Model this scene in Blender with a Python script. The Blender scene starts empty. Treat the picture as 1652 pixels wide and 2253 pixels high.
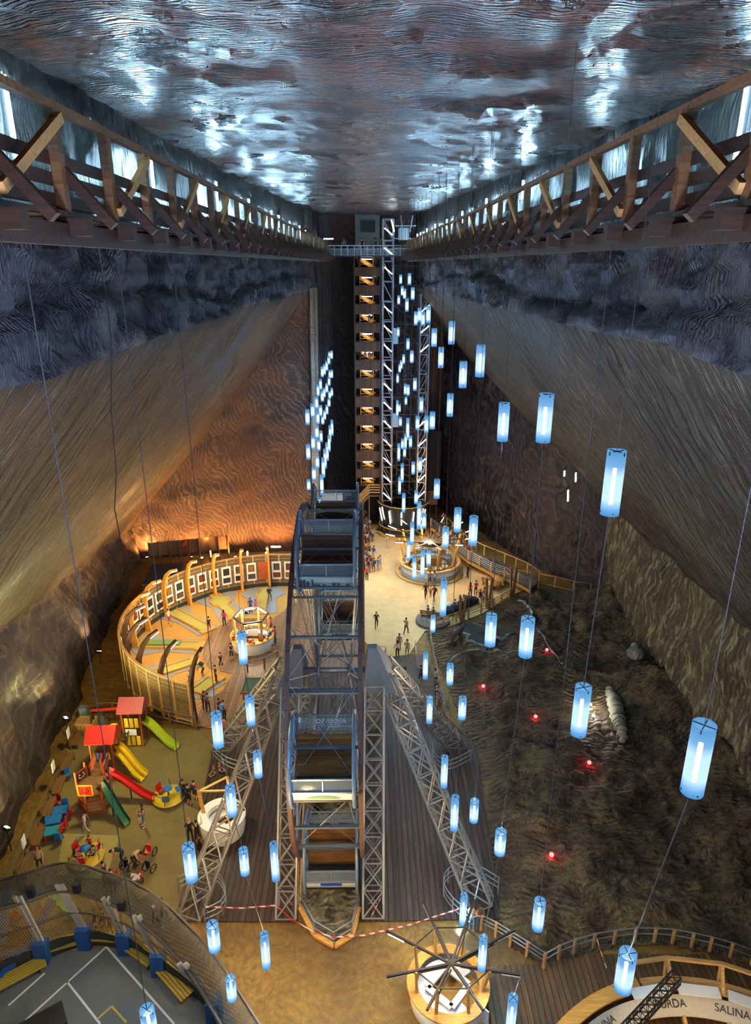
import bpy, bmesh, math, random
from mathutils import Vector, Matrix, noise, Quaternion
random.seed(7)
C = bpy.context.scene.collection
PI = math.pi
# ------------------------------------------------------------------ camera
F = 1500.0; H = 31.5
PITCH = math.atan((1126.5-588)/F); YAW = math.atan(20/F*math.cos(PITCH))
cd = bpy.data.cameras.new('camera'); cam = bpy.data.objects.new('camera', cd); C.objects.link(cam)
cam.location = (0, 0, H); cam.rotation_euler = (PI/2-PITCH, 0, -YAW)
cd.sensor_fit = 'HORIZONTAL'; cd.sensor_width = 36; cd.lens = 36*F/1652; cd.clip_end = 500; cd.clip_start = .1
bpy.context.scene.camera = cam
def ray(u, v):
    a = (u-826)/F; b = (1126.5-v)/F
    y = math.cos(PITCH)+b*math.sin(PITCH); z = -math.sin(PITCH)+b*math.cos(PITCH)
    return (a*math.cos(YAW)+y*math.sin(YAW), -a*math.sin(YAW)+y*math.cos(YAW), z)
def pz(u, v, z=0.0):
    r = ray(u, v); t = (z-H)/r[2]; return Vector((r[0]*t, r[1]*t, z))
def py(u, v, Y):
    r = ray(u, v); t = Y/r[1]; return Vector((r[0]*t, Y, H+r[2]*t))
def pd(u, v, d):
    r = ray(u, v); return Vector((r[0]*d, r[1]*d, H+r[2]*d))
def lerp(a, b, t): return a+(b-a)*t
def table(T, x):
    if x <= T[0][0]: return T[0][1]
    for (a, fa), (b, fb) in zip(T, T[1:]):
        if x <= b: return lerp(fa, fb, (x-a)/(b-a))
    return T[-1][1]
# ------------------------------------------------------------------ materials
def nodes(name):
    m = bpy.data.materials.new(name); m.use_nodes = True
    nt = m.node_tree; b = nt.nodes['Principled BSDF']; return m, nt, b
def lin(c):
    if isinstance(c, str):
        c = tuple(int(c[i:i+2], 16)/255 for i in (0, 2, 4))
        c = tuple(x/12.92 if x <= .04045 else ((x+.055)/1.055)**2.4 for x in c)
    return (*c[:3], 1)
_pc = {}
def plain(name, c, rough=.6, metal=0, var=.18, scale=6, bump=0):
    if name in _pc: return _pc[name]
    m, nt, b = nodes(name); N = nt.nodes; L = nt.links
    tc = N.new('ShaderNodeTexCoord'); n = N.new('ShaderNodeTexNoise'); n.inputs['Scale'].default_value = scale; n.inputs['Detail'].default_value = 4
    L.new(tc.outputs['Object'], n.inputs['Vector'])
    mx = N.new('ShaderNodeMix'); mx.data_type = 'RGBA'
    c = lin(c); mx.inputs['A'].default_value = (*[x*(1-var) for x in c[:3]], 1); mx.inputs['B'].default_value = (*[min(1, x*(1+var)) for x in c[:3]], 1)
    L.new(n.outputs['Fac'], mx.inputs['Factor']); L.new(mx.outputs['Result'], b.inputs['Base Color'])
    b.inputs['Roughness'].default_value = rough; b.inputs['Metallic'].default_value = metal
    if bump:
        bp = N.new('ShaderNodeBump'); bp.inputs['Strength'].default_value = bump; bp.inputs['Distance'].default_value = .05
        L.new(n.outputs['Fac'], bp.inputs['Height']); L.new(bp.outputs['Normal'], b.inputs['Normal'])
    _pc[name] = m; return m
def emis(name, c, s):
    m, nt, b = nodes(name); c = lin(c)
    b.inputs['Base Color'].default_value = c; b.inputs['Emission Color'].default_value = c; b.inputs['Emission Strength'].default_value = s
    return m
def wood(name, a, b2, scale=(1, 12, 12), rough=.6, plank=None, axis='X', pscale=4.0, gap=.25):
    """wood grain; plank = plank pitch in metres across `axis` with dark gaps"""
    m, nt, b = nodes(name); N = nt.nodes; L = nt.links
    tc = N.new('ShaderNodeTexCoord'); mp = N.new('ShaderNodeMapping'); mp.inputs['Scale'].default_value = scale
    L.new(tc.outputs['Object'], mp.inputs['Vector'])
    n = N.new('ShaderNodeTexNoise'); n.inputs['Scale'].default_value = 1.3; n.inputs['Detail'].default_value = 5; n.inputs['Distortion'].default_value = .4
    L.new(mp.outputs['Vector'], n.inputs['Vector'])
    mx = N.new('ShaderNodeMix'); mx.data_type = 'RGBA'; mx.inputs['A'].default_value = lin(a); mx.inputs['B'].default_value = lin(b2)
    cr = N.new('ShaderNodeMapRange'); cr.inputs['From Min'].default_value = .3; cr.inputs['From Max'].default_value = .7
    L.new(n.outputs['Fac'], cr.inputs['Value']); L.new(cr.outputs['Result'], mx.inputs['Factor'])
    out = mx.outputs['Result']
    if plank:
        sp = N.new('ShaderNodeSeparateXYZ'); L.new(tc.outputs['Object'], sp.inputs[0])
        dv = N.new('ShaderNodeMath'); dv.operation = 'DIVIDE'; dv.inputs[1].default_value = plank; L.new(sp.outputs[axis], dv.inputs[0])
        fr = N.new('ShaderNodeMath'); fr.operation = 'FRACT'; L.new(dv.outputs[0], fr.inputs[0])
        lt = N.new('ShaderNodeMath'); lt.operation = 'LESS_THAN'; lt.inputs[1].default_value = gap; L.new(fr.outputs[0], lt.inputs[0])
        fl = N.new('ShaderNodeMath'); fl.operation = 'FLOOR'; L.new(dv.outputs[0], fl.inputs[0])
        wn = N.new('ShaderNodeTexWhiteNoise'); wn.noise_dimensions = '1D'; L.new(fl.outputs[0], wn.inputs['W'])
        m2 = N.new('ShaderNodeMix'); m2.data_type = 'RGBA'; m2.blend_type = 'MULTIPLY'; m2.inputs['Factor'].default_value = .5
        L.new(out, m2.inputs['A']); L.new(wn.outputs['Value'], m2.inputs['B'])
        m3 = N.new('ShaderNodeMix'); m3.data_type = 'RGBA'; L.new(lt.outputs[0], m3.inputs['Factor']); L.new(m2.outputs['Result'], m3.inputs['A'])
        m3.inputs['B'].default_value = (*[x*.15 for x in lin(a)[:3]], 1); out = m3.outputs['Result']
        bp = N.new('ShaderNodeBump'); bp.invert = True; bp.inputs['Strength'].default_value = .6; bp.inputs['Distance'].default_value = .03
        L.new(lt.outputs[0], bp.inputs['Height']); L.new(bp.outputs['Normal'], b.inputs['Normal'])
    L.new(out, b.inputs['Base Color']); b.inputs['Roughness'].default_value = rough
    return m
def rock(name, cols, mscale=(1, 1, 1), rot=(0, 0, 0), wscale=.9, dist=6, bump=.6, bdist=.12, rough=(.3, .7), veins=None, crust=None, fine=9, spec=.5, big=.12, band_axis='Y', ww=1.0, wd=3.5):
    """cut salt: large colour patches, wavy pick marks as bump, optional pale strata veins and crusts"""
    m, nt, b = nodes(name); N = nt.nodes; L = nt.links
    tc = N.new('ShaderNodeTexCoord')
    n0 = N.new('ShaderNodeTexNoise'); n0.inputs['Scale'].default_value = big; n0.inputs['Detail'].default_value = 3; n0.inputs['Roughness'].default_value = .6
    L.new(tc.outputs['Object'], n0.inputs['Vector'])
    cr = N.new('ShaderNodeValToRGB'); el = cr.color_ramp.elements
    for i, (p, c) in enumerate(cols):
        e = el[i] if i < 2 else el.new(p)
        e.position = p; e.color = lin(c)
    L.new(n0.outputs['Fac'], cr.inputs[0]); col = cr.outputs[0]
    mp = N.new('ShaderNodeMapping'); mp.inputs['Scale'].default_value = mscale; mp.inputs['Rotation'].default_value = rot
    # warp
    nw = N.new('ShaderNodeTexNoise'); nw.inputs['Scale'].default_value = .22; nw.inputs['Detail'].default_value = 3
    L.new(tc.outputs['Object'], nw.inputs['Vector'])
    va = N.new('ShaderNodeVectorMath'); va.operation = 'MULTIPLY_ADD'; va.inputs[1].default_value = (dist, dist, dist)
    L.new(nw.outputs['Color'], va.inputs[0]); L.new(tc.outputs['Object'], va.inputs[2]); L.new(va.outputs[0], mp.inputs['Vector'])
    w = N.new('ShaderNodeTexWave'); w.bands_direction = band_axis; w.inputs['Scale'].default_value = wscale; w.inputs['Distortion'].default_value = wd
    w.inputs['Detail'].default_value = 2; w.inputs['Detail Scale'].default_value = 1.6
    L.new(mp.outputs['Vector'], w.inputs['Vector'])
    nf = N.new('ShaderNodeTexNoise'); nf.inputs['Scale'].default_value = fine; nf.inputs['Detail'].default_value = 4; nf.inputs['Roughness'].default_value = .65
    L.new(mp.outputs['Vector'], nf.inputs['Vector'])
    ad = N.new('ShaderNodeMath'); ad.operation = 'ADD'; wm = N.new('ShaderNodeMath'); wm.operation = 'MULTIPLY'; wm.inputs[1].default_value = ww; L.new(w.outputs['Fac'], wm.inputs[0]); L.new(wm.outputs[0], ad.inputs[0])
    ms = N.new('ShaderNodeMath'); ms.operation = 'MULTIPLY'; ms.inputs[1].default_value = 1.3 if ww > .6 else 2.4; L.new(nf.outputs['Fac'], ms.inputs[0]); L.new(ms.outputs[0], ad.inputs[1])
    bp = N.new('ShaderNodeBump'); bp.inputs['Strength'].default_value = bump; bp.inputs['Distance'].default_value = bdist
    L.new(ad.outputs[0], bp.inputs['Height']); L.new(bp.outputs['Normal'], b.inputs['Normal'])
    mm = N.new('ShaderNodeMix'); mm.data_type = 'RGBA'; mm.blend_type = 'MULTIPLY'; mm.inputs['Factor'].default_value = .75
    mr = N.new('ShaderNodeMapRange'); mr.inputs['From Min'].default_value = .3; mr.inputs['From Max'].default_value = .75; mr.inputs['To Min'].default_value = .35; mr.inputs['To Max'].default_value = 1.35
    L.new(nf.outputs['Fac'], mr.inputs['Value']); L.new(col, mm.inputs['A']); L.new(mr.outputs['Result'], mm.inputs['B']); col = mm.outputs['Result']
    if veins:
        vc, vs, vw, vrot, vsc = veins
        m2 = N.new('ShaderNodeMapping'); m2.inputs['Rotation'].default_value = vrot; m2.inputs['Scale'].default_value = vsc; L.new(va.outputs[0], m2.inputs['Vector'])
        w2 = N.new('ShaderNodeTexWave'); w2.wave_profile = 'SIN'; w2.bands_direction = 'X'; w2.inputs['Scale'].default_value = vs; w2.inputs['Distortion'].default_value = 7; w2.inputs['Detail'].default_value = 2; w2.inputs['Detail Scale'].default_value = .7
        L.new(m2.outputs['Vector'], w2.inputs['Vector'])
        r2 = N.new('ShaderNodeMapRange'); r2.inputs['From Min'].default_value = 1-vw; r2.inputs['From Max'].default_value = 1; L.new(w2.outputs['Fac'], r2.inputs['Value'])
        m3 = N.new('ShaderNodeMix'); m3.data_type = 'RGBA'; L.new(r2.outputs['Result'], m3.inputs['Factor']); L.new(col, m3.inputs['A']); m3.inputs['B'].default_value = lin(vc); col = m3.outputs['Result']
    if crust:
        cc, cs, th = crust
        nc = N.new('ShaderNodeTexNoise'); nc.inputs['Scale'].default_value = cs; nc.inputs['Detail'].default_value = 5; nc.inputs['Roughness'].default_value = .75
        L.new(mp.outputs['Vector'], nc.inputs['Vector'])
        r3 = N.new('ShaderNodeMapRange'); r3.inputs['From Min'].default_value = th; r3.inputs['From Max'].default_value = th+.12; L.new(nc.outputs['Fac'], r3.inputs['Value'])
        m4 = N.new('ShaderNodeMix'); m4.data_type = 'RGBA'; L.new(r3.outputs['Result'], m4.inputs['Factor']); L.new(col, m4.inputs['A']); m4.inputs['B'].default_value = lin(cc); col = m4.outputs['Result']
    L.new(col, b.inputs['Base Color'])
    rr = N.new('ShaderNodeMapRange'); rr.inputs['From Min'].default_value = .35; rr.inputs['From Max'].default_value = .65; rr.inputs['To Min'].default_value = rough[0]; rr.inputs['To Max'].default_value = rough[1]
    L.new(n0.outputs['Fac'], rr.inputs['Value']); L.new(rr.outputs['Result'], b.inputs['Roughness'])
    b.inputs['Specular IOR Level'].default_value = spec
    return m
# ------------------------------------------------------------------ mesh builder
class MB:
    def __init__(s): s.v = []; s.f = []; s.mi = []; s.sm = []; s.cur = 0; s.smooth = False
    def add(s, vs, fs, smooth=None):
        b = len(s.v); s.v += [tuple(x) for x in vs]
        for f in fs:
            s.f.append(tuple(b+i for i in f)); s.mi.append(s.cur); s.sm.append(s.smooth if smooth is None else smooth)
    def box(s, c, d, M=None):
        c = Vector(c); x, y, z = d[0]/2, d[1]/2, d[2]/2
        vs = [Vector((i*x, j*y, k*z)) for k in (-1, 1) for j in (-1, 1) for i in (-1, 1)]
        if M is not None: vs = [M @ q for q in vs]
        s.add([q+c for q in vs], [(0, 2, 3, 1), (4, 5, 7, 6), (0, 1, 5, 4), (2, 6, 7, 3), (0, 4, 6, 2), (1, 3, 7, 5)], False)
    def bar(s, p, q, w, h=None, up=(0, 0, 1)):
        """box section from p to q"""
        h = h or w; p = Vector(p); q = Vector(q); d = q-p
        if d.length < 1e-6: return
        d.normalize(); u = Vector(up)
        if abs(d.dot(u)) > .98: u = Vector((0, 1, 0))
        a = d.cross(u).normalized(); b = a.cross(d).normalized()
        vs = [o+a*i*w/2+b*j*h/2 for o in (p, q) for j in (-1, 1) for i in (-1, 1)]
        s.add(vs, [(0, 2, 3, 1), (4, 5, 7, 6), (0, 1, 5, 4), (2, 6, 7, 3), (0, 4, 6, 2), (1, 3, 7, 5)], False)
    def tube(s, pts, r, n=6, cap=True, closed=False):
        pts = [Vector(p) for p in pts]; N = len(pts); rs = r if isinstance(r, (list, tuple)) else [r]*N
        vs = []; prev = None
        for i, p in enumerate(pts):
            if closed: d = pts[(i+1) % N]-pts[i-1]
            else: d = pts[min(i+1, N-1)]-pts[max(i-1, 0)]
            d = d.normalized() if d.length > 1e-9 else Vector((0, 0, 1))
            if prev is None:
                u = Vector((0, 0, 1)) if abs(d.z) < .9 else Vector((1, 0, 0))
                a = d.cross(u).normalized()
            else: a = (prev-d*prev.dot(d)).normalized()
            prev = a; b = d.cross(a)
            vs += [p+(a*math.cos(2*PI*k/n)+b*math.sin(2*PI*k/n))*rs[i] for k in range(n)]
        fs = []
        for i in range(N if closed else N-1):
            j = (i+1) % N
            fs += [(i*n+k, i*n+(k+1) % n, j*n+(k+1) % n, j*n+k) for k in range(n)]
        s.add(vs, fs, n > 4)
        if cap and not closed:
            b = len(s.v)-len(vs)
            s.f.append(tuple(b+k for k in reversed(range(n)))); s.mi.append(s.cur); s.sm.append(False)
            s.f.append(tuple(b+(N-1)*n+k for k in range(n))); s.mi.append(s.cur); s.sm.append(False)
    def lathe(s, prof, c=(0, 0, 0), n=32, a0=0, a1=2*PI, smooth=True):
        full = abs(a1-a0-2*PI) < 1e-6; c = Vector(c); m = n if full else n+1; k = len(prof)
        vs = [c+Vector((r*math.cos(a0+(a1-a0)*i/n), r*math.sin(a0+(a1-a0)*i/n), z)) for i in range(m) for r, z in prof]
        fs = [(i*k+j, ((i+1) % m)*k+j, ((i+1) % m)*k+j+1, i*k+j+1) for i in range(n) for j in range(k-1)]
        s.add(vs, fs, smooth)
    def ring(s, c, r0, r1, z0, z1, n=48, a0=0, a1=2*PI):
        """solid ring of rectangular section"""
        s.lathe([(r0, z0), (r1, z0), (r1, z1), (r0, z1), (r0, z0)], c, n, a0, a1, False)
        if abs(a1-a0-2*PI) > 1e-6:
            for a in (a0, a1):
                d = Vector((math.cos(a), math.sin(a), 0)); c2 = Vector(c)
                s.add([c2+d*r0+Vector((0, 0, z0)), c2+d*r1+Vector((0, 0, z0)), c2+d*r1+Vector((0, 0, z1)), c2+d*r0+Vector((0, 0, z1))], [(0, 1, 2, 3)], False)
    def prism(s, poly, z0, z1):
        n = len(poly); vs = [(p[0], p[1], z0) for p in poly]+[(p[0], p[1], z1) for p in poly]
        s.add(vs, [tuple(reversed(range(n))), tuple(range(n, 2*n))]+[(i, (i+1) % n, n+(i+1) % n, n+i) for i in range(n)], False)
    def sphere(s, c, r, n=12, m=8):
        rr = r if isinstance(r, (tuple, list)) else (r, r, r); c = Vector(c)
        vs = [c+Vector((rr[0]*math.sin(PI*j/m)*math.cos(2*PI*i/n), rr[1]*math.sin(PI*j/m)*math.sin(2*PI*i/n), rr[2]*math.cos(PI*j/m))) for j in range(m+1) for i in range(n)]
        s.add(vs, [(j*n+i, (j+1)*n+i, (j+1)*n+(i+1) % n, j*n+(i+1) % n) for j in range(m) for i in range(n)], True)
    def mesh(s, name, mats):
        me = bpy.data.meshes.new(name); me.from_pydata(s.v, [], s.f)
        for m in (mats if isinstance(mats, (list, tuple)) else [mats]): me.materials.append(m)
        me.polygons.foreach_set('material_index', s.mi); me.polygons.foreach_set('use_smooth', s.sm)
        bm = bmesh.new(); bm.from_mesh(me); bmesh.ops.recalc_face_normals(bm, faces=bm.faces); bm.to_mesh(me); bm.free()
        me.update(); return me
    def build(s, name, mats, parent=None):
        return link(name, s.mesh(name, mats), parent)
def link(name, data, parent=None, loc=None, rz=0):
    o = bpy.data.objects.new(name, data); C.objects.link(o)
    if parent: o.parent = parent
    if loc is not None: o.location = loc
    if rz: o.rotation_euler[2] = rz
    return o
def tag(o, label, cat, group=None, kind=None):
    if label: o['label'] = label
    if cat: o['category'] = cat
    if group: o['group'] = group
    if kind: o['kind'] = kind
    return o
def thing(name, label, cat, loc=(0, 0, 0), rz=0, group=None):
    o = bpy.data.objects.new(name, None); C.objects.link(o); o.location = loc; o.rotation_euler = (0, 0, rz); o.empty_display_size = .2
    return tag(o, label, cat, group)
def dup(root, loc, rz=None, label=None, group=None, scale=None):
    r = root.copy(); C.objects.link(r); r.location = loc
    if rz is not None: r.rotation_euler[2] = rz
    if label: r['label'] = label
    if group: r['group'] = group
    if scale: r.scale = scale
    for ch in root.children:
        c = ch.copy(); C.objects.link(c); c.parent = r
        for g in ch.children:
            d = g.copy(); C.objects.link(d); d.parent = c
    return r
ORD = ['first', 'second', 'third', 'fourth', 'fifth', 'sixth', 'seventh', 'eighth', 'ninth', 'tenth', 'eleventh', 'twelfth', 'thirteenth', 'fourteenth', 'fifteenth', 'sixteenth', 'seventeenth', 'eighteenth', 'nineteenth', 'twentieth']
def ordw(i, n):
    """place in a row of n counted from the top or from the bottom, whichever is nearer"""
    if i < (n+1)//2: return ('' if i == 0 else nth(i)+' ')+'highest'
    j = n-1-i; return ('' if j == 0 else nth(j)+' ')+'lowest'
def nth(i):
    return ORD[i] if i < 20 else ('twenty-'+ORD[i-20] if i < 29 else ('thirtieth' if i == 29 else 'thirty-'+ORD[i-30]))
def light(name, kind, loc, energy, color, size=.5, parent=None, rot=None, spot=None, blend=.6):
    d = bpy.data.lights.new(name, kind); d.energy = energy; d.color = color
    if kind == 'AREA': d.size = size
    else: d.shadow_soft_size = size
    if spot: d.spot_size = spot; d.spot_blend = blend
    o = bpy.data.objects.new(name, d); C.objects.link(o); o.location = loc
    if rot is not None: o.rotation_euler = rot
    if parent: o.parent = parent
    return o
def aim(loc, to):
    return (Vector(to)-Vector(loc)).to_track_quat('-Z', 'Y').to_euler()
# shared materials
M = {}
M['wood_dark'] = wood('dark_beams', '4a2f1e', '2a1a12')
M['wood_mid'] = wood('weathered_timber', '8a6238', '5d3f25')
M['wood_pale'] = wood('pale_pine', 'd2a563', 'a97d42')
M['wood_gold'] = wood('golden_pine', 'e0a54a', 'bb7f2c')
M['steel'] = plain('grey_steel', '7c8088', .4, .7)
M['steel_dk'] = plain('dark_steel', '3a3638', .5, .5)
M['steel_lt'] = plain('galvanised_steel', '9aa3a8', .35, .6)
M['steel_blue'] = plain('blue_steel', '56626e', .45, .3)
M['black'] = plain('black_paint', '121214', .5)
M['white'] = plain('white_panel', 'e4e2da', .5, var=.05)
M['cable'] = plain('dark_cable', '30363c', .6)
M['glass'] = None
def glassy(name, tint, alpha, rough=.1):
    m, nt, b = nodes(name); b.inputs['Base Color'].default_value = lin(tint); b.inputs['Roughness'].default_value = rough; b.inputs['Alpha'].default_value = alpha
    n = nt.nodes.new('ShaderNodeTexNoise'); n.inputs['Scale'].default_value = 1.5
    mr = nt.nodes.new('ShaderNodeMapRange'); mr.inputs['To Min'].default_value = alpha*.6; mr.inputs['To Max'].default_value = min(1, alpha*1.4)
    nt.links.new(n.outputs['Fac'], mr.inputs['Value']); nt.links.new(mr.outputs['Result'], b.inputs['Alpha'])
    return m
M['glass'] = glassy('clear_pane', '9fb0b4', .22)
M['sheet'] = glassy('plastic_sheet', '3f6a66', .3, .2)
# ------------------------------------------------------------------ the mine: ceiling, walls, floor
XL = [(10, -7.1), (30, -7.4), (45, -7.1), (90, -5.75)]
XR = [(10, 8.9), (30, 8.4), (45, 7.6), (90, 5.85)]
def zceil(Y): return H+3.8+.024*Y
LEDGE = H-2.2
CL = [(-10, -23.5, 12.0), (30, -24.0, 10.0), (50, -25.5, 7), (90, -28.5, 1.0)]   # Y, X, z of the ridge
CR = [(-10, 23.0, 12.0), (30, 23.5, 10.5), (50, 23.5, 10.0), (90, 25.0, 8.0)]
BL = [(-10, -20.0), (28, -20.4), (37, -21.5), (60, -24.4), (72, -26), (90, -28)]
BR = [(-10, 23.2), (90, 23.2)]
def fb(x, y, z, s):
    return noise.fractal(Vector((x, y, z))*s, .9, 2.0, 4)
def side_wall(name, sgn, XT, CC, BB, mats):
    NY, prof_n = 190, (10, 12, 34, 22)
    rows = []
    for i in range(NY+1):
        Y = -12+100*i/NY
        xt = table(XT, Y); zc = zceil(Y); xc = table([(a, b) for a, b, c in CC], Y); zr = table([(a, c) for a, b, c in CC], Y); xb = table(BB, Y)
        crack = LEDGE+1.15+.35*math.sin(Y*.13+sgn)+.5*fb(Y, 3.3, sgn, .12)
        pts = []
        for k in range(prof_n[0]): t = k/prof_n[0]; pts.append((xt-sgn*.1*t, lerp(zc+.3, H+.6, t), 0))
        for k in range(prof_n[1]):
            t = k/prof_n[1]; z = lerp(H+.6, LEDGE, t)
            g = math.exp(-((z-crack)/.16)**2)
            o = (.45 if z < crack else 0)
            pts.append((xt-sgn*.1+sgn*(g*.4)-sgn*o*.3, z, 1))
        for k in range(prof_n[2]):
            t = k/prof_n[2]; bow = math.sin(PI*t)*.9
            pts.append((lerp(xt-sgn*.3, xc, t)-sgn*bow*.4, lerp(LEDGE, zr, t)-bow*.4, 2))
        for k in range(prof_n[3]+1):
            t = k/prof_n[3]; pts.append((lerp(xc, xb, t**.8), lerp(zr, -.8, t), 3))
        rows.append((Y, pts))
    mb = MB(); vs = []
    n = len(rows[0][1])
    for Y, pts in rows:
        for (x, z, zone) in pts:
            a = {0: .12, 1: .3, 2: .22, 3: .7}[zone]
            s = {0: .5, 1: .55, 2: .22, 3: .28}[zone]
            d = fb(x, Y, z, s)*a
            if zone == 1: d += noise.cell(Vector((Y*.45, z*.8+Y*.1, 1.7)))*.25+fb(x, Y*2.2, z, .9)*.25
            vs.append((x+sgn*d, Y, z+ (d*.4 if zone > 1 else 0)))
    for i in range(len(rows)-1):
        for j in range(n-1):
            zone = rows[0][1][j][2]
            mb.cur = zone
            mb.f.append((i*n+j, (i+1)*n+j, (i+1)*n+j+1, i*n+j+1)); mb.mi.append(zone); mb.sm.append(True)
    mb.v = vs
    o = mb.build(name, mats); tag(o, None, None, kind='structure'); return o
R_CEIL = rock('ceiling_salt', [(.32, '1a0d08'), (.46, '74320f'), (.52, '2c1a12'), (.62, '803c16'), (.72, '46461e')], (.5, 1.7, 1), (0, 0, .1), 1.7, 1.5, 1.0, .6, (.22, .42), fine=3.4, spec=.8, big=.35, ww=.5, wd=9)
R_TOP = rock('gallery_salt', [(.35, '1d1c22'), (.6, '4b4440'), (.7, '6a625c')], (2.2, 2.2, .45), (0, 0, 0), 1.0, 1.2, .9, .12, (.25, .6), fine=5, big=.25, band_axis='X')
R_BAND = rock('pick_marked_salt', [(.35, '3a3844'), (.5, '686674'), (.66, '8c8688')], (1.6, 1.6, .5), (.45, 0, 0), 2.0, .8, 1.0, .6, (.35, .7), fine=2.6, big=.5, ww=.45, wd=6)
R_SLOPE = rock('streaked_salt', [(.36, '40290b'), (.5, '68461a'), (.62, '8c7242'), (.7, '543410')], (.6, 4.6, .45), (.0, .0, .0), .5, 1.4, 1.0, .3, (.55, .85), fine=2.4, big=.1, veins=('40301f', .25, .35, (0, 0, PI/2), (.25, 1.4, .2)), crust=('a89f88', 1.6, .56))
R_LOW = rock('banded_salt', [(.36, '1e1714'), (.55, '33261e'), (.7, '54443a')], (1, 1, 1), (0, 0, 0), .35, 3, .5, .12, (.4, .8), fine=5, veins=('4a3a2c', .5, .2, (0, 1.0, .4), (1, .4, 1)), crust=('6a5c40', .9, .62), big=.14)
R_LOWR = rock('crusted_salt', [(.36, '40352a'), (.55, '5e5238'), (.7, '7a6e50')], (1.5, 1.5, .4), (0, 0, 0), .5, 2, .9, .2, (.6, .9), fine=4, crust=('a39a6e', 1.3, .5), big=.2)
R_SLOPER = rock('streaked_salt_grey', [(.36, '3a2d22'), (.5, '5a4c3c'), (.62, '7c7260'), (.7, '4c3828')], (.6, 4.6, .45), (.0, .0, .0), .5, 1.4, 1.0, .3, (.55, .85), fine=2.6, big=.1, veins=('3a2c22', .25, .35, (0, 0, PI/2), (.25, 1.4, .2)), crust=('a19a88', 1.4, .53))
R_FAR = rock('folded_strata_salt', [(.36, '2e1d1a'), (.55, '4a322c'), (.7, '5e4234')], (1.2, 1.2, .8), (0, .8, 0), .8, 5, .5, .15, (.45, .8), fine=5, ww=.3, veins=('5c4434', .9, .35, (0, .9, .0), (1, 1, .4)), big=.14)
wl = side_wall('wall_left', -1, XL, CL, BL, [R_TOP, R_BAND, R_SLOPE, R_LOW])
wr = side_wall('wall_right', 1, XR, CR, BR, [R_TOP, R_BAND, R_SLOPER, R_LOWR])
# ceiling
mb = MB(); NX, NYc = 50, 150; vs = []
for i in range(NYc+1):
    Y = -12+101*i/NYc; a = table(XL, Y)-1.0; b = table(XR, Y)+1.0
    for j in range(NX+1):
        t = j/NX; x = lerp(a, b, t)
        edge = max(0, abs(2*t-1)-.8)*2.2
        vs.append((x, Y, zceil(Y)-edge**2*1.5+fb(x, Y, 0, .35)*.14+fb(x, Y*1.5, 5, 1.2)*.05))
mb.add(vs, [(i*(NX+1)+j, i*(NX+1)+j+1, (i+1)*(NX+1)+j+1, (i+1)*(NX+1)+j) for i in range(NYc) for j in range(NX)], True)
o = mb.build('ceiling', R_CEIL); tag(o, None, None, kind='structure')
# far wall: a plan polyline from the west corner, across the back, then the oblique dark face on the east
FARP = [(-34, 70), (-28, 72.5), (-14, 74), (-6.1, 74.5), (-5.7, 75.5), (-5.75, 90), (-1.4, 91), (-1.2, 89), (1.6, 89), (2.2, 91), (9.0, 91), (9.6, 90), (13, 83), (17.5, 72.5), (22.5, 63.5), (27.5, 57)]
def polyline(P, n):
    L = [0]
    for a, b in zip(P, P[1:]): L.append(L[-1]+math.dist(a, b))
    out = []
    for i in range(n+1):
        s = L[-1]*i/n
        for k in range(len(P)-1):
            if s <= L[k+1]+1e-9:
                t = (s-L[k])/(L[k+1]-L[k]); out.append((lerp(P[k][0], P[k+1][0], t), lerp(P[k][1], P[k+1][1], t))); break
    return out
pl = polyline(FARP, 260); NZ = 70; mb = MB(); vs = []
for x, y in pl:
    for k in range(NZ+1):
        z = lerp(-1, 40, k/NZ); d = fb(x, y, z, .15)*.5+fb(x, y, z*2, .6)*.12
        vs.append((x+(d*.6 if x > 9 else 0), y+d, z))
mb.add(vs, [(i*(NZ+1)+k, (i+1)*(NZ+1)+k, (i+1)*(NZ+1)+k+1, i*(NZ+1)+k+1) for i in range(260) for k in range(NZ)], True)
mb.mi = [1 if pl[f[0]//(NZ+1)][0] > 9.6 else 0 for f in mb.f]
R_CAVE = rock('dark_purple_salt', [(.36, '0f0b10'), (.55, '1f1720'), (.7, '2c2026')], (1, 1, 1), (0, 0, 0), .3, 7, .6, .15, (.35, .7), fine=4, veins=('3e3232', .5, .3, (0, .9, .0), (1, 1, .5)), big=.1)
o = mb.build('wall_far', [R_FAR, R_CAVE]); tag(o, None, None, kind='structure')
# pale cut rib running down the back wall beside the cluster of lamps
mb = MB(); a = py(690, 640, 74.4); b2 = py(692, 1110, 74.4)
mb.bar((a.x, 74.6, 29.5), (b2.x, 74.6, -1), .75, 1.0, up=(0, 1, 0))
o = mb.build('trim_1', rock('pale_rib_salt', [(.4, '6a6258'), (.6, '8d8478')], bump=.4)); tag(o, None, None, kind='structure')
# passage block at the top of the back wall
mb = MB(); p0 = py(781, 483, 88.8); p1 = py(835, 565, 88.8)
mb.box(((p0.x+p1.x)/2, 88.9, (p0.z+p1.z)/2+.3), (p1.x-p0.x, .5, p0.z-p1.z+1))
o = mb.build('trim_2', rock('pale_block_salt', [(.4, '8a857e'), (.6, 'aaa59c')], bump=.8)); tag(o, None, None, kind='structure')
mb = MB(); p0 = py(793, 485, 88.5); p1 = py(825, 511, 88.5)
mb.box(((p0.x+p1.x)/2, 88.55, (p0.z+p1.z)/2), (p1.x-p0.x, .3, p0.z-p1.z))
o = mb.build('door_1', M['black']); tag(o, None, None, kind='structure')
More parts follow.
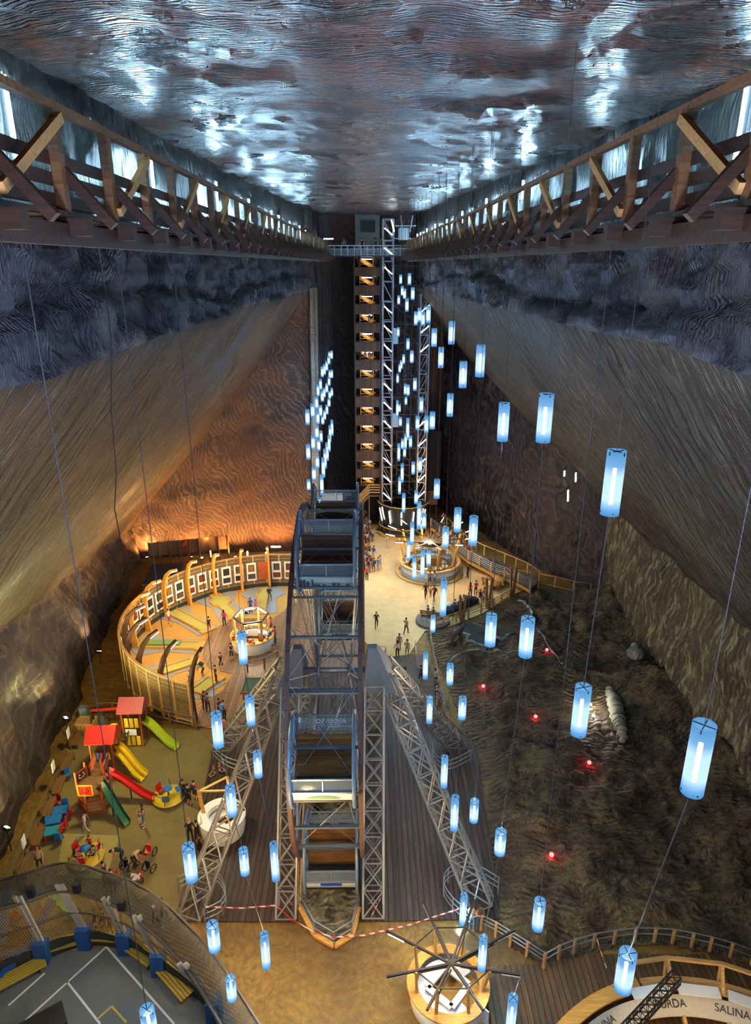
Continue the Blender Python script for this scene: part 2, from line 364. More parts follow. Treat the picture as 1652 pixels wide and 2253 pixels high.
# floor
def ground_mat():
    m = rock('trodden_salt_floor', [(.35, '5e4218'), (.5, '806024'), (.65, '9a7634')], (1, 1, 1), (0, 0, 0), .3, 3, .5, .06, (.55, .85), fine=3.5, big=.12, crust=('b39a66', 1.2, .66))
    return m
G_M = ground_mat()
mb = MB(); N1, N2 = 130, 120; vs = []
for i in range(N1+1):
    for j in range(N2+1):
        x = -36+66*i/N1; y = -12+108*j/N2
        vs.append((x, y, -.06+.04*noise.noise(Vector((x*.6, y*.6, 0)))))
mb.add(vs, [(i*(N2+1)+j, (i+1)*(N2+1)+j, (i+1)*(N2+1)+j+1, i*(N2+1)+j+1) for i in range(N1) for j in range(N2)], True)
o = mb.build('floor', G_M); tag(o, None, None, kind='structure')
# rocky basin on the east side
R_PIT = rock('rough_rock', [(.36, '46341f'), (.5, '6e5638'), (.62, '8a744a'), (.72, '8a8048')], (1, 1, 1), (0, 0, 0), .8, 3, 1.0, .35, (.5, .8), fine=4.5, big=.5, crust=('948a66', 2.6, .6))
PIT = [pz(*q).xy for q in [(1300, 1300), (1160, 1296), (1128, 1312), (1060, 1352), (985, 1382), (938, 1392), (972, 1480), (1020, 1600), (1050, 1660), (1075, 1830), (1100, 2020), (1125, 2085), (1196, 2125), (1350, 2085), (1480, 2080), (1652, 2120)]]
PIT = [(26, 62)]+[(p.x, p.y) for p in PIT]+[(26, 22)]
def inside(x, y, P):
    c = False; n = len(P)
    for i in range(n):
        a, b = P[i], P[i-1]
        if (a[1] > y) != (b[1] > y) and x < (b[0]-a[0])*(y-a[1])/(b[1]-a[1])+a[0]: c = not c
    return c
def pdist(x, y, P):
    best = 1e9
    for i in range(len(P)):
        a = Vector(P[i]); b = Vector(P[i-1]); d = b-a; t = max(0, min(1, (Vector((x, y))-a).dot(d)/max(1e-9, d.length_squared)))
        best = min(best, (a+d*t-Vector((x, y))).length)
    return best
def pit_h(x, y):
    d = pdist(x, y, PIT) if inside(x, y, PIT) else -pdist(x, y, PIT)
    e = max(0, min(1, d/1.6))
    r = fb(x, y, 2, .22)*1.1+fb(x, y, 9, .8)*.5+fb(x, y, 1, 2.2)*.22
    r += .25*math.sin((y*1.3+x*.5)+2*fb(x, y, 4, .15))*(1 if y > 45 else .2)
    side = max(0, (x-19)/5)*1.6
    return max(.02, e*(r*.55+.35+side)+.0) if d > .1 else (e*.3+.0) if d > -.3 else -.5
mb = MB(); nx, ny = 150, 240; idx = {}
for i in range(nx+1):
    for j in range(ny+1):
        x = 5+21*i/nx; y = 22+42*j/ny
        mb.v.append((x, y, pit_h(x, y)))
for i in range(nx):
    for j in range(ny):
        x = 5+21*(i+.5)/nx; y = 22+42*(j+.5)/ny
        if inside(x, y, PIT):
            mb.f.append((i*(ny+1)+j, (i+1)*(ny+1)+j, (i+1)*(ny+1)+j+1, i*(ny+1)+j+1)); mb.mi.append(0); mb.sm.append(True)
o = mb.build('floor_rocky_basin', R_PIT); tag(o, None, None, kind='structure')
def flat(name, pts, z, h, mat, kind='structure', label=None, cat=None):
    mb = MB(); mb.prism([(p[0], p[1]) for p in pts], z, z+h); o = mb.build(name, mat)
    tag(o, label, cat, kind=kind); return o
def pzs(L, z=0): return [pz(u, v, z) for u, v in L]
# ------------------------------------------------------------------ timber galleries under the ceiling
def gallery(sgn, label, XT):
    g = thing('timber_gallery', label, 'walkway', (0, 0, 0))
    X0 = -5.0 if sgn < 0 else 5.2
    def xo(Y): return table([(8, X0), (40, X0*.98), (85, X0*.84)], Y)
    zb = lambda Y: 31.95+.003*Y                       # underside
    Ys = [10.05+2.3*i for i in range(33)]
    Y0, Y1 = Ys[0]-2.3, 85
    seg = [Y0+(Y1-Y0)*i/20 for i in range(21)]
    # deck boards
    mb = MB()
    for a, b in zip(seg, seg[1:]):
        ws = [table(XT, a)-sgn*.0, table(XT, b)]
        vs = [(xo(a)-sgn*.1, a, zb(a)+.3), (ws[0], a, zb(a)+.3), (ws[1], b, zb(b)+.3), (xo(b)-sgn*.1, b, zb(b)+.3)]
        vs += [(x, y, z+.08) for x, y, z in vs]
        mb.add(vs, [(0, 1, 2, 3), (4, 5, 6, 7), (0, 3, 7, 4), (1, 2, 6, 5)], False)
    mb.build('deck', wood('gallery_planks', '4a2f1e', '2a1a12', plank=.25, axis='Y', gap=.12), g)
    # joists poking out under the deck
    mb = MB(); mb.box((sgn*.2, 0, 0), (3.4, .24, .28)); jm = mb.mesh('joist', M['wood_dark'])
    mb = MB(); mb.bar((0, 0, 0), (0, 0, 1.95), .17, .2); pm = mb.mesh('post', M['wood_mid'])
    mb = MB(); mb.bar((0, 0, 0), (-sgn*.0, 2.3, 1.25), .1, .16); bm_ = mb.mesh('brace', M['wood_pale'])
    mb = MB(); mb.bar((-sgn*.75, 0, -.12), (0, 0, .75), .14, .16); km = mb.mesh('knee_brace', M['wood_dark'])
    for i, Y in enumerate(Ys):
        link('joist', jm, g, (xo(Y)+sgn*1.1, Y, zb(Y)+.14))
        link('post', pm, g, (xo(Y), Y, zb(Y)-.02+.0))
        link('knee_brace', km, g, (xo(Y), Y+.12, zb(Y)+.28))
        if i % 2 == 0 and i < 31:
            o = link('brace', bm_, g, (xo(Y)-sgn*.12, Y+.05, zb(Y)+.52))
    for k, (dz, w, h, nm, mt) in enumerate([(.02, .2, .34, 'edge_beam', 'wood_dark'), (.55, .05, .2, 'rail_board', 'wood_dark'), (.86, .05, .2, 'rail_board', 'wood_dark'), (1.17, .05, .2, 'rail_board', 'wood_dark'), (1.92, .16, .12, 'handrail', 'wood_mid')]):
        mb = MB()
        for a, b in zip(seg, seg[1:]):
            off = sgn*(.1 if 0 < k < 4 else 0)
            mb.bar((xo(a)+off, a, zb(a)+dz), (xo(b)+off, b, zb(b)+dz), w, h)
        mb.build(nm, M[mt], g)
    mb = MB()
    for a, b in zip(seg, seg[1:]):
        n = 6
        for q in range(n):
            ya, yb = lerp(a, b, q/n), lerp(a, b, (q+1)/n)
            s = lambda y: -sgn*(.1+.03*math.sin(y*2.1))
            mb.add([(xo(ya)+s(ya), ya, zb(ya)+1.22), (xo(yb)+s(yb), yb, zb(yb)+1.22), (xo(yb)+s(yb)*.6, yb, zb(yb)+1.86), (xo(ya)+s(ya)*.6, ya, zb(ya)+1.86)], [(0, 1, 2, 3)], True)
    mb.build('plastic_sheet', M['sheet'], g)
    return xo, zb
xoL, zbL = gallery(-1, 'timber walkway with plank railing and clear sheeting along the west rock wall', XL)
xoR, zbR = gallery(1, 'timber walkway with plank railing and clear sheeting along the east rock wall', XR)
# tube lights behind the railings, standing on the wall
TUBE_G = emis('gallery_tube_glow', (.42, .74, 1.0), 360)
mb = MB(); mb.tube([(0, 0, 0), (0, 0, 1)], .045, 8); tg = mb.mesh('tube', TUBE_G)
mb = MB(); mb.box((0, 0, .5), (.1, .05, 1.08)); hg = mb.mesh('holder', M['steel_lt'])
def wall_tube(x, y, z0, z1, sgn, label, grp):
    t = thing('tube_light', label, 'light', (x, y, z0), 0, grp)
    a = link('tube', tg, t); a.scale = (1, 1, z1-z0); b = link('holder', hg, t, (sgn*.08, 0, 0)); b.scale = (1, 1, z1-z0)
LW = [(8, 165, 350), (330, 335, 420), (475, 400, 472), (547, 438, 485), (597, 464, 500), (613, 474, 500), (637, 487, 510), (659, 497, 520), (673, 507, 525), (684, 513, 530), (698, 518, 535)]
RW = [(1646, 170, 375), (1310, 336, 385), (1151, 397, 438), (1070, 437, 470), (1017, 465, 490), (983, 483, 498), (957, 493, 510), (939, 503, 516), (925, 512, 522), (914, 515, 528)]
for sgn, L, XT, w in ((-1, LW, XL, 'west'), (1, RW, XR, 'east')):
    for i, (u, v0, v1) in enumerate(L):
        # on the wall plane: find Y where the wall is
        Y = 30
        for _ in range(30):
            r = ray(u, v0); X = table(XT, Y)-sgn*.35; Y = min(86 if sgn > 0 else 72, X/r[0]*r[1]) if r[0]*sgn > 0 else 80
        Y = max(9, min(83 if sgn > 0 else 72, Y)); X = table(XT, Y)-sgn*.35
        r = ray(u, v0); zt = H+r[2]*(Y/r[1]); r = ray(u, v1); zb_ = H+r[2]*(Y/r[1])
        zt = min(zt, zceil(Y)-.3); zb_ = max(zb_, 32.6); 
        if zt-zb_ < .7: zb_ = zt-.7
        lab = f'upright tube light behind the {w} walkway railing, ' + ('nearest of its row' if i == 0 else nth(i)+' nearest of its row' if i < len(L)-1 else 'farthest of its row')
        wall_tube(X, Y, zb_, zt, sgn, lab, f'tube lights behind the {w} walkway')
# small dark cable drops hanging below the walkways
def cable(pts, label, r=.014, mat='cable'):
    mb = MB(); mb.tube(pts, r, 5, False); tag(mb.build('cable', M[mat]), label, 'cable'); 
cable([Vector((-5, Y, 31.95)) if k == 0 else pd(u, v, 14.5+k*.6) for k, (u, v, Y) in enumerate([(215, 530, 13.7), (232, 640, 0), (246, 760, 0), (244, 900, 0), (256, 1040, 0), (252, 1120, 0), (268, 1200, 0), (285, 1310, 0)])], 'black loose cable drooping from the near end of the west walkway', .013, 'black')
# ------------------------------------------------------------------ hanging tube lamps
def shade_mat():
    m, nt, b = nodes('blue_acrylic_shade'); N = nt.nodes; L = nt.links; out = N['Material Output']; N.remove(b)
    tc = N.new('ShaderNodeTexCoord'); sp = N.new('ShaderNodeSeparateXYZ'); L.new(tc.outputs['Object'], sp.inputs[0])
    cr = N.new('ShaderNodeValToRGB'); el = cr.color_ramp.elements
    vals = [(0, (.08, .32, .72)), (.10, (.18, .5, .95)), (.26, (.72, 1.04, 1.3)), (.62, (.66, .98, 1.25)), (.78, (.22, .5, .88)), (1, (.12, .36, .70))]  # tube's glow on the acrylic painted in: pale middle, bluer ends
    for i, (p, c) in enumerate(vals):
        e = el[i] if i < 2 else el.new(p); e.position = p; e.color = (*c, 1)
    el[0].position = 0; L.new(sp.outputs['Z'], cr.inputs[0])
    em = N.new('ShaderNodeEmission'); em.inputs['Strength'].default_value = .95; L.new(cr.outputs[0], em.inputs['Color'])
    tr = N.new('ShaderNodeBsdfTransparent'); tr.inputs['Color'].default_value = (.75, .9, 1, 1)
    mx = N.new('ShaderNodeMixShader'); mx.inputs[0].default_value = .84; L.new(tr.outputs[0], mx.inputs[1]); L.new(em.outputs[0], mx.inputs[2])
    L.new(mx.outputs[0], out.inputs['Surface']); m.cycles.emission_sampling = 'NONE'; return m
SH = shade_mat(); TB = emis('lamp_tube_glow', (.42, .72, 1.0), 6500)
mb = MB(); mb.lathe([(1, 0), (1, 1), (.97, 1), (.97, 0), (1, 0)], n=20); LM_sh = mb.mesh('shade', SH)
mb = MB(); mb.tube([(0, 0, .16), (0, 0, .72)], .34, 8); LM_tb = mb.mesh('tube', TB)
mb = MB()
mb.bar((-1.02, 0, .985), (1.02, 0, .985), .07, .012); mb.bar((0, -1.02, .985), (0, 1.02, .985), .07, .012)
for k in range(4):
    a = k*PI/2; mb.box((1.03*math.cos(a), 1.03*math.sin(a), .965), (.09, .09, .05))
LM_br = mb.mesh('cross_bracket', M['black'])
mb = MB()
for k in range(4): a = k*PI/2; mb.box((1.02*math.cos(a), 1.02*math.sin(a), .05), (.09, .09, .03)); mb.bar((.9*math.cos(a), .9*math.sin(a), .05), (0, 0, .05), .03, .006)
LM_b2 = mb.mesh('lower_bracket', M['black'])
HANG = {('west', 4): ('west', 2), ('west', 6): ('west', 4), ('west', 11): ('west', 6), ('west', 1): ('west', 0), ('west', 3): ('west', 1), ('west', 7): ('west', 3), ('west', 8): ('west', 5), ('west', 9): ('west', 8),
 ('pit', 6): ('big', 0), ('pit', 1): ('big', 1), ('pit', 0): ('big', 2), ('pit', 10): ('pit', 1), ('pit', 9): ('pit', 0), ('pit', 3): ('big', 12), ('pit', 8): ('pit', 3), ('pit', 2): ('big', 11), ('pit', 5): ('pit', 2), ('low', 1): ('pit', 7), ('low', 4): ('low', 0), ('low', 3): ('pit', 10), ('low', 2): ('pit', 8)}
BOT = {}
mb = MB(); mb.tube([(0, 0, 0), (0, 0, 1)], 1, 5, False); LM_cb = mb.mesh('cable', M['cable'])
LAMPS = {
'big': [(1355, 985, 1343, 1137, 41), (1201, 863, 1196, 975, 32), (1109, 884, 1106, 972, 24), (1057, 758, 1056, 830, 20), (1019, 794, 1018, 854, 17), (994, 706, 993, 758, 14), (970, 763, 970, 810, 12), (955, 722, 955, 763, 12), (990, 865, 990, 917, 14), (951, 905, 951, 945, 12), (961, 1053, 961, 1098, 13),
 (1007, 1116, 1006, 1172, 16), (1042, 1133, 1040, 1201, 19), (981, 1158, 979, 1206, 14)],
'plaza': [(977, 1272, 974, 1356, 14), (907, 1147, 906, 1199, 9), (899, 1186, 898, 1234, 8), (912, 1222, 911, 1277, 8.5), (930, 1207, 929, 1273, 9), (943, 1208, 943, 1246, 10), (953, 1352, 952, 1392, 11), (937, 1433, 935, 1495, 11)],
'pit': [(1082, 1347, 1077, 1424, 24), (1162, 1353, 1155, 1449, 30), (991, 1458, 989, 1508, 15), (1018, 1530, 1016, 1585, 17), (946, 1530, 944, 1593, 13), (979, 1660, 976, 1735, 15), (1288, 1500, 1268, 1624, 35), (1562, 1575, 1510, 1760, 50), (1002, 1747, 998, 1830, 17), (1044, 1755, 1042, 1812, 19), (1103, 1820, 1098, 1885, 24)],
'low': [(1192, 1971, 1178, 2052, 25), (1393, 2078, 1358, 2193, 38), (1023, 1962, 1015, 2040, 15), (1068, 2054, 1055, 2140, 18), (1138, 2182, 1112, 2290, 21)],
'west': [(528, 1386, 539, 1463, 19), (546, 1527, 555, 1598, 19), (471, 1562, 485, 1648, 23), (563, 1649, 571, 1713, 18), (503, 1723, 514, 1799, 21), (409, 1850, 427, 1945, 27), (531, 1861, 543, 1929, 20), (596, 1849, 612, 1941, 17), (459, 2022, 480, 2099, 26), (500, 2142, 517, 2207, 21), (310, 2204, 345, 2295, 32), (575, 2046, 592, 2135, 19)],
'lift': [(881.5, 604, 625, 6), (900.6, 601, 627, 7.6), (884.7, 629, 651, 6), (890, 635, 658, 6.4), (908, 632, 660, 8), (877, 650, 670, 6), (895.3, 656, 686, 7.5), (923, 677, 709, 8), (914.8, 685, 716, 8), (930.7, 685, 717, 8), (942.3, 672, 711, 10), (876, 720, 741, 5.5), (897.4, 744, 770, 7.5), (905.9, 771, 799, 8), (887.9, 779, 801, 6), (882.6, 792, 812, 5.7), (879.4, 800, 820, 5.7), (874.7, 822, 843, 5.5), (912.7, 831, 860, 8), (891.7, 844, 869, 6.5), (897.8, 846, 871, 6.5), (893, 872, 891, 5.5), (927, 873, 908, 8.5), (874, 880, 918, 5.5), (878.8, 889, 907, 5.7), (880.7, 917, 938, 6.8), (918.4, 914, 946, 8.5), (938, 914, 953, 9.5), (896.8, 919, 969, 7), (892, 953, 989, 6), (885.3, 965, 988, 6), (903, 958, 985, 7), (877.3, 975, 1015, 6.4), (890, 983, 1006, 6.4), (884.7, 1019, 1062, 6.8), (879, 1048, 1088, 6.4), (909, 1015, 1044, 7.6), (924.3, 1006, 1040, 9), (888, 1084, 1128, 7.6), (915.4, 1078, 1109, 8), (921.8, 1102, 1165, 9.5), (932.6, 1128, 1163, 10)],
'back': [(729.4, 771, 790, 5.5), (724.5, 773, 789, 5.5), (723, 783, 802, 6), (718.4, 794, 816, 6), (713.5, 801, 825, 6), (709, 806, 830, 6.4), (730, 813, 832, 5), (725.4, 814, 833, 6), (723.7, 829, 849, 6), (704.8, 833, 858, 6.8), (718.8, 843, 864, 6), (699.3, 845, 872, 7.4), (713, 853, 875, 6), (730, 853, 872, 5), (725.2, 860, 877, 6), (709, 859, 884, 7), (696.4, 871, 900, 7.6), (723.7, 876, 895, 6.4), (687.5, 887, 919, 8.5), (719.2, 890, 912, 6.4), (705, 891, 916, 7.6), (714.2, 902, 924, 6), (676.4, 900, 935, 9.3), (699.2, 905, 933, 7.6), (710, 914, 934, 6.8), (730.3, 923, 959, 6), (725.7, 935, 973, 5.5), (697.2, 935, 965, 8), (706.3, 947, 973, 7), (724, 956, 994, 6), (688.7, 957, 989, 8.5), (701, 965, 992, 7.6), (719.6, 973, 1014, 6.8), (678, 977, 1011, 9.3), (715, 987, 1031, 7), (698.3, 1001, 1030, 8), (711.2, 1006, 1051, 7.6), (690.4, 1026, 1057, 9), (707.8, 1043, 1090, 8), (679, 1054, 1079, 8), (703.4, 1093, 1121, 8)]}
BIGL = ['largest hanging tube lamp, alone in front of the east rock slope', 'hanging blue tube lamp above the dark cave mouth, the wider of the pair', 'hanging blue tube lamp above the dark cave mouth, the narrower of the pair',
 'bright tube lamp hanging before the pale crusted slope', 'tube lamp hanging just below and beside the bright one by the crusted slope', 'tube lamp hanging highest against the crusted slope', 'small tube lamp hanging under the pair nearest the lift tower', 'small tube lamp just outside the lift tower frame, upper', 'pale unlit-looking blue tube lamp before the brown back wall', 'pale blue tube lamp hanging beside the lift tower, lower', 'tube lamp hanging before the black curtain strip near the ramp', 'tube lamp hanging above the ramp landing', 'brighter tube lamp hanging over the ramp railing', 'small blue tube lamp in front of the ramp behind the counter']
PLAZAL = ['long tall tube lamp hanging before the picnic tables', 'tube lamp hanging highest above the round shop counter', 'tube lamp hanging over the far rim of the round shop', 'tube lamp hanging lowest in front of the round shop', 'longest tube lamp over the middle of the round shop', 'short tube lamp over the dark roof disc of the round shop', 'short tube lamp above the corner of the plaza railing', 'tube lamp hanging above the steps between deck and plaza']
PITL = ['tube lamp hanging over the white salt ring in the basin', 'wide tube lamp hanging over the rocks beside the salt ring', 'small pale tube lamp above the basin edge path', 'tube lamp above the basin below the small pale one', 'slim tube lamp beside the railing of the steps', 'slim tube lamp over the dark deck by the round barrier', 'large tube lamp over the middle of the rocky basin', 'largest tilted-looking tube lamp at the east edge of the basin', 'long slim tube lamp above the slanting lattice leg', 'short tube lamp over the dark deck edge', 'tube lamp over the basin rim beside the dark deck']
LOWL = ['tube lamp hanging above the rail fence of the basin', 'big tube lamp hanging above the curved timber arena rim', 'slim tube lamp hanging beside the couple in plaid', 'slim tube lamp hanging over the star-shaped kiosk frame', 'tube lamp hanging between the star-shaped kiosk and the arena']
WESTL = ['tube lamp hanging before the mini golf counter', 'tube lamp hanging under the green games table', 'tube lamp hanging over the end of the slatted arena wall', 'tube lamp hanging over the lattice legs beside the wheel', 'tube lamp hanging over the white round kiosk', 'large blue tube lamp between kiosk and tricycles', 'tube lamp hanging over the striped deck, wider of the pair', 'long slim tube lamp beside the wheel tower foot', 'tube lamp hanging over the deck corner', 'short tube lamp hanging over the yellow ground below the deck corner', 'large tube lamp hanging over the grey sports court', 'slim tube lamp hanging over the yellow ground']
lab_of = dict(big=BIGL, plaza=PLAZAL, pit=PITL, low=LOWL, west=WESTL)
grp_of = dict(big='tube lamps hanging before the east slope', plaza='tube lamps hanging over the plaza', pit='tube lamps hanging over the basin', low='tube lamps hanging at the near end', west='tube lamps hanging over deck and golf hall', lift='tube lamps hanging before the lift tower', back='tube lamps hanging before the back wall')
ALL_L = []
for key, L in LAMPS.items():
    if key in ('lift', 'back'): L.sort(key=lambda a: a[1])
    for i, a in enumerate(L):
        if len(a) == 4: u0, v0, v1, w = a; u1 = u0
        else: u0, v0, u1, v1, w = a
        d = F*.34/w; d = min(d, 74 if key == 'back' else 70)
        if key in ('back', 'lift'): d -= (i % 6)*1.3
        if key == 'west': d = min(d, 26)
        um, vm = (u0+u1)/2, (v0+v1)/2
        c = pd(um, vm, d); r = w*d/F/2
        # solve the length so that the projected height (with the end ellipse) matches
        rr = ray(um, v0); hor = c.xy.length
        def zat(v):
            q = ray(um, v); t = (c.x*q[0]+c.y*q[1])/(q[0]**2+q[1]**2); return H+q[2]*t
        zt, zb_ = zat(v0), zat(v1)
        el_ = (H-c.z)/max(1, hor)
        sl = r*abs(el_)*.9
        zt2, zb2 = zt-sl, zb_+sl
        if zt2-zb2 < 3.0*r: m_ = (zt2+zb2)/2; zt2 = m_+1.5*r; zb2 = m_-1.5*r
        h = zt2-zb2
        if key in lab_of: lab = lab_of[key][i]
        elif key == 'lift': lab = f'small tube lamp before the steel lift tower, {ordw(i, len(L))} of that cluster'
        else: lab = f'small tube lamp before the back wall, {ordw(i, len(L))} of that cluster'
        t = thing('hanging_lamp', lab, 'lamp', (c.x, c.y, zb2), 0, grp_of[key])
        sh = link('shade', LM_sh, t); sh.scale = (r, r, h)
        tb = link('tube', LM_tb, t); tb.scale = (r*.6, r*.6, h)
        b_2 = link('lower_bracket', LM_b2, t); b_2.scale = (r, r, h)
        BOT[(key, i)] = Vector((c.x, c.y, zb2))
        br = link('cross_bracket', LM_br, t); br.scale = (r, r, h); br.rotation_euler[2] = random.uniform(0, 1.5)
        X0 = xoL(c.y) if c.x < 0 else xoR(c.y)
        top = zbL(c.y)-.02 if abs(c.x) > abs(X0)-.15 and c.y > 7 else zceil(c.y)
        tgt = BOT.get(HANG.get((key, i)))
        if tgt is not None:
            dv = tgt-Vector((c.x, c.y, zb2+h*.98)); cb = link('cable', LM_cb, t, (0, 0, h*.98)); cb.rotation_euler = dv.to_track_quat('Z', 'Y').to_euler(); cb.scale = (.013, .013, dv.length); continue
        cb = link('cable', LM_cb, t, (0, 0, h*.98)); cr_ = (.012 if d < 30 else .015) if top < 33 else .006; cb.scale = (cr_, cr_, top-(zb2+h*.98))
        ALL_L.append((c, r, h))
# extra cables that hang in front of the west slope with no lamp in the frame
for (u, v, d, lab) in [][:0] or [(8, 1420, 16, '')] or [(408, 1180, 24, 'thin plumb cable in front of the brown west slope'), (500, 1180, 30, 'thin plumb cable nearer the back corner of the west slope'), (8, 1420, 16, 'taut cable running down beside the playground benches')]:
    c = pd(u, v, d); zt = 31.97 if abs(c.x) > 4.9 else zceil(c.y)
    mb = MB(); mb.tube([(c.x, c.y, 1.0 if u == 8 else 3), (c.x, c.y, zt)], .014 if u != 8 else .016, 5, False)
    if u == 8: continue
    tag(mb.build('cable', M['cable']), lab, 'cable')
a = pd(0, 1410, 17); b2 = pd(310, 2210, 15.2)
# ------------------------------------------------------------------ stair tower, lift tower, bridge on the back wall
def zv(v, Y, u=806): return py(u, v, Y).z
def cyl_light(name_mat, p, q, r, label, grp, parts=True):
    t = thing('tube_light', label, 'light', p, 0, grp); q = Vector(q)-Vector(p)
    mb = MB(); mb.tube([(0, 0, 0), q], r, 6); mb.build('tube', name_mat, t)
    mb = MB(); mb.bar(Vector((0, .08, .0)), q+Vector((0, .08, 0)), r*1.6, r*1.4); mb.build('holder', M['steel_lt'], t)
T_W = emis('tube_white', (.85, .93, 1.0), 28); T_Y = emis('tube_warm', (1.0, .72, .42), 26)
T_P = emis('tube_rose', (1.0, .8, .75), 26)
CL_W = wood('stair_cladding', '7a4e30', '54351f', scale=(8, 8, .6), plank=.28, axis='X', gap=.08)
tv = [571.9, 612.5, 654.3, 695.8, 737, 778, 818.7, 859, 900, 940.7, 980, 1019, 1055.5]
Y = 81.0; st = thing('stair_tower', 'tall brown timber-clad stair tower with lit landings against the back wall', 'stairs', (0, Y, 0))
Lx, Rx = -1.36, 1.58
mb = MB()
for x in (Lx, Rx):
    for y in (0, 3.2): mb.bar((x, y, 0), (x, y, zv(565, Y)), .16, .16)
mb.build('corner_post', M['wood_dark'], st)
mb = MB(); mb.box(((Lx+Rx)/2, 3.3, 16), (Rx-Lx, .1, 31.5)); mb.build('back_panel', plain('dark_tower_back', '2a1e18', .8), st)
for i, v in enumerate(tv):
    z = zv(v, Y); znext = zv(tv[i+1], Y) if i+1 < len(tv) else z-2.2
    zo0 = z-.82; zc0 = znext+.32                                  # opening bottom / cladding bottom
    if i < 12:
        mb = MB(); mb.box(((Lx+Rx)/2, 0, (zo0+zc0)/2), (Rx-Lx, .08, zo0-zc0)); mb.build('cladding_panel', CL_W, st)
    mb = MB(); mb.box(((Lx+Rx)/2, 1.6, zo0+.02), (Rx-Lx, 3.2, .1)); mb.build('landing', M['wood_dark'], st)
    mb = MB()
    mb.bar((-.75, 1.1, z+.1), (.75, 1.1, zo0), .1, .35); mb.bar((-.5, 2.2, z+.1), (1.0, 2.2, zo0), .1, .35)
    for k in range(6):
        mb.box((-.65+.24*k, 1.6, z-.02-.15*k), (.26, 1.1, .05))
    mb.bar((-.75, .5, z+.25), (-.75, .5, zo0), .07); mb.bar((.75, .5, z+.25), (.75, .5, zo0), .07); mb.bar((-.75, .5, z-.45), (.75, .5, z-.45), .05)
    mb.build('stair_flight', M['wood_gold'], st)
    mb = MB(); mb.box(((Lx+Rx)/2, 0.02, zc0-.02), (Rx-Lx, .12, .08)); mb.build('fascia_strip', M['wood_mid'], st)
    cyl_light(T_Y if i in (7,) else T_W, (-.5, Y+.3, z+.08), (.6, Y+.3, z+.08), .045, f'short level tube light on the stair tower, {ordw(i, 13)} landing', 'tube lights on the stair tower landings')
    light('landing_lamp', 'POINT', (.1, Y+.5, z-.1), 26, (1, .78, .5), .2, )
for o in list(bpy.data.objects):
    if o.name.startswith('landing_lamp'): o.parent = st; o.location.y -= Y
# foot stair
fs = thing('foot_stair', 'pale timber stair flight with railings at the foot of the stair tower', 'stairs', (0, 80.2, 0))
mb = MB(); zt = zv(1068, 80.2)
a = py(788, 1100, 80.2); b2 = py(812, 1072, 80.2); c2 = py(836, 1078, 80.2)
for k in range(4):
    dz = -.32*k; mb.bar((a.x-.2, 0, a.z+dz+.3), (b2.x, 0, b2.z+dz+.3), .08, .12); mb.bar((b2.x, 0, b2.z+dz+.3), (c2.x, 0, b2.z+dz+.3), .08, .12)
for t in range(8):
    p = lerp(Vector((a.x-.2, 0, a.z)), Vector((b2.x, 0, b2.z)), t/7); mb.bar((p.x, 0, p.z-1.0), (p.x, 0, p.z+.3), .06)
mb.build('railing', M['wood_pale'], fs)
mb = MB()
for t in range(9):
    p = lerp(Vector((a.x-1.6, .6, a.z-2.6)), Vector((b2.x, .6, b2.z-1.1)), t/8); mb.box(p, (.4, 1.2, .08))
mb.bar((a.x-1.6, .1, a.z-2.7), (b2.x, .1, b2.z-1.2), .1, .25); mb.build('steps', M['wood_mid'], fs)
mb = MB(); mb.box(((b2.x+c2.x)/2, .7, b2.z-1.15), (c2.x-b2.x, 1.5, .1))
for x in (b2.x, c2.x):
    mb.bar((x, .1, 0), (x, .1, b2.z-1.1), .12); mb.bar((x, 1.3, 0), (x, 1.3, b2.z-1.1), .12)
mb.build('landing', M['wood_mid'], fs)
# lift tower
lt = thing('lift_tower', 'grey steel lattice lift tower rising from the plaza to the ceiling', 'tower', (0, 80, 0))
def column(x0, x1, y0, y1, z0, z1, bay, flip=False, mat='steel', name='lattice_column'):
    mb = MB()
    for x in (x0, x1):
        for y in (y0, y1): mb.bar((x, y, z0), (x, y, z1), .17, .17)
    n = max(1, round((z1-z0)/bay)); 
    for i in range(n+1):
        z = lerp(z0, z1, i/n)
        for y in (y0, y1): mb.bar((x0, y, z), (x1, y, z), .11)
        for x in (x0, x1): mb.bar((x, y0, z), (x, y1, z), .11)
        if i < n:
            z2 = lerp(z0, z1, (i+1)/n)
            p, q = (x0, x1) if not flip else (x1, x0)
            mb.bar((p, y0, z2), (q, y0, z), .08); mb.bar((p, y1, z2), (q, y1, z), .08)
            mb.bar((x0, y0, z), (x0, y1, z2), .07); mb.bar((x1, y0, z2), (x1, y1, z), .07)
    mb.build(name, M[mat], lt)
column(1.84, 2.97, 0, 2.6, 0, 36.4, 2.15)
column(6.1, 7.15, 0, 2.6, 0, zv(648, 80, 925), 2.15, True)
column(3.0, 6.05, 1.4, 4.2, 0, zv(585, 80, 890), 2.15, False, 'steel_dk', 'shaft_frame')
mb = MB()
for x in (3.7, 4.5, 5.3): mb.bar((x, 2.6, 0), (x, 2.6, 33), .12, .1)
for x in (4.1, 4.9): mb.tube([(x, 2.2, 0), (x, 2.2, 33)], .04, 5)
mb.build('guide_rails', M['black'], lt)
for (u0, v0, u1, v1) in [(866, 722, 876, 757), (864, 910, 876, 940)]:
    a = py(u0, v0, 80.9); b2 = py(u1, v1, 80.9); mb = MB(); mb.box(((a.x+b2.x)/2, 1.3, (a.z+b2.z)/2), (b2.x-a.x, .7, a.z-b2.z)); mb.build('counterweight_cabin', M['steel_lt'], lt)
mb = MB(); z0 = zv(1112, 80)-.0
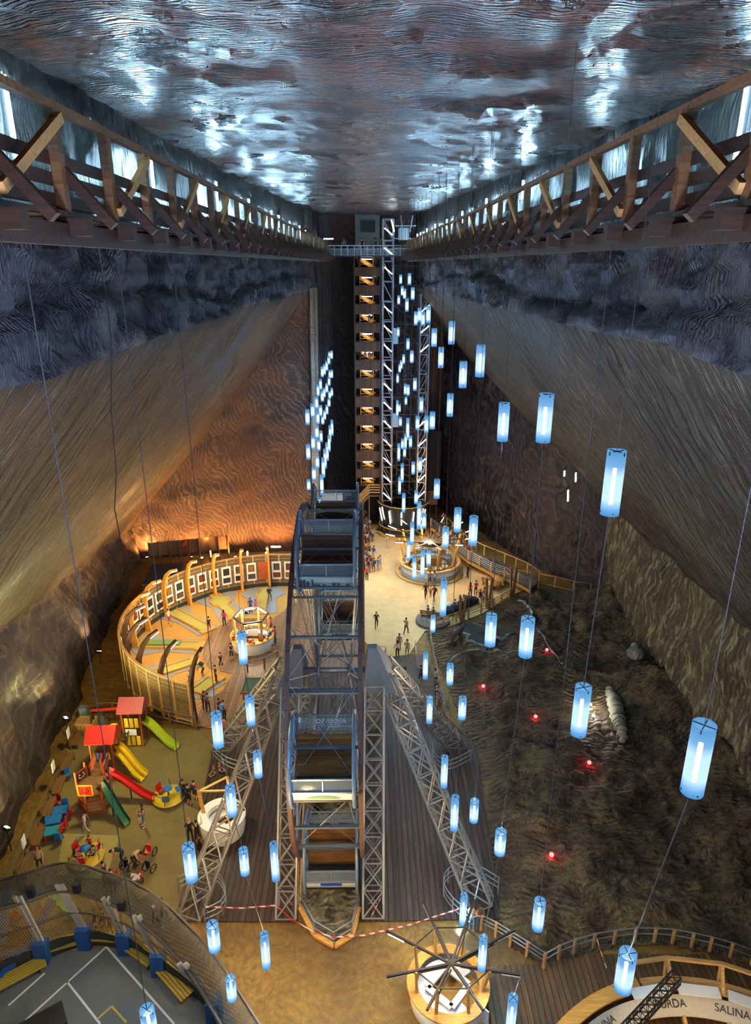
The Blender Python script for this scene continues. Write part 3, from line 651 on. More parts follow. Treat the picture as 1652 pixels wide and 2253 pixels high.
mb.lathe([(2.9, 1.1), (2.6, 1.15), (3.05, 3.0), (3.25, 4.1), (3.1, 4.1), (2.4, 1.1)], (4.5, .6, 0), 10, -PI, 0, False)
for k in range(11):
    a = -PI+PI*k/10; mb.bar((4.5+3.0*math.cos(a), .6+3.0*math.sin(a), .3), (4.5+3.1*math.cos(a), .6+3.1*math.sin(a), 1.2), .09)
mb.ring((4.5, .6, 0), 2.6, 2.95, .2, 1.05, 10, -PI, 0)
mb.build('drum_housing', plain('dark_housing', '2b2f30', .35, .3), lt)
mb = MB(); mb.ring((4.5, .6, 0), 3.0, 3.12, 1.15, 1.25, 10, -PI, 0); mb.ring((4.5, .6, 0), 3.2, 3.3, 4.1, 4.2, 10, -PI, 0)
for k in range(11):
    a = -PI+PI*k/10; mb.bar((4.5+3.02*math.cos(a), .6+3.02*math.sin(a), .3), (4.5+3.02*math.cos(a), .6+3.02*math.sin(a), 1.2), .07)
mb.build('drum_rail', M['wood_pale'], lt)
mb = MB(); mb.ring((4.5, .6, 0), 0, 3.4, 0, .28, 10, -PI, 0); mb.box((-.3, 1.2, .14), (5.0, 2.2, .28)); mb.build('plinth', M['wood_gold'], lt)
for k, a in enumerate([-155, -125, -97, -70, -38]):
    a = math.radians(a); p = (4.5+2.95*math.cos(a), 80.6+2.95*math.sin(a), 1.9); q = (4.5+3.3*math.cos(a), 80.6+3.3*math.sin(a), 3.6)
    cyl_light(T_P, p, q, .06, f'leaning tube light on the lift drum, {nth(k)} counted from the stair side', 'tube lights on the lift drum')
LV = [510, 553, 596, 682, 725, 766.6, 809.6, 852, 893, 934, 974.6, 1015, 1054, 1092]
for i, v in enumerate(LV):
    a = py(845, v-8, 79.85); b2 = py(861, v+7, 79.85)
    x0 = 2.0; cyl_light(T_W, (1.98, 79.8, a.z), (2.84, 79.8, b2.z), .05, f'slanting tube light on the tall lift column, {ordw(i, 14)} of its row', 'slanting tube lights on the tall lift column')
RV = [679, 725, 767, 931, 974.6, 1017, 1053, 1089]
for i, v in enumerate(RV):
    a = py(915, v+7, 79.85); b2 = py(933, v-8, 79.85)
    cyl_light(T_W, (6.2, 79.8, a.z), (7.05, 79.8, b2.z), .05, f'slanting tube light on the outer lift column, {ordw(i, 8)} of its row', 'slanting tube lights on the outer lift column')
cyl_light(T_W, py(861, 484, 79.7), py(867, 509, 79.7), .06, 'steep tube light at the very top of the lift tower', 'tube lights at the tower top')
cyl_light(T_W, py(712, 525.5, 86), py(733, 525.5, 86), .06, 'level tube light on the back wall above the bridge', 'tube lights at the tower top')
# bridge
zb_ = zv(563, 79.8); br = thing('footbridge', 'grey steel footbridge joining both walkways in front of the back wall', 'bridge', (0, 79.8, zb_))
mb = MB(); mb.box((1.2, 1.2, 0), (11, 2.4, .16)); mb.build('deck', M['steel_dk'], br)
mb = MB()
for i in range(16): x = -4.2+.72*i; mb.bar((x, 0, 0), (x, 0, 1.05), .07)
for z, w in ((1.05, .08), (.12, .06), (.72, .05)): mb.bar((-4.3, 0, z), (6.7, 0, z), w)
mb.build('railing', M['steel_lt'], br)
mb = MB(); mb.box((1.2, .02, .45), (11, .02, .5)); mb.build('mesh_panel', M['glass'], br)
# hoist frame at the lift top
hf = thing('lift_hoist', 'pale steel hoist box with two hanging struts beside the lift tower top', 'machinery', (0, 79.5, 0))
mb = MB(); p = py(888, 515, 79.5); mb.box((p.x, 0, p.z), (1.1, .6, 1.2)); mb.build('hoist_box', M['steel_lt'], hf)
mb = MB()
for u0, u1 in ((882, 885), (908, 902)):
    mb.bar(tuple(py(u0, 474, 79.5)-Vector((0, 79.5, 0))), tuple(py(u1, 510, 79.5)-Vector((0, 79.5, 0))), .12)
p = py(870, 497, 79.5); q = py(915, 497, 79.5); mb.bar((p.x, 0, p.z), (q.x, 0, q.z), .1)
for v in (525, 546): p = py(868, v, 79.5); q = py(905, v, 79.5); mb.bar((p.x, 0, p.z), (q.x, 0, q.z), .1)
mb.build('strut', M['steel_lt'], hf)
# black curtain strips and counter at the plaza's far side
mb = MB(); p = py(938, 948, 84); q = py(967, 1082, 84); mb.box(((p.x+q.x)/2, 84, (p.z+q.z)/2), (q.x-p.x, .12, p.z-q.z)); tag(mb.build('black_curtain', plain('curtain_black', '0c0b12', .9)), 'tall black curtain hanging beside the lift tower', 'curtain')
mb = MB(); p = py(935, 1080, 83.8); q = py(962, 1110, 83.8); mb.box(((p.x+q.x)/2, 83.8, (p.z+q.z)/2), (q.x-p.x, .1, p.z-q.z)); tag(mb.build('brown_banner', plain('banner_brown', '6b4636', .8)), 'brown square banner under the black curtain', 'banner')
mb = MB(); p = py(708, 1086, 80); q = py(754, 1104, 80); mb.box(((p.x+q.x)/2, 80, p.z/2+.03), (q.x-p.x, .3, p.z)); tag(mb.build('white_screen_panel', M['white']), 'white panel wall behind the wheel cabins at the back wall', 'panel')
# ------------------------------------------------------------------ big wheel
WX, WY, WZ, WR = -1.95, 33.9, 9.7, 9.5
A0 = 51
GW = 1.33
wh = thing('ferris_wheel', 'large steel ferris wheel with six barrel-shaped cabins standing in the middle of the hall', 'ferris wheel', (WX, WY, 0))
def rimp(x, a, r=WR): return Vector((x, r*math.cos(a), WZ+r*math.sin(a)))
for x in (-GW-.28, GW+.28):
    mb = MB(); n = 48
    for i in range(n): mb.bar(rimp(x, 2*PI*i/n), rimp(x, 2*PI*(i+1)/n), .34, .2, up=(1, 0, 0))
    mb.build('rim', plain('rust_dark_steel', '5a4238', .6, .1), wh)
mb = MB()
for i in range(24):
    a = 2*PI*i/24+.06; r = WR-.25
    mb = MB(); mb.bar(rimp(-GW-.28, a, r), rimp(GW+.28, a, r), .11)
    if i % 2 == 0:
        mb.bar(rimp(-GW-.28, a, r-.9), rimp(GW+.28, a, r-.9), .09)
        for x in (-GW-.28, GW+.28): mb.bar(rimp(x, a, r), rimp(x, a, r-.9), .09)
    mb.build('cross_bar', M['steel_blue'], wh)
mb = MB()
for i in range(24):
    a = 2*PI*i/24; 
    for x, hx in ((-GW-.28, -.9), (GW+.28, .9)):
        mb.tube([rimp(x, a), (hx, .25*math.cos(a+.8), WZ+.25*math.sin(a+.8))], .028, 4, False)
        if i % 3 == 0: mb.tube([rimp(x, a), (-hx, .25*math.cos(a-.8), WZ+.25*math.sin(a-.8))], .022, 4, False)
for i in range(12):
    a = 2*PI*i/12; b2 = 2*PI*(i+1)/12
    mb.tube([rimp(-GW-.28, a), rimp(GW+.28, b2)], .022, 4, False); mb.tube([rimp(GW+.28, a), rimp(-GW-.28, b2)], .022, 4, False)
mb.build('spokes', M['steel'], wh)
mb = MB(); mb.tube([(-2.8, 0, WZ), (2.8, 0, WZ)], .16, 12)
for x in (-.9, .9): mb.tube([(x-.08, 0, WZ), (x+.08, 0, WZ)], .5, 16)
mb.build('hub_axle', M['steel'], wh)
# cabins
PIC = {}
def cabin_mats():
    m, nt, b = nodes('painted_cabin_front'); N = nt.nodes; L = nt.links
    b.inputs['Base Color'].default_value = lin('6f9aa8'); b.inputs['Roughness'].default_value = .3
    return m
CB_BLUE = plain('cabin_front_pale_blue', '7fa9b4', .35, var=.05); CB_WHITE = plain('cabin_front_white', 'd6dad2', .35, var=.04)
SLAT = wood('cabin_slats', '6e4630', '43291c', scale=(.8, 10, 10), plank=.14, axis='Z', gap=.12)
SLAT_G = wood('cabin_slats_tan', '9a6a34', '6a441f', scale=(.8, 10, 10), plank=.14, axis='Z', gap=.12)
def text_mesh(body, size, mat, name='lettering', ext=.004, align='CENTER'):
    cu = bpy.data.curves.new('t', 'FONT'); cu.body = body; cu.size = size; cu.align_x = align; cu.align_y = 'CENTER'; cu.extrude = ext
    o = bpy.data.objects.new('t', cu); C.objects.link(o); dg = bpy.context.evaluated_depsgraph_get(); me = bpy.data.meshes.new_from_object(o.evaluated_get(dg))
    bpy.data.objects.remove(o); bpy.data.curves.remove(cu); me.name = name; me.materials.clear(); me.materials.append(mat); return me
TXT = text_mesh('ASCENSO', .32, plain('pale_letters', 'c8d0d2', .5)); TXT2 = text_mesh('lifts & wheels  service\nmaintenance  repair', .1, plain('pale_letters', 'c8d0d2', .5))
RR = 2.0
def end_ring():
    mb = MB()
    for r in (RR, RR*.82, RR*.45):
        mb.tube([(0, r*math.cos(2*PI*i/28), r*math.sin(2*PI*i/28)) for i in range(28)], .075 if r == RR else .045, 5, closed=True)
    for k in range(16):
        a = 2*PI*k/16; mb.bar((0, RR*.45*math.cos(a), RR*.45*math.sin(a)), (0, RR*math.cos(a), RR*math.sin(a)), .06, .05)
    return mb.mesh('end_ring', plain('ring_blue_grey', '6c8496', .35, .2))
ERING = end_ring()
def cabin(i, a, front, slat, txt, picture):
    c = rimp(0, a, WR-.1)
    g = bpy.data.objects.new('cabin', None); C.objects.link(g); g.parent = wh; g.location = c
    for x in (-GW, GW): link('end_ring', ERING, g, (x, 0, 0))
    mb = MB(); mb.box((0, .95, -.05), (2*GW-.1, .08, 1.14)); mb.box((0, .62, -.62), (2*GW-.1, .7, .1)); mb.box((0, .3, -.9), (2*GW-.1, .08, .6)); mb.build('bench', slat, g)
    mb = MB(); mb.box((0, -.2, -1.3), (2*GW-.1, 2.0, .08)); mb.build('floor_plate', M['black'], g)
    for (y, z) in ((1.55, 1.1), (1.2, .5), (-1.25, -.1), (-1.35, -.7)): mb = MB(); mb.bar((-GW, y, z), (GW, y, z), .075); mb.build('cross_rail', M['steel_lt'], g)
    for y, z, hh in ((1.38, .8, .6), (-1.3, -.4, .55)):
        mb = MB(); mb.box((0, y, z), (2*GW-.15, .03, hh)); mb.build('clear_screen', M['glass'], g)
        mb = MB(); mb.box((0, y-.02, z), (.05, .05, hh)); mb.build('mullion', M['steel_lt'], g)
    prof = [(-1.36, -.7), (-1.3, -1.0), (-1.15, -1.3), (-.9, -1.5)]
    mb = MB()
    for (y0, z0), (y1, z1) in zip(prof, prof[1:]):
        mb.add([(-GW+.05, y0, z0), (GW-.05, y0, z0), (GW-.05, y1, z1), (-GW+.05, y1, z1), (-GW+.05, y0+.04, z0), (GW-.05, y0+.04, z0), (GW-.05, y1+.04, z1), (-GW+.05, y1+.04, z1)], [(0, 1, 2, 3), (7, 6, 5, 4), (0, 3, 7, 4), (1, 5, 6, 2)], False)
    fp = mb.build('front_panel', front, g)
    mb = MB()
    if picture == 'skyline':     # little town silhouettes along the bottom
        rnd = random.Random(3); x = -1.2
        while x < 1.15:
            w_ = rnd.uniform(.08, .22); h_ = rnd.uniform(.04, .2) if x > -.6 else rnd.uniform(.2, .42)
            mb.box((x, -1.2-.12, -1.22+h_/2), (w_, .03, h_)); 
            if x < -.5: mb.add([(x-w_/2, -1.335, -1.22+h_), (x+w_/2, -1.335, -1.22+h_), (x, -1.335, -1.1+h_)], [(0, 1, 2)], False)
            x += w_*1.3
        mb.build('picture', plain('town_print', '2c3a40', .5), fp)
    elif picture == 'hill':
        mb.add([(.0+.75*math.cos(PI*k/12), -1.34, -1.05+.16*math.sin(PI*k/12)) for k in range(13)], [tuple(range(13))], False); mb.build('picture', plain('green_print', '5b8a50', .5), fp)
    elif picture == 'blue':
        mb.box((.0, -1.36, -.85), (1.1, .02, .18)); mb.build('picture', plain('blue_print', '1f3fa8', .5), fp)
    if txt:
        t1 = link('lettering', TXT, g, (.25, 1.34, .92)); t1.rotation_euler = (PI/2, 0, 0); t1.scale = (-1, 1, 1)
        t2 = link('lettering', TXT2, g, (.2, 1.34, .68)); t2.rotation_euler = (PI/2, 0, 0); t2.scale = (-1, 1, 1)
specs = [(CB_WHITE, SLAT, True, 'hill'), (CB_BLUE, SLAT, False, 'skyline'), (CB_WHITE, SLAT_G, True, 'hill'), (CB_WHITE, SLAT_G, False, 'blue'), (CB_WHITE, SLAT, False, ''), (CB_BLUE, SLAT, False, 'blue')]
for i, s_ in enumerate(specs): cabin(i, math.radians(A0+60*i), *s_)
# lattice legs
def lattice(mb, p, q, w0, w1, bay=1.1, axis=(0, 1, 0), r=.05, tie=.03):
    p = Vector(p); q = Vector(q); d = (q-p).normalized(); a = Vector(axis); a = (a-d*a.dot(d)).normalized(); b2 = d.cross(a)
    L = (q-p).length; n = max(2, int(L/bay))
    def cor(t): w = lerp(w0, w1, t); o = lerp(p, q, t); return [o+a*i*w/2+b2*j*w/2 for i, j in ((-1, -1), (1, -1), (1, 1), (-1, 1))]
    for k in range(4): mb.bar(cor(0)[k], cor(1)[k], r*2)
    for i in range(n+1):
        c0 = cor(i/n)
        for k in range(4): mb.bar(c0[k], c0[(k+1) % 4], r*1.1)
        if i < n:
            c1 = cor((i+1)/n)
            for k in range(4):
                mb.bar(c0[k], c1[(k+1) % 4], tie*2); mb.bar(c0[(k+1) % 4], c1[k], tie*2)
legm = plain('leg_steel', '8f8a82', .45, .45)
def leg(name, p, q, w0=1.1, w1=1.1, bay=1.15):
    o = Vector((WX, WY, 0)); mb = MB(); lattice(mb, Vector(p)-o, Vector(q)-o, w0, w1, bay); mb.build(name, legm, wh)
ax = WX
leg('lattice_column', (-4.24, 26.1, 0), (-4.3, 32.6, WZ-.3), 1.0, 1.0); leg('lattice_column', (.2, 26.1, 0), (.35, 32.6, WZ-.3), 1.05, 1.05)
leg('lattice_column', (-4.3, 41.5, 0), (-4.3, 35.2, WZ-.3), 1.0, 1.0); leg('lattice_column', (.25, 41.5, 0), (.35, 35.2, WZ-.3), 1.0, 1.0)
leg('slanting_leg', (-9.3, 26.3, 0), (-4.9, 33.4, WZ-.2), 1.15, .9, 1.3); leg('slanting_leg', (5.95, 26.6, 0), (1.0, 33.4, WZ-.2), 1.15, .9, 1.3)
leg('slanting_leg', (-10.3, 39.3, 0), (-4.9, 34.6, WZ-.2), 1.15, .9, 1.3); leg('slanting_leg', (6.2, 39.4, 0), (1.0, 34.6, WZ-.2), 1.15, .9, 1.3)
for x0, x1, s_ in ((-5.2, -3.6, -1), (-.3, 1.6, 1)):
    mb = MB(); xm = (x0+x1)/2
    base = [(x0, 32.4, WZ-.6), (x1, 32.4, WZ-.6), (x1, 35.6, WZ-.6), (x0, 35.6, WZ-.6)]; ap = [(xm-.25-.4*s_, 33.7, WZ+1.5), (xm+.25-.4*s_, 33.7, WZ+1.5), (xm+.25-.4*s_, 34.2, WZ+1.5), (xm-.25-.4*s_, 34.2, WZ+1.5)]
    vs = [(x-WX, y-WY, z) for x, y, z in base+ap]; mb.add(vs, [(0, 1, 5, 4), (1, 2, 6, 5), (2, 3, 7, 6), (3, 0, 4, 7), (4, 5, 6, 7)], False)
    mb.build('bearing_cover', plain('grey_tarpaulin', '6e7070', .8, bump=.4), wh)
# deck under the wheel and its water basin
DK = wood('dark_striped_deck', '63462c', '3a2a1c', scale=(6, .5, 1), plank=.32, axis='X', gap=.3)
P = pzs([(385, 2027), (656, 2029), (672, 1640), (470, 1640)]); flat('floor_deck_west', P, -.02, .06, DK)
P = pzs([(792, 2029), (1100, 2022), (1050, 1640), (850, 1640), (788, 1640)]); flat('floor_deck_east', P, -.02, .06, DK)
P = pzs([(672, 1640), (788, 1640), (850, 1640), (1050, 1640), (960, 1560), (905, 1500), (850, 1478), (600, 1462), (470, 1640)]); flat('floor_deck_far', P, -.02, .061, wood('brown_striped_deck', '6a4c30', '3c2c1f', scale=(6, .5, 1), plank=.32, axis='X', gap=.3))
bas = [pz(*q) for q in [(672, 1650), (788, 1650), (790, 2000), (775, 2060), (735, 2085), (692, 2060), (660, 2000)]]
bs = thing('water_basin', 'dark shallow water basin with mossy bed and curved rail under the wheel', 'basin', (bas[0].x, bas[0].y, 0))
o0 = Vector((bas[0].x, bas[0].y, 0))
mb = MB(); mb.prism([(p.x-o0.x, p.y-o0.y) for p in bas], -.02, .08); mb.build('bed', rock('mossy_bed', [(.35, '2c2414'), (.5, '5f5335'), (.62, '8f8560'), (.72, 'aca684')], bump=.9, fine=4, big=1.1, rough=(.15, .6)), bs)
front = [Vector((p.x, p.y, 0))-o0 for p in bas[2:]]
mb = MB()
for z in (.55, 1.05): mb.tube([p+Vector((0, 0, z)) for p in front], .035, 5)
for a, b2 in zip(front, front[1:]):
    mb.bar(a, a+Vector((0, 0, 1.05)), .05)
mb.build('railing', M['steel_lt'], bs)
mb = MB()
for a, b2 in zip(front, front[1:]): mb.bar(a+Vector((0, 0, .1)), b2+Vector((0, 0, .1)), .25, .14)
mb.bar(front[-1]+Vector((0, 0, .1)), (0, 0, .1), .1, .12); mb.build('wooden_kerb', M['wood_gold'], bs)
# curved guard rails round the slanting legs, and barrier tape
def guard(pix, label):
    P = [pz(*q) for q in pix]; t = thing('guard_rail', label, 'railing', P[0], 0, 'guard rails round the wheel legs'); o0 = P[0]
    mb = MB()
    # smooth through the points
    Q = []
    for i in range(len(P)-1):
        for k in range(5):
            t_ = k/5; p0, p1, p2, p3 = P[max(i-1, 0)], P[i], P[i+1], P[min(i+2, len(P)-1)]
            Q.append(.5*((2*p1)+(p2-p0)*t_+(2*p0-5*p1+4*p2-p3)*t_*t_+(3*p1-p0-3*p2+p3)*t_**3))
    Q.append(P[-1])
    for z in (.4, .75, 1.1): mb.tube([p-o0+Vector((0, 0, z)) for p in Q], .03, 5)
    mb.build('rail', M['steel_lt'], t)
    for p in Q[::5]: mb = MB(); mb.bar(p-o0, p-o0+Vector((0, 0, 1.1)), .05); mb.build('post', M['steel_lt'], t)
guard([(395, 1965), (440, 1945), (478, 1950), (498, 1985), (490, 2015), (452, 2035)], 'curved triple guard rail round the near west leg of the wheel')
guard([(470, 1670), (500, 1695), (540, 1705), (570, 1690)], 'curved triple guard rail round the far west leg of the wheel')
guard([(950, 1660), (958, 1690), (990, 1702), (1035, 1680)], 'curved triple guard rail round the far east leg of the wheel')
guard([(1095, 1965), (1030, 1930), (985, 1945), (975, 1975), (995, 2010), (1040, 2048)], 'curved triple guard rail round the near east leg of the wheel')
TAPE = wood('tape', 'd8d0c8', 'd8d0c8'); 
def tape_mat():
    m, nt, b = nodes('red_white_tape'); N = nt.nodes; L = nt.links
    tc = N.new('ShaderNodeTexCoord'); w = N.new('ShaderNodeTexWave'); w.inputs['Scale'].default_value = 1.1; w.bands_direction = 'DIAGONAL'; L.new(tc.outputs['Object'], w.inputs['Vector'])
    g = N.new('ShaderNodeMath'); g.operation = 'GREATER_THAN'; g.inputs[1].default_value = .5; L.new(w.outputs['Fac'], g.inputs[0])
    mx = N.new('ShaderNodeMix'); mx.data_type = 'RGBA'; L.new(g.outputs[0], mx.inputs['Factor']); mx.inputs['A'].default_value = lin('c8302a'); mx.inputs['B'].default_value = lin('e8e0d8'); L.new(mx.outputs['Result'], b.inputs['Base Color']); return m
TAPE = tape_mat()
for pix, lab in (([(452, 1995), (530, 1998), (608, 1992), (640, 2022), (690, 2050), (735, 2062)], 'red and white barrier tape from the guard rail to the water basin'), ([(735, 2062), (800, 2058), (900, 2035), (1008, 2000)], 'red and white barrier tape from the water basin to the near east leg'), ([(815, 2020), (838, 1975), (842, 1965)], 'short red and white tape hanging at the foot of the tower column')):
    mb = MB(); P = [pz(u, v, .9) for u, v in pix]
    for a, b2 in zip(P, P[1:]): mb.bar(a, b2, .012, .09)
    tag(mb.build('barrier_tape', TAPE), lab, 'tape')
# ------------------------------------------------------------------ people
SKINS = ['c98f6b', 'b97c58', 'd9a27e', 'a96f4c']
def fab(c): return plain('cloth_'+c, c, .85, var=.12, scale=20)
def sk(c): return plain('skin_'+c, c, .55, var=.05)
POSES = {}
def make_pose(name, J, fingers=True):
    """J: joint dict; one continuous skinned body"""
    vs = []; es = []; rad = []; zone = []
    def v(p, r, z):
        vs.append(Vector(p)); rad.append(r if isinstance(r, tuple) else (r, r)); zone.append(z); return len(vs)-1
    def e(a, b): es.append((a, b))
    pel = v(J['pelvis'], (.15, .11), 2); sp = v(J['spine'], (.135, .10), 1); ch = v(J['chest'], (.165, .11), 1); nk = v(J['neck'], .052, 0)
    hb = v(J['chin'], (.062, .07), 0); hm = v(J['head'], (.076, .092), 0); ht = v(J['crown'], (.068, .08), 0)
    for a, b in ((pel, sp), (sp, ch), (ch, nk), (nk, hb), (hb, hm), (hm, ht)): e(a, b)
    face = (Vector(J['face'])).normalized(); H0 = Vector(J['head']); C0 = Vector(J['chin'])
    ns = v(H0*.55+C0*.45+face*.105, .013, 0); e(hm, ns)
    side = face.cross(Vector(J['crown'])-C0).normalized()
    for s in (-1, 1): er = v(H0*.6+C0*.4+side*s*.088, .014, 0); e(hm, er)
    for s, k in ((-1, 'L'), (1, 'R')):
        sh = v(J['sh'+k], .058, 1); el = v(J['el'+k], .041, 4); wr = v(J['wr'+k], .027, 0)
        e(ch, sh); e(sh, el); e(el, wr)
        d = (Vector(J['wr'+k])-Vector(J['el'+k])).normalized(); palmn = Vector((s, 0, 0)); w_ = d.cross(palmn)
        if w_.length < .3: w_ = Vector((0, 1, 0))
        w_.normalize(); cur = w_.cross(d).normalized()
        W = Vector(J['wr'+k]); pm = v(W+d*.055, (.03, .022), 0); e(wr, pm)
        if fingers:
            for i, L in enumerate((.062, .072, .068, .052)):
                o = w_*(-.027+.018*i)
                a = v(W+d*.095+o, .0085, 0); b = v(W+d*(.095+L*.55)+o*1.1-cur*s*.008, .0075, 0); c = v(W+d*(.095+L*.9)+o*1.1-cur*s*.028, .0065, 0)
                e(pm, a); e(a, b); e(b, c)
            a = v(W+d*.045-w_*.04, .01, 0); b = v(W+d*.08-w_*.055-cur*s*.012, .0085, 0); e(pm, a); e(a, b)
    for k in ('L', 'R'):
        hp = v(J['hip'+k], (.088, .092), 2); kn = v(J['kn'+k], .058, 2); an = v(J['an'+k], .038, 5); tt = v(J['toe'+k], (.042, .032), 3); md = v(lerp(Vector(J['kn'+k]), Vector(J['an'+k]), .35), .054, 5)
        e(pel, hp); e(hp, kn); e(kn, md); e(md, an); e(an, tt)
    me = bpy.data.meshes.new('b'); me.from_pydata(vs, es, []); o = bpy.data.objects.new('b', me); C.objects.link(o)
    m = o.modifiers.new('s', 'SKIN'); m.use_smooth_shade = True; m.branch_smoothing = .6
    for i, sv in enumerate(me.skin_vertices[0].data): sv.radius = rad[i]; sv.use_root = (i == 0)
    ss = o.modifiers.new('u', 'SUBSURF'); ss.levels = 1; ss.render_levels = 1
    dg = bpy.context.evaluated_depsgraph_get(); out = bpy.data.meshes.new_from_object(o.evaluated_get(dg)); bpy.data.objects.remove(o)
    out.name = 'person_'+name; out.materials.clear()
    for k in range(7): out.materials.append(M['white'])
    segs = [(vs[a], vs[b], zone[b]) for a, b in es]
    for f in out.polygons:
        c = f.center; best = 9; bz = 0
        for a, b, z in segs:
            d = b-a; t = max(0, min(1, (c-a).dot(d)/max(1e-9, d.length_squared))); q = (a+d*t-c).length
            if q < best: best = q; bz = z
        f.material_index = bz; f.use_smooth = True
    # eyes and mouth
    bm = bmesh.new(); bm.from_mesh(out)
    up = (Vector(J['crown'])-C0).normalized()
    for s in (-1, 1):
        M4 = Matrix.Translation(H0*.8+C0*.2+face*.083+side*s*.031) @ Matrix.Scale(.011, 4)
        r = bmesh.ops.create_icosphere(bm, subdivisions=1, radius=1, matrix=M4)
        for vv in r['verts']:
            for ff in vv.link_faces: ff.material_index = 6
    M4 = Matrix.Translation(H0*.2+C0*.8+face*.068) @ Matrix.Diagonal((.022, .01, .006, 1))
    r = bmesh.ops.create_icosphere(bm, subdivisions=1, radius=1, matrix=M4)
    for vv in r['verts']:
        for ff in vv.link_faces: ff.material_index = 6
    bm.to_mesh(out); bm.free()
    # hair cap
    hair = {}
    for long in (0, 1):
        mb = MB(); cen = H0+up*.02-face*.012
        ax_f, ax_s, ax_u = face, side, up
        n, mm = 14, 9; vv = []
        for j in range(mm+1):
            th = PI*j/mm*(.62 if not long else .66)
            for i in range(n):
                ph = 2*PI*i/n; q = ax_s*(.088*math.sin(th)*math.cos(ph))+ax_f*(.103*math.sin(th)*math.sin(ph))+ax_u*(.105*math.cos(th))
                fr = math.sin(ph)
                if fr > .2 and th > .95: q *= .86
                if long and th > 1.3 and fr < .25: q = q*1.05-ax_u*.16*(th-1.3)/.75*1.4
                vv.append(cen+q)
        mb.add(vv, [(j*n+i, (j+1)*n+i, (j+1)*n+(i+1) % n, j*n+(i+1) % n) for j in range(mm) for i in range(n)], True)
        hair[long] = mb.mesh('hair', M['black']); 
    bp = None
    mb = MB(); cc = Vector(J['chest'])*.6+Vector(J['spine'])*.4; bk = -Vector(J['face']).normalized(); bk.z = 0; bk.normalize(); bend = (Vector(J['chest'])-Vector(J['spine'])).normalized()
    nrm = (bk-bend*bk.dot(bend)).normalized()
    rot = Matrix((bend.cross(nrm), nrm, bend)).transposed()
    for k, (sx, sy, sz) in enumerate(((.3, .13, .4), (.26, .19, .3))): mb.box(cc+nrm*(.16+.02*k)-bend*.03*k, (sx, sy, sz), rot)
    bp = mb.mesh('backpack', M['black'])
    mb = MB(); mb.box(cc+nrm*.02, (.1, .1, .1))
    POSES[name] = (out, hair, bp)
def base(**kw):
    J = dict(pelvis=(0, 0, .95), spine=(0, .01, 1.13), chest=(0, .01, 1.33), neck=(0, 0, 1.48), chin=(0, -.015, 1.545), head=(0, -.015, 1.625), crown=(0, 0, 1.68), face=(0, -1, 0),
             shL=(-.175, .01, 1.40), shR=(.175, .01, 1.40), elL=(-.235, .03, 1.13), elR=(.235, .03, 1.13), wrL=(-.25, -.06, .90), wrR=(.25, -.06, .90),
             hipL=(-.09, 0, .88), hipR=(.09, 0, .88), knL=(-.1, -.02, .48), knR=(.1, -.02, .48), anL=(-.105, .02, .08), anR=(.105, .02, .08), toeL=(-.12, -.14, .035), toeR=(.12, -.14, .035))
    J.update(kw); return J
make_pose('stand', base())
make_pose('stand_shift', base(pelvis=(.03, 0, .95), hipL=(-.06, 0, .88), hipR=(.12, 0, .9), knL=(-.12, -.08, .49), anL=(-.15, -.02, .08), toeL=(-.2, -.15, .035), elL=(-.26, .04, 1.14), wrL=(-.14, -.16, 1.02), elR=(.27, .05, 1.15), wrR=(.17, -.08, .93)))
make_pose('walk', base(knL=(-.1, -.18, .52), anL=(-.1, -.22, .1), toeL=(-.11, -.38, .06), knR=(.1, .06, .48), anR=(.1, .3, .13), toeR=(.11, .2, .035), elL=(-.24, .14, 1.16), wrL=(-.25, .2, .93), elR=(.24, -.08, 1.14), wrR=(.23, -.27, 1.0)))
make_pose('hold', base(elL=(-.24, -.02, 1.15), wrL=(-.1, -.24, 1.24), elR=(.24, -.02, 1.15), wrR=(.09, -.26, 1.2), face=(0, -1, -.25), head=(0, -.03, 1.62), chin=(0, -.025, 1.54)))
make_pose('reach', base(chest=(0, -.02, 1.33), elL=(-.28, -.14, 1.35), wrL=(-.2, -.36, 1.5), elR=(.24, .03, 1.14), wrR=(.22, -.16, .98), knR=(.12, -.1, .5)))
make_pose('bend', base(pelvis=(0, .12, .92), spine=(0, -.04, 1.06), chest=(0, -.22, 1.14), neck=(0, -.36, 1.16), chin=(0, -.42, 1.13), head=(0, -.49, 1.15), crown=(0, -.53, 1.19), face=(0, -.5, -.85),
                       shL=(-.17, -.26, 1.14), shR=(.17, -.26, 1.14), elL=(-.2, -.36, .9), elR=(.2, -.36, .9), wrL=(-.1, -.42, .68), wrR=(.1, -.42, .7), hipL=(-.09, .1, .86), hipR=(.09, .1, .86), knL=(-.12, -.06, .48), knR=(.12, -.06, .48)))
make_pose('sit', base(pelvis=(0, 0, .52), spine=(0, .0, .7), chest=(0, -.02, .9), neck=(0, -.03, 1.05), chin=(0, -.05, 1.115), head=(0, -.055, 1.195), crown=(0, -.04, 1.25),
                      shL=(-.175, -.02, .97), shR=(.175, -.02, .97), elL=(-.24, -.08, .72), elR=(.24, -.08, .72), wrL=(-.13, -.28, .62), wrR=(.13, -.28, .62), hipL=(-.1, -.03, .5), hipR=(.1, -.03, .5), knL=(-.13, -.42, .5), knR=(.13, -.42, .5), anL=(-.13, -.42, .09), anR=(.13, -.4, .09), toeL=(-.14, -.57, .04), toeR=(.14, -.55, .04)))
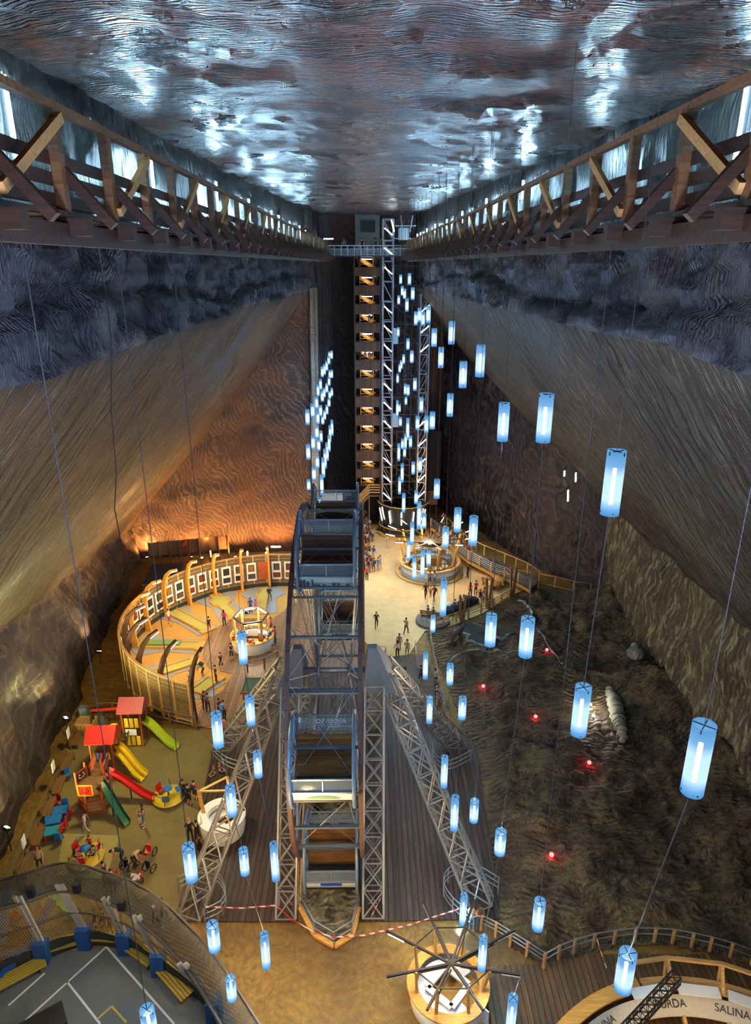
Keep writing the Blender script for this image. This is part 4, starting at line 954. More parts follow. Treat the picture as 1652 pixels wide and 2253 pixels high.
make_pose('crouch', base(pelvis=(0, .1, .38), spine=(0, .05, .54), chest=(0, -.04, .72), neck=(0, -.1, .85), chin=(0, -.14, .9), head=(0, -.18, .97), crown=(0, -.18, 1.03),
                      face=(0, -1, -.5), shL=(-.17, -.06, .8), shR=(.17, -.06, .8), elL=(-.24, -.24, .62), elR=(.24, -.24, .62), wrL=(-.1, -.4, .52), wrR=(.1, -.4, .5), hipL=(-.1, .06, .36), hipR=(.1, .06, .36), knL=(-.17, -.28, .47), knR=(.17, -.28, .44), anL=(-.15, -.04, .09), anR=(.15, -.06, .09), toeL=(-.17, -.2, .035), toeR=(.17, -.22, .035)))
def person(loc, pose, label, shirt, pants, rz=0, skin=None, long_sleeve=False, shorts=False, hair='2a1c14', longhair=0, pack=None, s=1.0, grp=None, shoes='26262a', rx=0):
    me, hr, bp = POSES[pose]; skin = skin or random.choice(SKINS)
    o = link('person', me, None, loc); o.rotation_euler = (rx, 0, rz); o.scale = (s, s, s); tag(o, label, 'person', grp)
    ms = [sk(skin), fab(shirt), fab(pants), fab(shoes), fab(shirt) if long_sleeve else sk(skin), sk(skin) if shorts else fab(pants), M['black']]
    for k, m in enumerate(ms): o.material_slots[k].link = 'OBJECT'; o.material_slots[k].material = m
    h = link('hair', hr[longhair], o); h.material_slots[0].link = 'OBJECT'; h.material_slots[0].material = fab(hair)
    if pack: b = link('backpack', bp, o); b.material_slots[0].link = 'OBJECT'; b.material_slots[0].material = fab(pack)
    return o
def at(u, v, pose, label, shirt, pants, rz=0, z=0, **kw):
    """rz in degrees: 0 looks towards the viewer side of the hall, 180 towards the back wall"""
    return person(pz(u, v, z), pose, label, shirt, pants, math.radians(rz), **kw)
# ------------------------------------------------------------------ mini golf hall
GC = Vector((-9.0, 53.0, 0)); GR = 11.9
def ga(deg, r=GR, z=0): a = math.radians(deg); return Vector((GC.x+r*math.cos(a), GC.y+r*math.sin(a), z))
SLATW = wood('hall_slats', 'a98a5e', '7a5f3c', scale=(2, 2, 8), plank=.16, axis='Z', gap=.3)
mb = MB(); mb.lathe([(0, 0), (GR-.1, 0)], GC+Vector((0, 0, .0)), 72, smooth=False); 
mb = MB(); mb.prism([(min(-2.2, ga(d, GR-.1).x), ga(d, GR-.1).y) for d in range(0, 360, 5)], -.02, .03)
tag(mb.build('floor_sand_disc', plain('golden_carpet', 'b88a3c', .9, var=.25, scale=3, bump=.2)), None, None, kind='structure')
WD = wood('boardwalk_planks', 'a5784a', '79552f', scale=(.6, 6, 1), plank=.2, axis='X', gap=.16)
WD.node_tree.nodes['Principled BSDF'].inputs['Roughness'].default_value = .5
P = pzs([(514, 1362), (470, 1385), (447, 1420), (446, 1450), (460, 1472), (512, 1484), (490, 1520), (440, 1560), (426, 1600), (530, 1598), (600, 1490), (700, 1478), (788, 1478), (786, 1300), (660, 1300), (625, 1345), (600, 1362)])
flat('floor_boardwalk', P, .0, .06, WD)
hw = thing('curved_slat_screen', 'curved slatted timber screen around the mini golf floor', 'wall panels', GC)
n = 27; a0, a1 = 78, 251.5
pw = GR*math.radians((a1-a0)/n)
mb = MB(); mb.box((0, 0, 2.0), (pw*.97, .07, 3.1)); pn = mb.mesh('slat_panel', SLATW)
mb = MB(); mb.box((0, -.09, -.1), (pw, .1, 1.1)); skm = mb.mesh('skirt', plain('dark_green_skirt', '26302a', .8))
mb = MB(); mb.bar((-pw/2, 0, 0), (-pw/2, 0, 3.65), .14, .2); mb.bar((-pw/2, 0, 3.6), (pw/2, 0, 3.6), .2, .09); mb.bar((-pw/2, 0, .42), (pw/2, 0, .42), .12, .1); fm = mb.mesh('panel_frame', M['wood_pale'])
for i in range(n):
    d = a0+(a1-a0)*(i+.5)/n; p = ga(d)-GC; rz = math.radians(d)-PI/2
    for nm, me in (('slat_panel', pn), ('skirt', skm), ('panel_frame', fm)): link(nm, me, hw, p, rz)
# curved lamp posts
ST_W = emis('warm_strip', (1.0, .80, .55), 55)
def curved_post():
    mb = MB(); prof = [(0, 0), (.12, 1.2), (.15, 2.4), (.0, 3.5), (-.4, 4.4), (-1.0, 5.0), (-1.75, 5.3)]; wd = [.55, .5, .46, .42, .34, .26, .16]
    L = []
    for i, (r, z) in enumerate(prof):
        q = prof[min(i+1, 6)]; p_ = prof[max(i-1, 0)]; d = Vector((q[0]-p_[0], 0, q[1]-p_[1])).normalized(); nn = Vector((d.z, 0, -d.x))
        c = Vector((r, 0, z)); h = wd[i]/2
        L += [c-nn*h+Vector((0, -.11, 0)), c+nn*h+Vector((0, -.11, 0)), c+nn*h+Vector((0, .11, 0)), c-nn*h+Vector((0, .11, 0))]
    fs = [(0, 3, 2, 1), (24, 25, 26, 27)]
    for i in range(6):
        for k in range(4): fs.append((i*4+k, i*4+(k+1) % 4, (i+1)*4+(k+1) % 4, (i+1)*4+k))
    mb.add(L, fs, False); return mb.mesh('post_body', M['wood_gold'])
cpm = curved_post()
mb = MB(); mb.bar((-1.0, 0, 4.83), (-1.78, 0, 5.16), .12, .05); csm = mb.mesh('strip_lamp', ST_W)
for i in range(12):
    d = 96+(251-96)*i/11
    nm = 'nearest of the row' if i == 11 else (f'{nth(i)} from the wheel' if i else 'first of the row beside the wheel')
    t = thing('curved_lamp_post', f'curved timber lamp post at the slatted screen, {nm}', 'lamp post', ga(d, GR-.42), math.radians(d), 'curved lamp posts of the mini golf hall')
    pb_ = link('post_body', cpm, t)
    if i > 6: pb_.material_slots[0].link = 'OBJECT'; pb_.material_slots[0].material = plain('shaded_post', '4e3420', .6)  # near posts get a darker copy, their lack of light put into the colour
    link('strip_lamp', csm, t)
    pp = ga(d, GR-1.9, 4.9); light('post_lamp', 'POINT', pp, 150, (1, .74, .42), .25)
# exhibition boards
mb = MB(); mb.box((0, 0, 0), (.98, .03, 2.0)); bdm = mb.mesh('board', M['white'])
pics = []
rnd = random.Random(5)
PM = [plain('print_'+c, c, .4, var=.9, scale=7) for c in ('7a2a18', '2e2622', '96601c', '4a4640', '6a2a18', '5a4a38', '2a3440')]
mb = MB(); mb.box((0, 0, 0), (.62, .03, .74)); tallm = mb.mesh('framed_print', M['black'])
mb = MB(); mb.box((0, 0, 0), (.74, .03, .54)); widem = mb.mesh('framed_print', M['black'])
mb = MB(); mb.box((0, 0, 0), (.5, .03, .62)); tp = mb.mesh('picture', PM[0]); mb = MB(); mb.box((0, 0, 0), (.62, .03, .42)); wp = mb.mesh('picture', PM[0])
for i in range(19):
    d = 86+6.26*i
    nm = nth(i)+' along the curve from the wheel' if i < 18 else 'last along the curve'
    col = ['b5452a', '4a3a30', 'c08a30', '5a6a7a', '8a3a22', '6a5a48', '2f4a60'][(i*3) % 7]
    if i == 2:
        t = thing('poster', 'large colourful poster on the slatted wall without white board', 'poster', ga(d, GR-.1, 1.9), math.radians(d)-PI/2)
        mb = MB(); mb.box((0, -.02, 0), (1.1, .03, 1.9)); mb.build('print', plain('poster_print', 'a5502a', .4, var=.9, scale=4), t); continue
    t = thing('exhibition_board', f'white two-print board on the slatted screen, {nm}', 'display board', ga(d, GR-.1, 1.85), math.radians(d)-PI/2, 'exhibition boards on the slatted wall')
    link('board', bdm, t)
    a = link('framed_print', tallm, t, (0, -.03, .42)); p = link('picture', tp, a, (0, -.02, 0)); p.material_slots[0].link = 'OBJECT'; p.material_slots[0].material = PM[(i*3) % 7]
    b2 = link('framed_print', widem, t, (0, -.03, -.5)); p = link('picture', wp, b2, (0, -.02, 0)); p.material_slots[0].link = 'OBJECT'; p.material_slots[0].material = PM[(i*5+2) % 7]
# golf lanes
KG = plain('yellow_kerb', 'd9962a', .6); GRN = plain('lane_carpet', 'a4a050', .95, var=.1); PAD = plain('grey_pad', '8a8c88', .8, var=.06)
def lane(pa, pb, w, label, hexa=None, pad=3.0, padt=(-.1, 1.1), paint=None):
    A, B = pz(*pa), pz(*pb); t = thing('mini_golf_lane', label, 'golf lane', A, 0, 'mini golf lanes'); d = B-A; L = d.length; d.normalize(); n_ = Vector((-d.y, d.x, 0))
    out = [(0, w/2)]
    if hexa: out += [(L*hexa-w*.9, w/2), (L*hexa-w*.5, w*.95), (L*hexa+w*.5, w*.95), (L*hexa+w*.9, w/2)]
    out += [(L, w/2)]
    up = [d*s_+n_*q for s_, q in out]; dn = [d*s_-n_*q for s_, q in out]
    mb = MB(); mb.prism([(p.x, p.y) for p in up+dn[::-1]], .1, .16); mb.build('carpet', GRN, t)
    mb = MB()
    for row in (up, dn):
        for a, b2 in zip(row, row[1:]): mb.bar(a+Vector((0, 0, .17)), b2+Vector((0, 0, .17)), .11, .16)
    mb.bar(up[0]+Vector((0, 0, .17)), dn[0]+Vector((0, 0, .17)), .11, .16); mb.build('kerb', KG, t)
    mb = MB(); q = d*(L+.25); mb.box(q+Vector((0, 0, .12)), (1, 1, .1), Matrix.Rotation(math.atan2(d.y, d.x), 3, 'Z') @ Matrix.Diagonal((.7, w*1.35, 1))); mb.build('tee_board', M['wood_gold'], t)
    mb = MB(); P = []
    for k in range(24):
        a = PI/2+PI*k/23; P.append(d*(L*padt[0]+pad*.5*math.cos(a)*.9+pad*.3)+n_*(pad*.5*math.sin(a)))
    P += [d*(L*.45)-n_*pad*.3, d*(L*padt[1])-n_*pad*.36, d*(L*padt[1])+n_*pad*.36, d*(L*.45)+n_*pad*.3]
    mb.prism([(p.x, p.y) for p in P], .04, .075); mb.build('pad', PAD, t)
    return t
lane((582, 1297), (575, 1346), .75, 'narrow mini golf lane on the grey patch nearest the wheel', .3, 4.4, (0, 1.1))
lane((472, 1311), (513, 1357), .95, 'mini golf lane with a six-sided widening half way', .35, 4.0)
lane((376, 1345), (453, 1386), 1.1, 'long plain mini golf lane starting at the fifth curved post', None, 3.2)
t = lane((308, 1420), (434, 1423), 1.05, 'mini golf lane with a raised green box, running level across the hall', None, 3.4, (-.02, 1.0))
mb = MB(); mb.box((1.9, .05, .22), (3.4, .8, .2)); mb.build('raised_box', plain('lane_green', '6f8a4a', .9), t)
lane((336, 1487), (424, 1458), 1.0, 'mini golf lane behind the second nearest dark post', None, 3.0)
lane((431, 1526), (470, 1497), 1.1, 'short wide mini golf lane nearest the wall end', None, 3.2)
# round kiosks ------------------------------------------------------------
def kiosk(c, R, h, label, top='wood_gold', wall='white', rim=.35):
    t = thing('round_kiosk', label, 'kiosk', c)
    mb = MB(); mb.lathe([(R*.93, 0), (R, h), (R-.12, h), (R-.14, .05)], (0, 0, 0), 40); mb.build('counter_wall', plain('kiosk_white', 'd8d4c6', .5, var=.05), t)
    mb = MB(); mb.ring((0, 0, 0), R-rim, R+.05, h, h+.07, 40); mb.build('countertop', M[top], t)
    mb = MB(); mb.prism([(R*.9*math.cos(k*PI/12), R*.9*math.sin(k*PI/12)) for k in range(24)], .02, .08); mb.build('floor_plate', M['wood_gold'], t)
    mb = MB(); mb.ring((0, 0, 0), R-rim-.55, R-rim-.02, h*.62, h*.7, 40, .6, 5.4); mb.build('inner_shelf', M['white'], t)
    return t
GKC = pz(555, 1396, 1.16); GKC.z = .06; gk = kiosk(GKC, 1.88, 1.1, 'round white kiosk with six-sided glazed lamp frame in the mini golf hall')
hexp = [Vector((1.5*math.cos(k*PI/3+.25), 1.62*math.sin(k*PI/3+.25), 0)) for k in range(6)]
mb = MB()
for k in range(6): mb.bar(hexp[k]+Vector((0, 0, 3.0)), hexp[(k+1) % 6]+Vector((0, 0, 3.0)), .12, .14)
mb.build('roof_frame', plain('dark_frame', '3a342c', .5), gk)
for k in range(6):
    mb = MB(); mb.bar(hexp[k]*.95+Vector((0, 0, .7)), hexp[k]+Vector((0, 0, 2.95)), .16, .3); mb.build('post', M['wood_pale'], gk)
    a = hexp[k]*.96+Vector((0, 0, 2.9)); b2 = hexp[(k+1) % 6]*.96+Vector((0, 0, 2.9)); mb = MB(); mb.bar(lerp(a, b2, .2), lerp(a, b2, .8), .06, .05); mb.build('strip_lamp', ST_W, gk)
mb = MB(); mb.box((-.1, -.9, .75), (1.0, .5, .04), Matrix.Rotation(.2, 3, 'X')); mb.build('inner_desk', M['white'], gk)
mb = MB(); mb.box((0.0, .3, 1.1), (.9, .06, .6)); mb.build('display_screen', M['white'], gk)
mb = MB(); mb.box((-.45, -1.0, .8), (.5, .1, .8), Matrix.Rotation(-.3, 3, 'X')); mb.build('drinks_cooler', plain('cooler_red', 'c8281c', .4), gk)
mb = MB(); mb.box((.1, -1.05, 1.15), (.5, .02, .3)); mb.build('menu_sheet', M['white'], gk)
def small_goods(c, R, h, n, cols, name, label, grp):
    rnd = random.Random(n)
    for k in range(n):
        a = rnd.uniform(0, 2*PI); r = R*rnd.uniform(.72, .86); s_ = rnd.uniform(.14, .3)
        mb = MB()
        if k % 3 == 0: mb.lathe([(.001, 0), (.09, 0), (.1, .12), (.05, .2), (.04, .3), (.001, .3)], (0, 0, 0), 8)
        elif k % 3 == 1: mb.box((0, 0, s_/2), (s_, s_*.8, s_)); mb.box((0, 0, s_), (s_*.6, s_*.5, s_*.3))
        else: mb.sphere((0, 0, .12), (.14, .14, .12), 8, 6)
        o = mb.build(name, plain('goods_'+cols[k % len(cols)], cols[k % len(cols)], .5)); o.location = (c[0]+r*math.cos(a), c[1]+r*math.sin(a), h); o.rotation_euler[2] = a
        tag(o, label, 'souvenir', grp)
small_goods((GKC.x, GKC.y), 2.05, 1.24, 26, ['c86a28', 'e8e0d0', '8a3a20', 'd8b060', '40506a'], 'souvenir', 'small souvenir among those on the mini golf kiosk counter', 'souvenirs on the mini golf kiosk counter')
# games table, near rail and entrance steps of the hall
p = pz(557, 1522); q = pz(600, 1500)
t = thing('games_table', 'green-topped games table with wooden frame under a hanging lamp', 'table', pz(559, 1528, 0))
mb = MB(); mb.box((0, 0, .82), (1.5, 1.9, .06)); mb.build('cloth_top', plain('green_cloth', '3c5a4c', .9), t)
mb = MB()
for sx, sy, lx, ly in ((-.8, 0, .12, 2.15), (.8, 0, .12, 2.15), (0, -1.0, 1.7, .12), (0, 1.0, 1.7, .12)): mb.box((sx, sy, .83), (lx, ly, .14))
mb.build('rail_frame', M['wood_mid'], t)
for sx in (-.65, .65):
    for sy in (-.85, .85): mb = MB(); mb.bar((sx, sy, 0), (sx, sy, .78), .12); mb.build('leg', M['wood_mid'], t)
def rail_fence(pix, label, z=0, h=1.05, step=1.5, pw=.12, post='wood_pale', rails=(1.0, .7, .4), rail='steel_lt', rr=.03, cat='fence', grp=None, name='rail_fence', world=None):
    P = world or [pz(u, v, z) for u, v in pix]; t = thing(name, label, cat, P[0], 0, grp); o0 = P[0]
    for q in rails:
        mb = MB(); mb.tube([p-o0+Vector((0, 0, q*h)) for p in P], rr, 5); mb.build('rail', M[rail], t)
    pm = MB(); pm.bar((0, 0, 0), (0, 0, h), pw, pw); pme = pm.mesh('post', M[post])
    for a, b2 in zip(P, P[1:]):
        n_ = max(1, round((b2-a).length/step))
        for k in range(n_): link('post', pme, t, lerp(a, b2, k/n_)-o0, math.atan2((b2-a).y, (b2-a).x))
    link('post', pme, t, P[-1]-o0)
    return t
rail_fence([(545, 1480), (582, 1472), (612, 1455)], 'cable rail with short timber posts below the mini golf kiosk', rails=(1, .55), post='wood_mid', step=1.2)
rail_fence([(430, 1600), (432, 1572), (447, 1562)], 'white-grey handrail at the steps of the mini golf hall', rails=(1, .7, .4), post='steel_lt', pw=.05)
rail_fence([(195, 1574), (250, 1572), (330, 1580), (375, 1592), (432, 1606)], 'low timber fence running behind the playground', z=0, rails=(1, .35), rail='wood_mid', rr=.07, post='wood_mid', step=2.2)
# dark ramp, parapet and orange back corner behind the hall
mb = MB(); P = [pz(u, v, 2.6) for u, v in [(312, 1285), (390, 1285), (405, 1238), (335, 1242)]]; mb.prism([(p.x, p.y) for p in P], 2.4, 2.6); mb.prism([(p.x, p.y) for p in P], 0, 2.3); tag(mb.build('dark_ramp_block', plain('dark_block', '2e2a2a', .8)), 'dark sloping platform behind the slatted wall', 'platform')
a = pz(333, 1250, 0); b2 = pz(505, 1232, 0)
t = thing('panel_fence', 'weathered panel fence on the ramp behind the slatted wall', 'fence', (a.x, a.y, 0))
mb = MB(); mb.bar((0, 0, 2.2), (b2.x-a.x, b2.y-a.y, 2.2), .08, 1.6); mb.build('panel', plain('weathered_board', '6a4f38', .8, var=.3, scale=2), t)
for k in range(9): mb = MB(); p = lerp(Vector((0, 0, 0)), b2-a, k/8); mb.bar(p+Vector((0, -.08, 0)), p+Vector((0, -.08, 3.1)), .12); mb.build('post', M['wood_mid'], t)
OR_T = emis('orange_tube', (1.0, .62, .16), 40)
for i, (u0, v0, u1, v1) in enumerate([(596, 1203, 617, 1203), (462, 1211, 464, 1225), (544, 1213, 545, 1227), (585, 1215, 586, 1224)]):
    cyl_light(OR_T, py(u0, v0, 71.5), py(u1, v1, 71.5), .08, ['level orange tube light low on the back wall', 'upright orange tube light behind the hall, farthest from the wheel', 'upright orange tube light behind the hall, middle of three', 'upright orange tube light behind the hall, close to the wheel'][i], 'orange tube lights behind the hall')
light('orange_wash', 'POINT', (-12, 71.5, 3), 300, (1, .45, .12), .4); light('orange_wash', 'POINT', (-18, 71, 3), 250, (1, .45, .12), .4)
mb = MB(); p = pz(402, 1200, 5.5); mb.add([(0, 0, 0), (1.3, 0, .4), (1.2, 0, 2.0), (0, .05, -.05), (1.3, .05, .35), (1.2, .05, 1.95)], [(0, 1, 2), (5, 4, 3), (0, 1, 4, 3), (1, 2, 5, 4), (2, 0, 3, 5)], False)
mb.bar((1.25, .02, -5.4), (1.25, .02, 2.1), .05); o = mb.build('red_flag', plain('flag_red', 'd8401c', .7)); o.scale = (.5, .5, .5); o.location = py(402, 1222, 69); o.location.z = 2.8; tag(o, 'small red flag standing beside the fence behind the hall', 'flag')
# people of the hall
G = 'people in the mini golf hall'
at(373, 1376, 'walk', 'person in white top and red shorts beside the long lane', 'e8e4dc', 'b02822', 60, shorts=True, grp=G)
at(461.5, 1393, 'stand_shift', 'person in black t-shirt and rust shorts holding a putter', '1a1a1c', 'a0522a', -150, shorts=True, grp=G)
at(494, 1378, 'stand', 'person in black with a magenta backpack between two lanes', '1c1c20', '1c1c22', 200, pack='b02060', longhair=1, grp=G)
at(594, 1323, 'stand_shift', 'person in blue jacket with dark backpack at the narrow lane', '1f5aa8', '3a4a5a', 170, long_sleeve=True, pack='20242c', grp=G)
at(552, 1350, 'stand', 'person in blue coat standing behind the mini golf kiosk', '2a4aa0', '202430', 30, long_sleeve=True, longhair=1, grp=G)
at(563, 1345, 'stand', 'child in pink top behind the mini golf kiosk', 'd0589a', 'b0306a', 40, s=.75, longhair=1, grp=G)
at(510, 1454, 'hold', 'person with cap in dark shirt and navy shorts in front of the kiosk', '38343a', '26324a', 10, shorts=True, grp=G, shoes='121214')
at(487, 1475, 'stand_shift', 'person in dark vest and shorts with white shoes on the boardwalk', '2c2826', '3a322c', 0, shorts=True, shoes='e8e8e8', grp=G)
at(476, 1504, 'stand', 'person all in black at the short wide lane', '141416', '18181a', 120, long_sleeve=True, grp=G)
at(447, 1490, 'bend', 'person in teal shirt leaning over a putter', '4a8a82', '26262c', -100, shorts=True, pack='202026', grp=G)
at(418, 1502, 'stand', 'child in red cap beside the nearest dark post', 'd8d4d0', '2a2a30', 180, s=.7, hair='d8281c', grp=G)
at(603, 1437, 'crouch', 'small child in orange squatting by the kiosk', 'd88a4a', 'c87a40', -60, s=.8, grp=G)
at(597, 1395, 'stand', 'person in red top at the far side of the kiosk counter', 'c82c2a', '2a2430', 90, grp=G)
at(606, 1416, 'stand', 'person with orange bag at the near side of the kiosk counter', '3a3236', '282430', 90, pack='d84a1c', grp=G)
person((GKC.x-.35, GKC.y+.6, .12), 'stand', 'attendant with orange hair and grey top inside the kiosk', '5a6a6c', '303438', 0, hair='c86a20', grp=G)
person((GKC.x+.7, GKC.y-.2, .12), 'bend', 'attendant in red top bending inside the kiosk', 'b83428', '28282c', 0.6, grp=G)
at(459, 1567, 'stand', 'person in grey top with back turned at the hall steps', '7a7a7c', '38383c', 180, grp=G)
at(451, 1563, 'stand', 'person in brown at the hall steps rail', '5a3a2a', '2a2422', 170, grp=G)
at(484, 1580, 'hold', 'person in maroon shirt by the lattice legs', '5a2226', '26242a', 30, grp=G)
at(494, 1584, 'stand', 'person with light blue bag by the lattice legs', '6aa0c0', '24242a', 150, pack='5a90c8', grp=G)
at(496, 1622, 'stand', 'person in pink and navy below the hall steps', 'd0506a', '2a3a5a', 160, grp=G)
at(663, 1316, 'stand', 'person in red top and black shorts seen through the wheel', 'c82828', '161618', 180, shorts=True, grp=G)
at(709, 1308, 'stand', 'person in orange jacket seen through the wheel', 'd84a1c', '7a3a2a', 180, long_sleeve=True, grp=G)
at(722, 1321, 'walk', 'person in patterned shirt seen through the wheel', '8a7a5a', '26262a', 90, grp=G)
at(734, 1321, 'walk', 'person in black seen through the wheel', '1c1c20', '1a1a1e', 90, grp=G)
at(651, 1328, 'stand', 'small child in white seen through the wheel', 'd8d0c8', 'd8d0c8', 150, s=.65, grp=G)
# ------------------------------------------------------------------ plaza with the big round shop
PS = plain('plaza_paving', 'c8a266', .85, var=.22, scale=1.2, bump=.5)
P = pzs([(786, 1172), (845, 1172), (930, 1168), (1010, 1190), (1070, 1240), (1165, 1292), (1120, 1312), (1060, 1350), (985, 1380), (935, 1388), (900, 1440), (850, 1446), (800, 1410), (790, 1300)])
flat('floor_plaza', P, -.03, .03, PS)
KC = pz(945, 1234, 1.25); KC.z = .03
k = kiosk(KC, 3.3, 1.25, 'large round white shop with twelve lamp arms around a dark roof disc on the plaza', 'wood_pale', rim=.3)
mb = MB(); mb.ring((0, 0, 0), 3.35, 3.75, 0, .12, 44); mb.build('step_ring', M['wood_gold'], k)
mb = MB(); mb.lathe([(.01, 3.75), (.9, 3.7), (1.35, 3.45), (1.3, 3.35), (.01, 3.4)], (0, 0, 0), 28); mb.build('roof_disc', plain('dark_roof_disc', '25282a', .35, .3), k)
for i in range(12):
    a = 2*PI*i/12+.13; d = Vector((math.cos(a), math.sin(a), 0))
    mb = MB(); mb.bar(d*.6+Vector((0, 0, 3.6)), d*4.9+Vector((0, 0, 4.75)), .1, .12); mb.build('lamp_arm', M['steel_dk'], k)
    mb = MB(); mb.bar(d*3.9+Vector((0, 0, 4.38)), d*4.85+Vector((0, 0, 4.64)), .1, .05); mb.build('strip_lamp', ST_W, k)
for i in range(8):
    a = 2*PI*i/8+.2; d = Vector((math.cos(a), math.sin(a), 0)); mb = MB(); mb.bar(d*2.6+Vector((0, 0, .8)), d*3.5+Vector((0, 0, 4.2)), .2, .16); mb.build('leaning_post', M['wood_gold'], k)
mb = MB(); mb.ring((0, 0, 0), 1.3, 1.9, .9, 1.0, 30); mb.ring((0, 0, 0), 1.35, 1.45, 0, .9, 30); mb.build('inner_counter', M['wood_gold'], k)
small_goods((KC.x, KC.y), 3.5, 1.36, 60, ['e8b040', 'f0e8d8', 'd87a28', 'c8c8c0', 'a85a28', 'e8d8a0', '5a9ab0'], 'souvenir', 'small souvenir among those around the counter of the plaza shop', 'souvenirs on the plaza shop counter')
small_goods((KC.x, KC.y), 2.0, 1.04, 24, ['e8b040', 'f0e8d8', 'd87a28'], 'souvenir', 'small souvenir on the inner counter of the plaza shop', 'souvenirs on the inner plaza shop counter')
# ramp with railings
rp = thing('boardwalk_ramp', 'raised grey boardwalk ramp descending from the back wall beside the plaza', 'walkway', (8, 82, 0))
Lf = [pz(*q, 1.3) for q in [(948, 1158)]]+[pz(*q, 1.2) for q in [(985, 1188), (1003, 1212), (1030, 1232)]]+[pz(*q, .8) for q in [(1080, 1258), (1140, 1282), (1165, 1296)]]
Rt = [pz(*q, 1.3) for q in [(982, 1158)]]+[pz(*q, 1.2) for q in [(1008, 1182), (1030, 1205), (1065, 1222)]]+[pz(*q, .8) for q in [(1110, 1240), (1160, 1262), (1185, 1280)]]
o0 = Vector((8, 82, 0))
mb = MB()
for a, b2, c2, d2 in zip(Lf, Lf[1:], Rt[1:], Rt): mb.add([a-o0, b2-o0, c2-o0, d2-o0, a-o0-Vector((0, 0, .15)), b2-o0-Vector((0, 0, .15)), c2-o0-Vector((0, 0, .15)), d2-o0-Vector((0, 0, .15))], [(0, 1, 2, 3), (7, 6, 5, 4), (0, 1, 5, 4), (2, 3, 7, 6)], False)
mb.build('deck', wood('grey_planks', '8a7c68', '62564a', plank=.3, axis='X', gap=.12), rp)
rail_fence(None, 'pale timber railing with steel rods on the plaza side of the ramp', world=Lf, h=1.1, step=1.9, rails=(1, .8, .6, .4, .2))
rail_fence(None, 'pale timber railing with dark mesh on the cave side of the ramp', world=Rt, h=1.2, step=1.9, rails=(1,), rail='wood_pale', rr=.05)
mb = MB()
for a, b2 in zip(Lf, Lf[1:]): mb.bar(a-o0-Vector((0, 0, .25)), b2-o0-Vector((0, 0, .25)), .1, .3)
mb.build('side_beam', M['wood_gold'], rp)
for p in Lf+Rt: mb = MB(); mb.bar(p-o0-Vector((0, 0, .1)), (p.x-o0.x, p.y-o0.y, 0), .12); mb.build('stilt', M['wood_gold'], rp)
rail_fence([(1185, 1285), (1220, 1292), (1260, 1302), (1298, 1308)], 'pale timber fence with mesh along the foot of the dark cave wall', h=1.2, step=1.8, rails=(1, .1), rail='wood_pale', rr=.045)
rail_fence([(1130, 1300), (1120, 1318), (1085, 1338), (1030, 1360), (975, 1378), (955, 1384)], 'pale timber fence between plaza seating and the rocky basin', h=1.0, step=1.5, rails=(1, .7, .4), rail='wood_pale', rr=.045)
rail_fence([(943, 1385), (950, 1440), (962, 1500), (975, 1560), (992, 1635)], 'steel handrail beside the steps down from the plaza', h=1.05, step=2.6, post='wood_pale', rails=(1, .5))
rail_fence([(913, 1432), (919, 1490)], 'short steel handrail on the inner side of the plaza steps', h=1.0, step=2.0, post='steel_lt', pw=.05, rails=(1, .5))
rail_fence([(808, 1440), (848, 1446), (838, 1475)], 'short railing corner beside the wheel cover at the plaza edge', h=1.0, step=1.4, post='wood_pale', rails=(1, .6, .2))
P = pzs([(850, 1446), (935, 1440), (960, 1500), (990, 1560), (860, 1480)]); flat('floor_steps', P, -.02, .05, wood('grey_brown_planks', '5d5244', '40382e', plank=.35, axis='Y', gap=.15))
# three timber pillars
for u, vt, v, lab in ((1016, 1310, 1366, 'nearest the picnic lounge'), (1073, 1272, 1337, 'middle of the three'), (1126, 1248, 1312, 'nearest the ramp foot')):
    p = pz(u, v); t = thing('timber_pillar', f'split timber pillar at the plaza fence, {lab}', 'pillar', p, 0, 'timber pillars at the plaza fence')
    z = py(u, vt, p.y).z
    for s_ in (-1, 1): mb = MB(); mb.bar((s_*.12, 0, 0), (s_*.26, .0, z), .2, .34); mb.build('half_trunk', M['wood_mid'], t)
# picnic seats and tables
def bench(p, rz, label, L=1.8, back=True, seat='wood_gold', grp=None):
    t = thing('bench', label, 'bench', p, math.radians(rz), grp)
    for k in range(3): mb = MB(); mb.box((0, -.15+.16*k, .45), (L, .14, .05)); mb.build('seat_board', M[seat], t)
    if back:
        for k in range(2): mb = MB(); mb.box((0, .3, .68+.2*k), (L, .04, .15)); mb.build('back_board', M[seat], t)
    for s_ in (-1, 1): mb = MB(); mb.bar((s_*L*.42, -.15, 0), (s_*L*.42, -.15, .43), .08); mb.bar((s_*L*.42, .25, 0), (s_*L*.42, .3, .95 if back else .43), .08); mb.bar((s_*L*.42, -.2, .4), (s_*L*.42, .28, .4), .07); mb.build('leg', M['wood_mid'], t)
    return t
B = 'pine benches at the plaza fence'
bench(pz(1084, 1290), 150, 'pale pine bench by the round tables, the one against the shop side', 2.4, grp=B)
bench(pz(1112, 1280), -35, 'pale pine bench with high back beside the ramp rail', 2.6, grp=B)
bench(pz(1150, 1275), -15, 'pale pine bench right at the ramp foot', 2.0, grp=B)
bench(pz(950, 1362), 160, 'dark high-backed bench at the plaza corner with two people', 2.2, seat='wood_mid', grp=B)
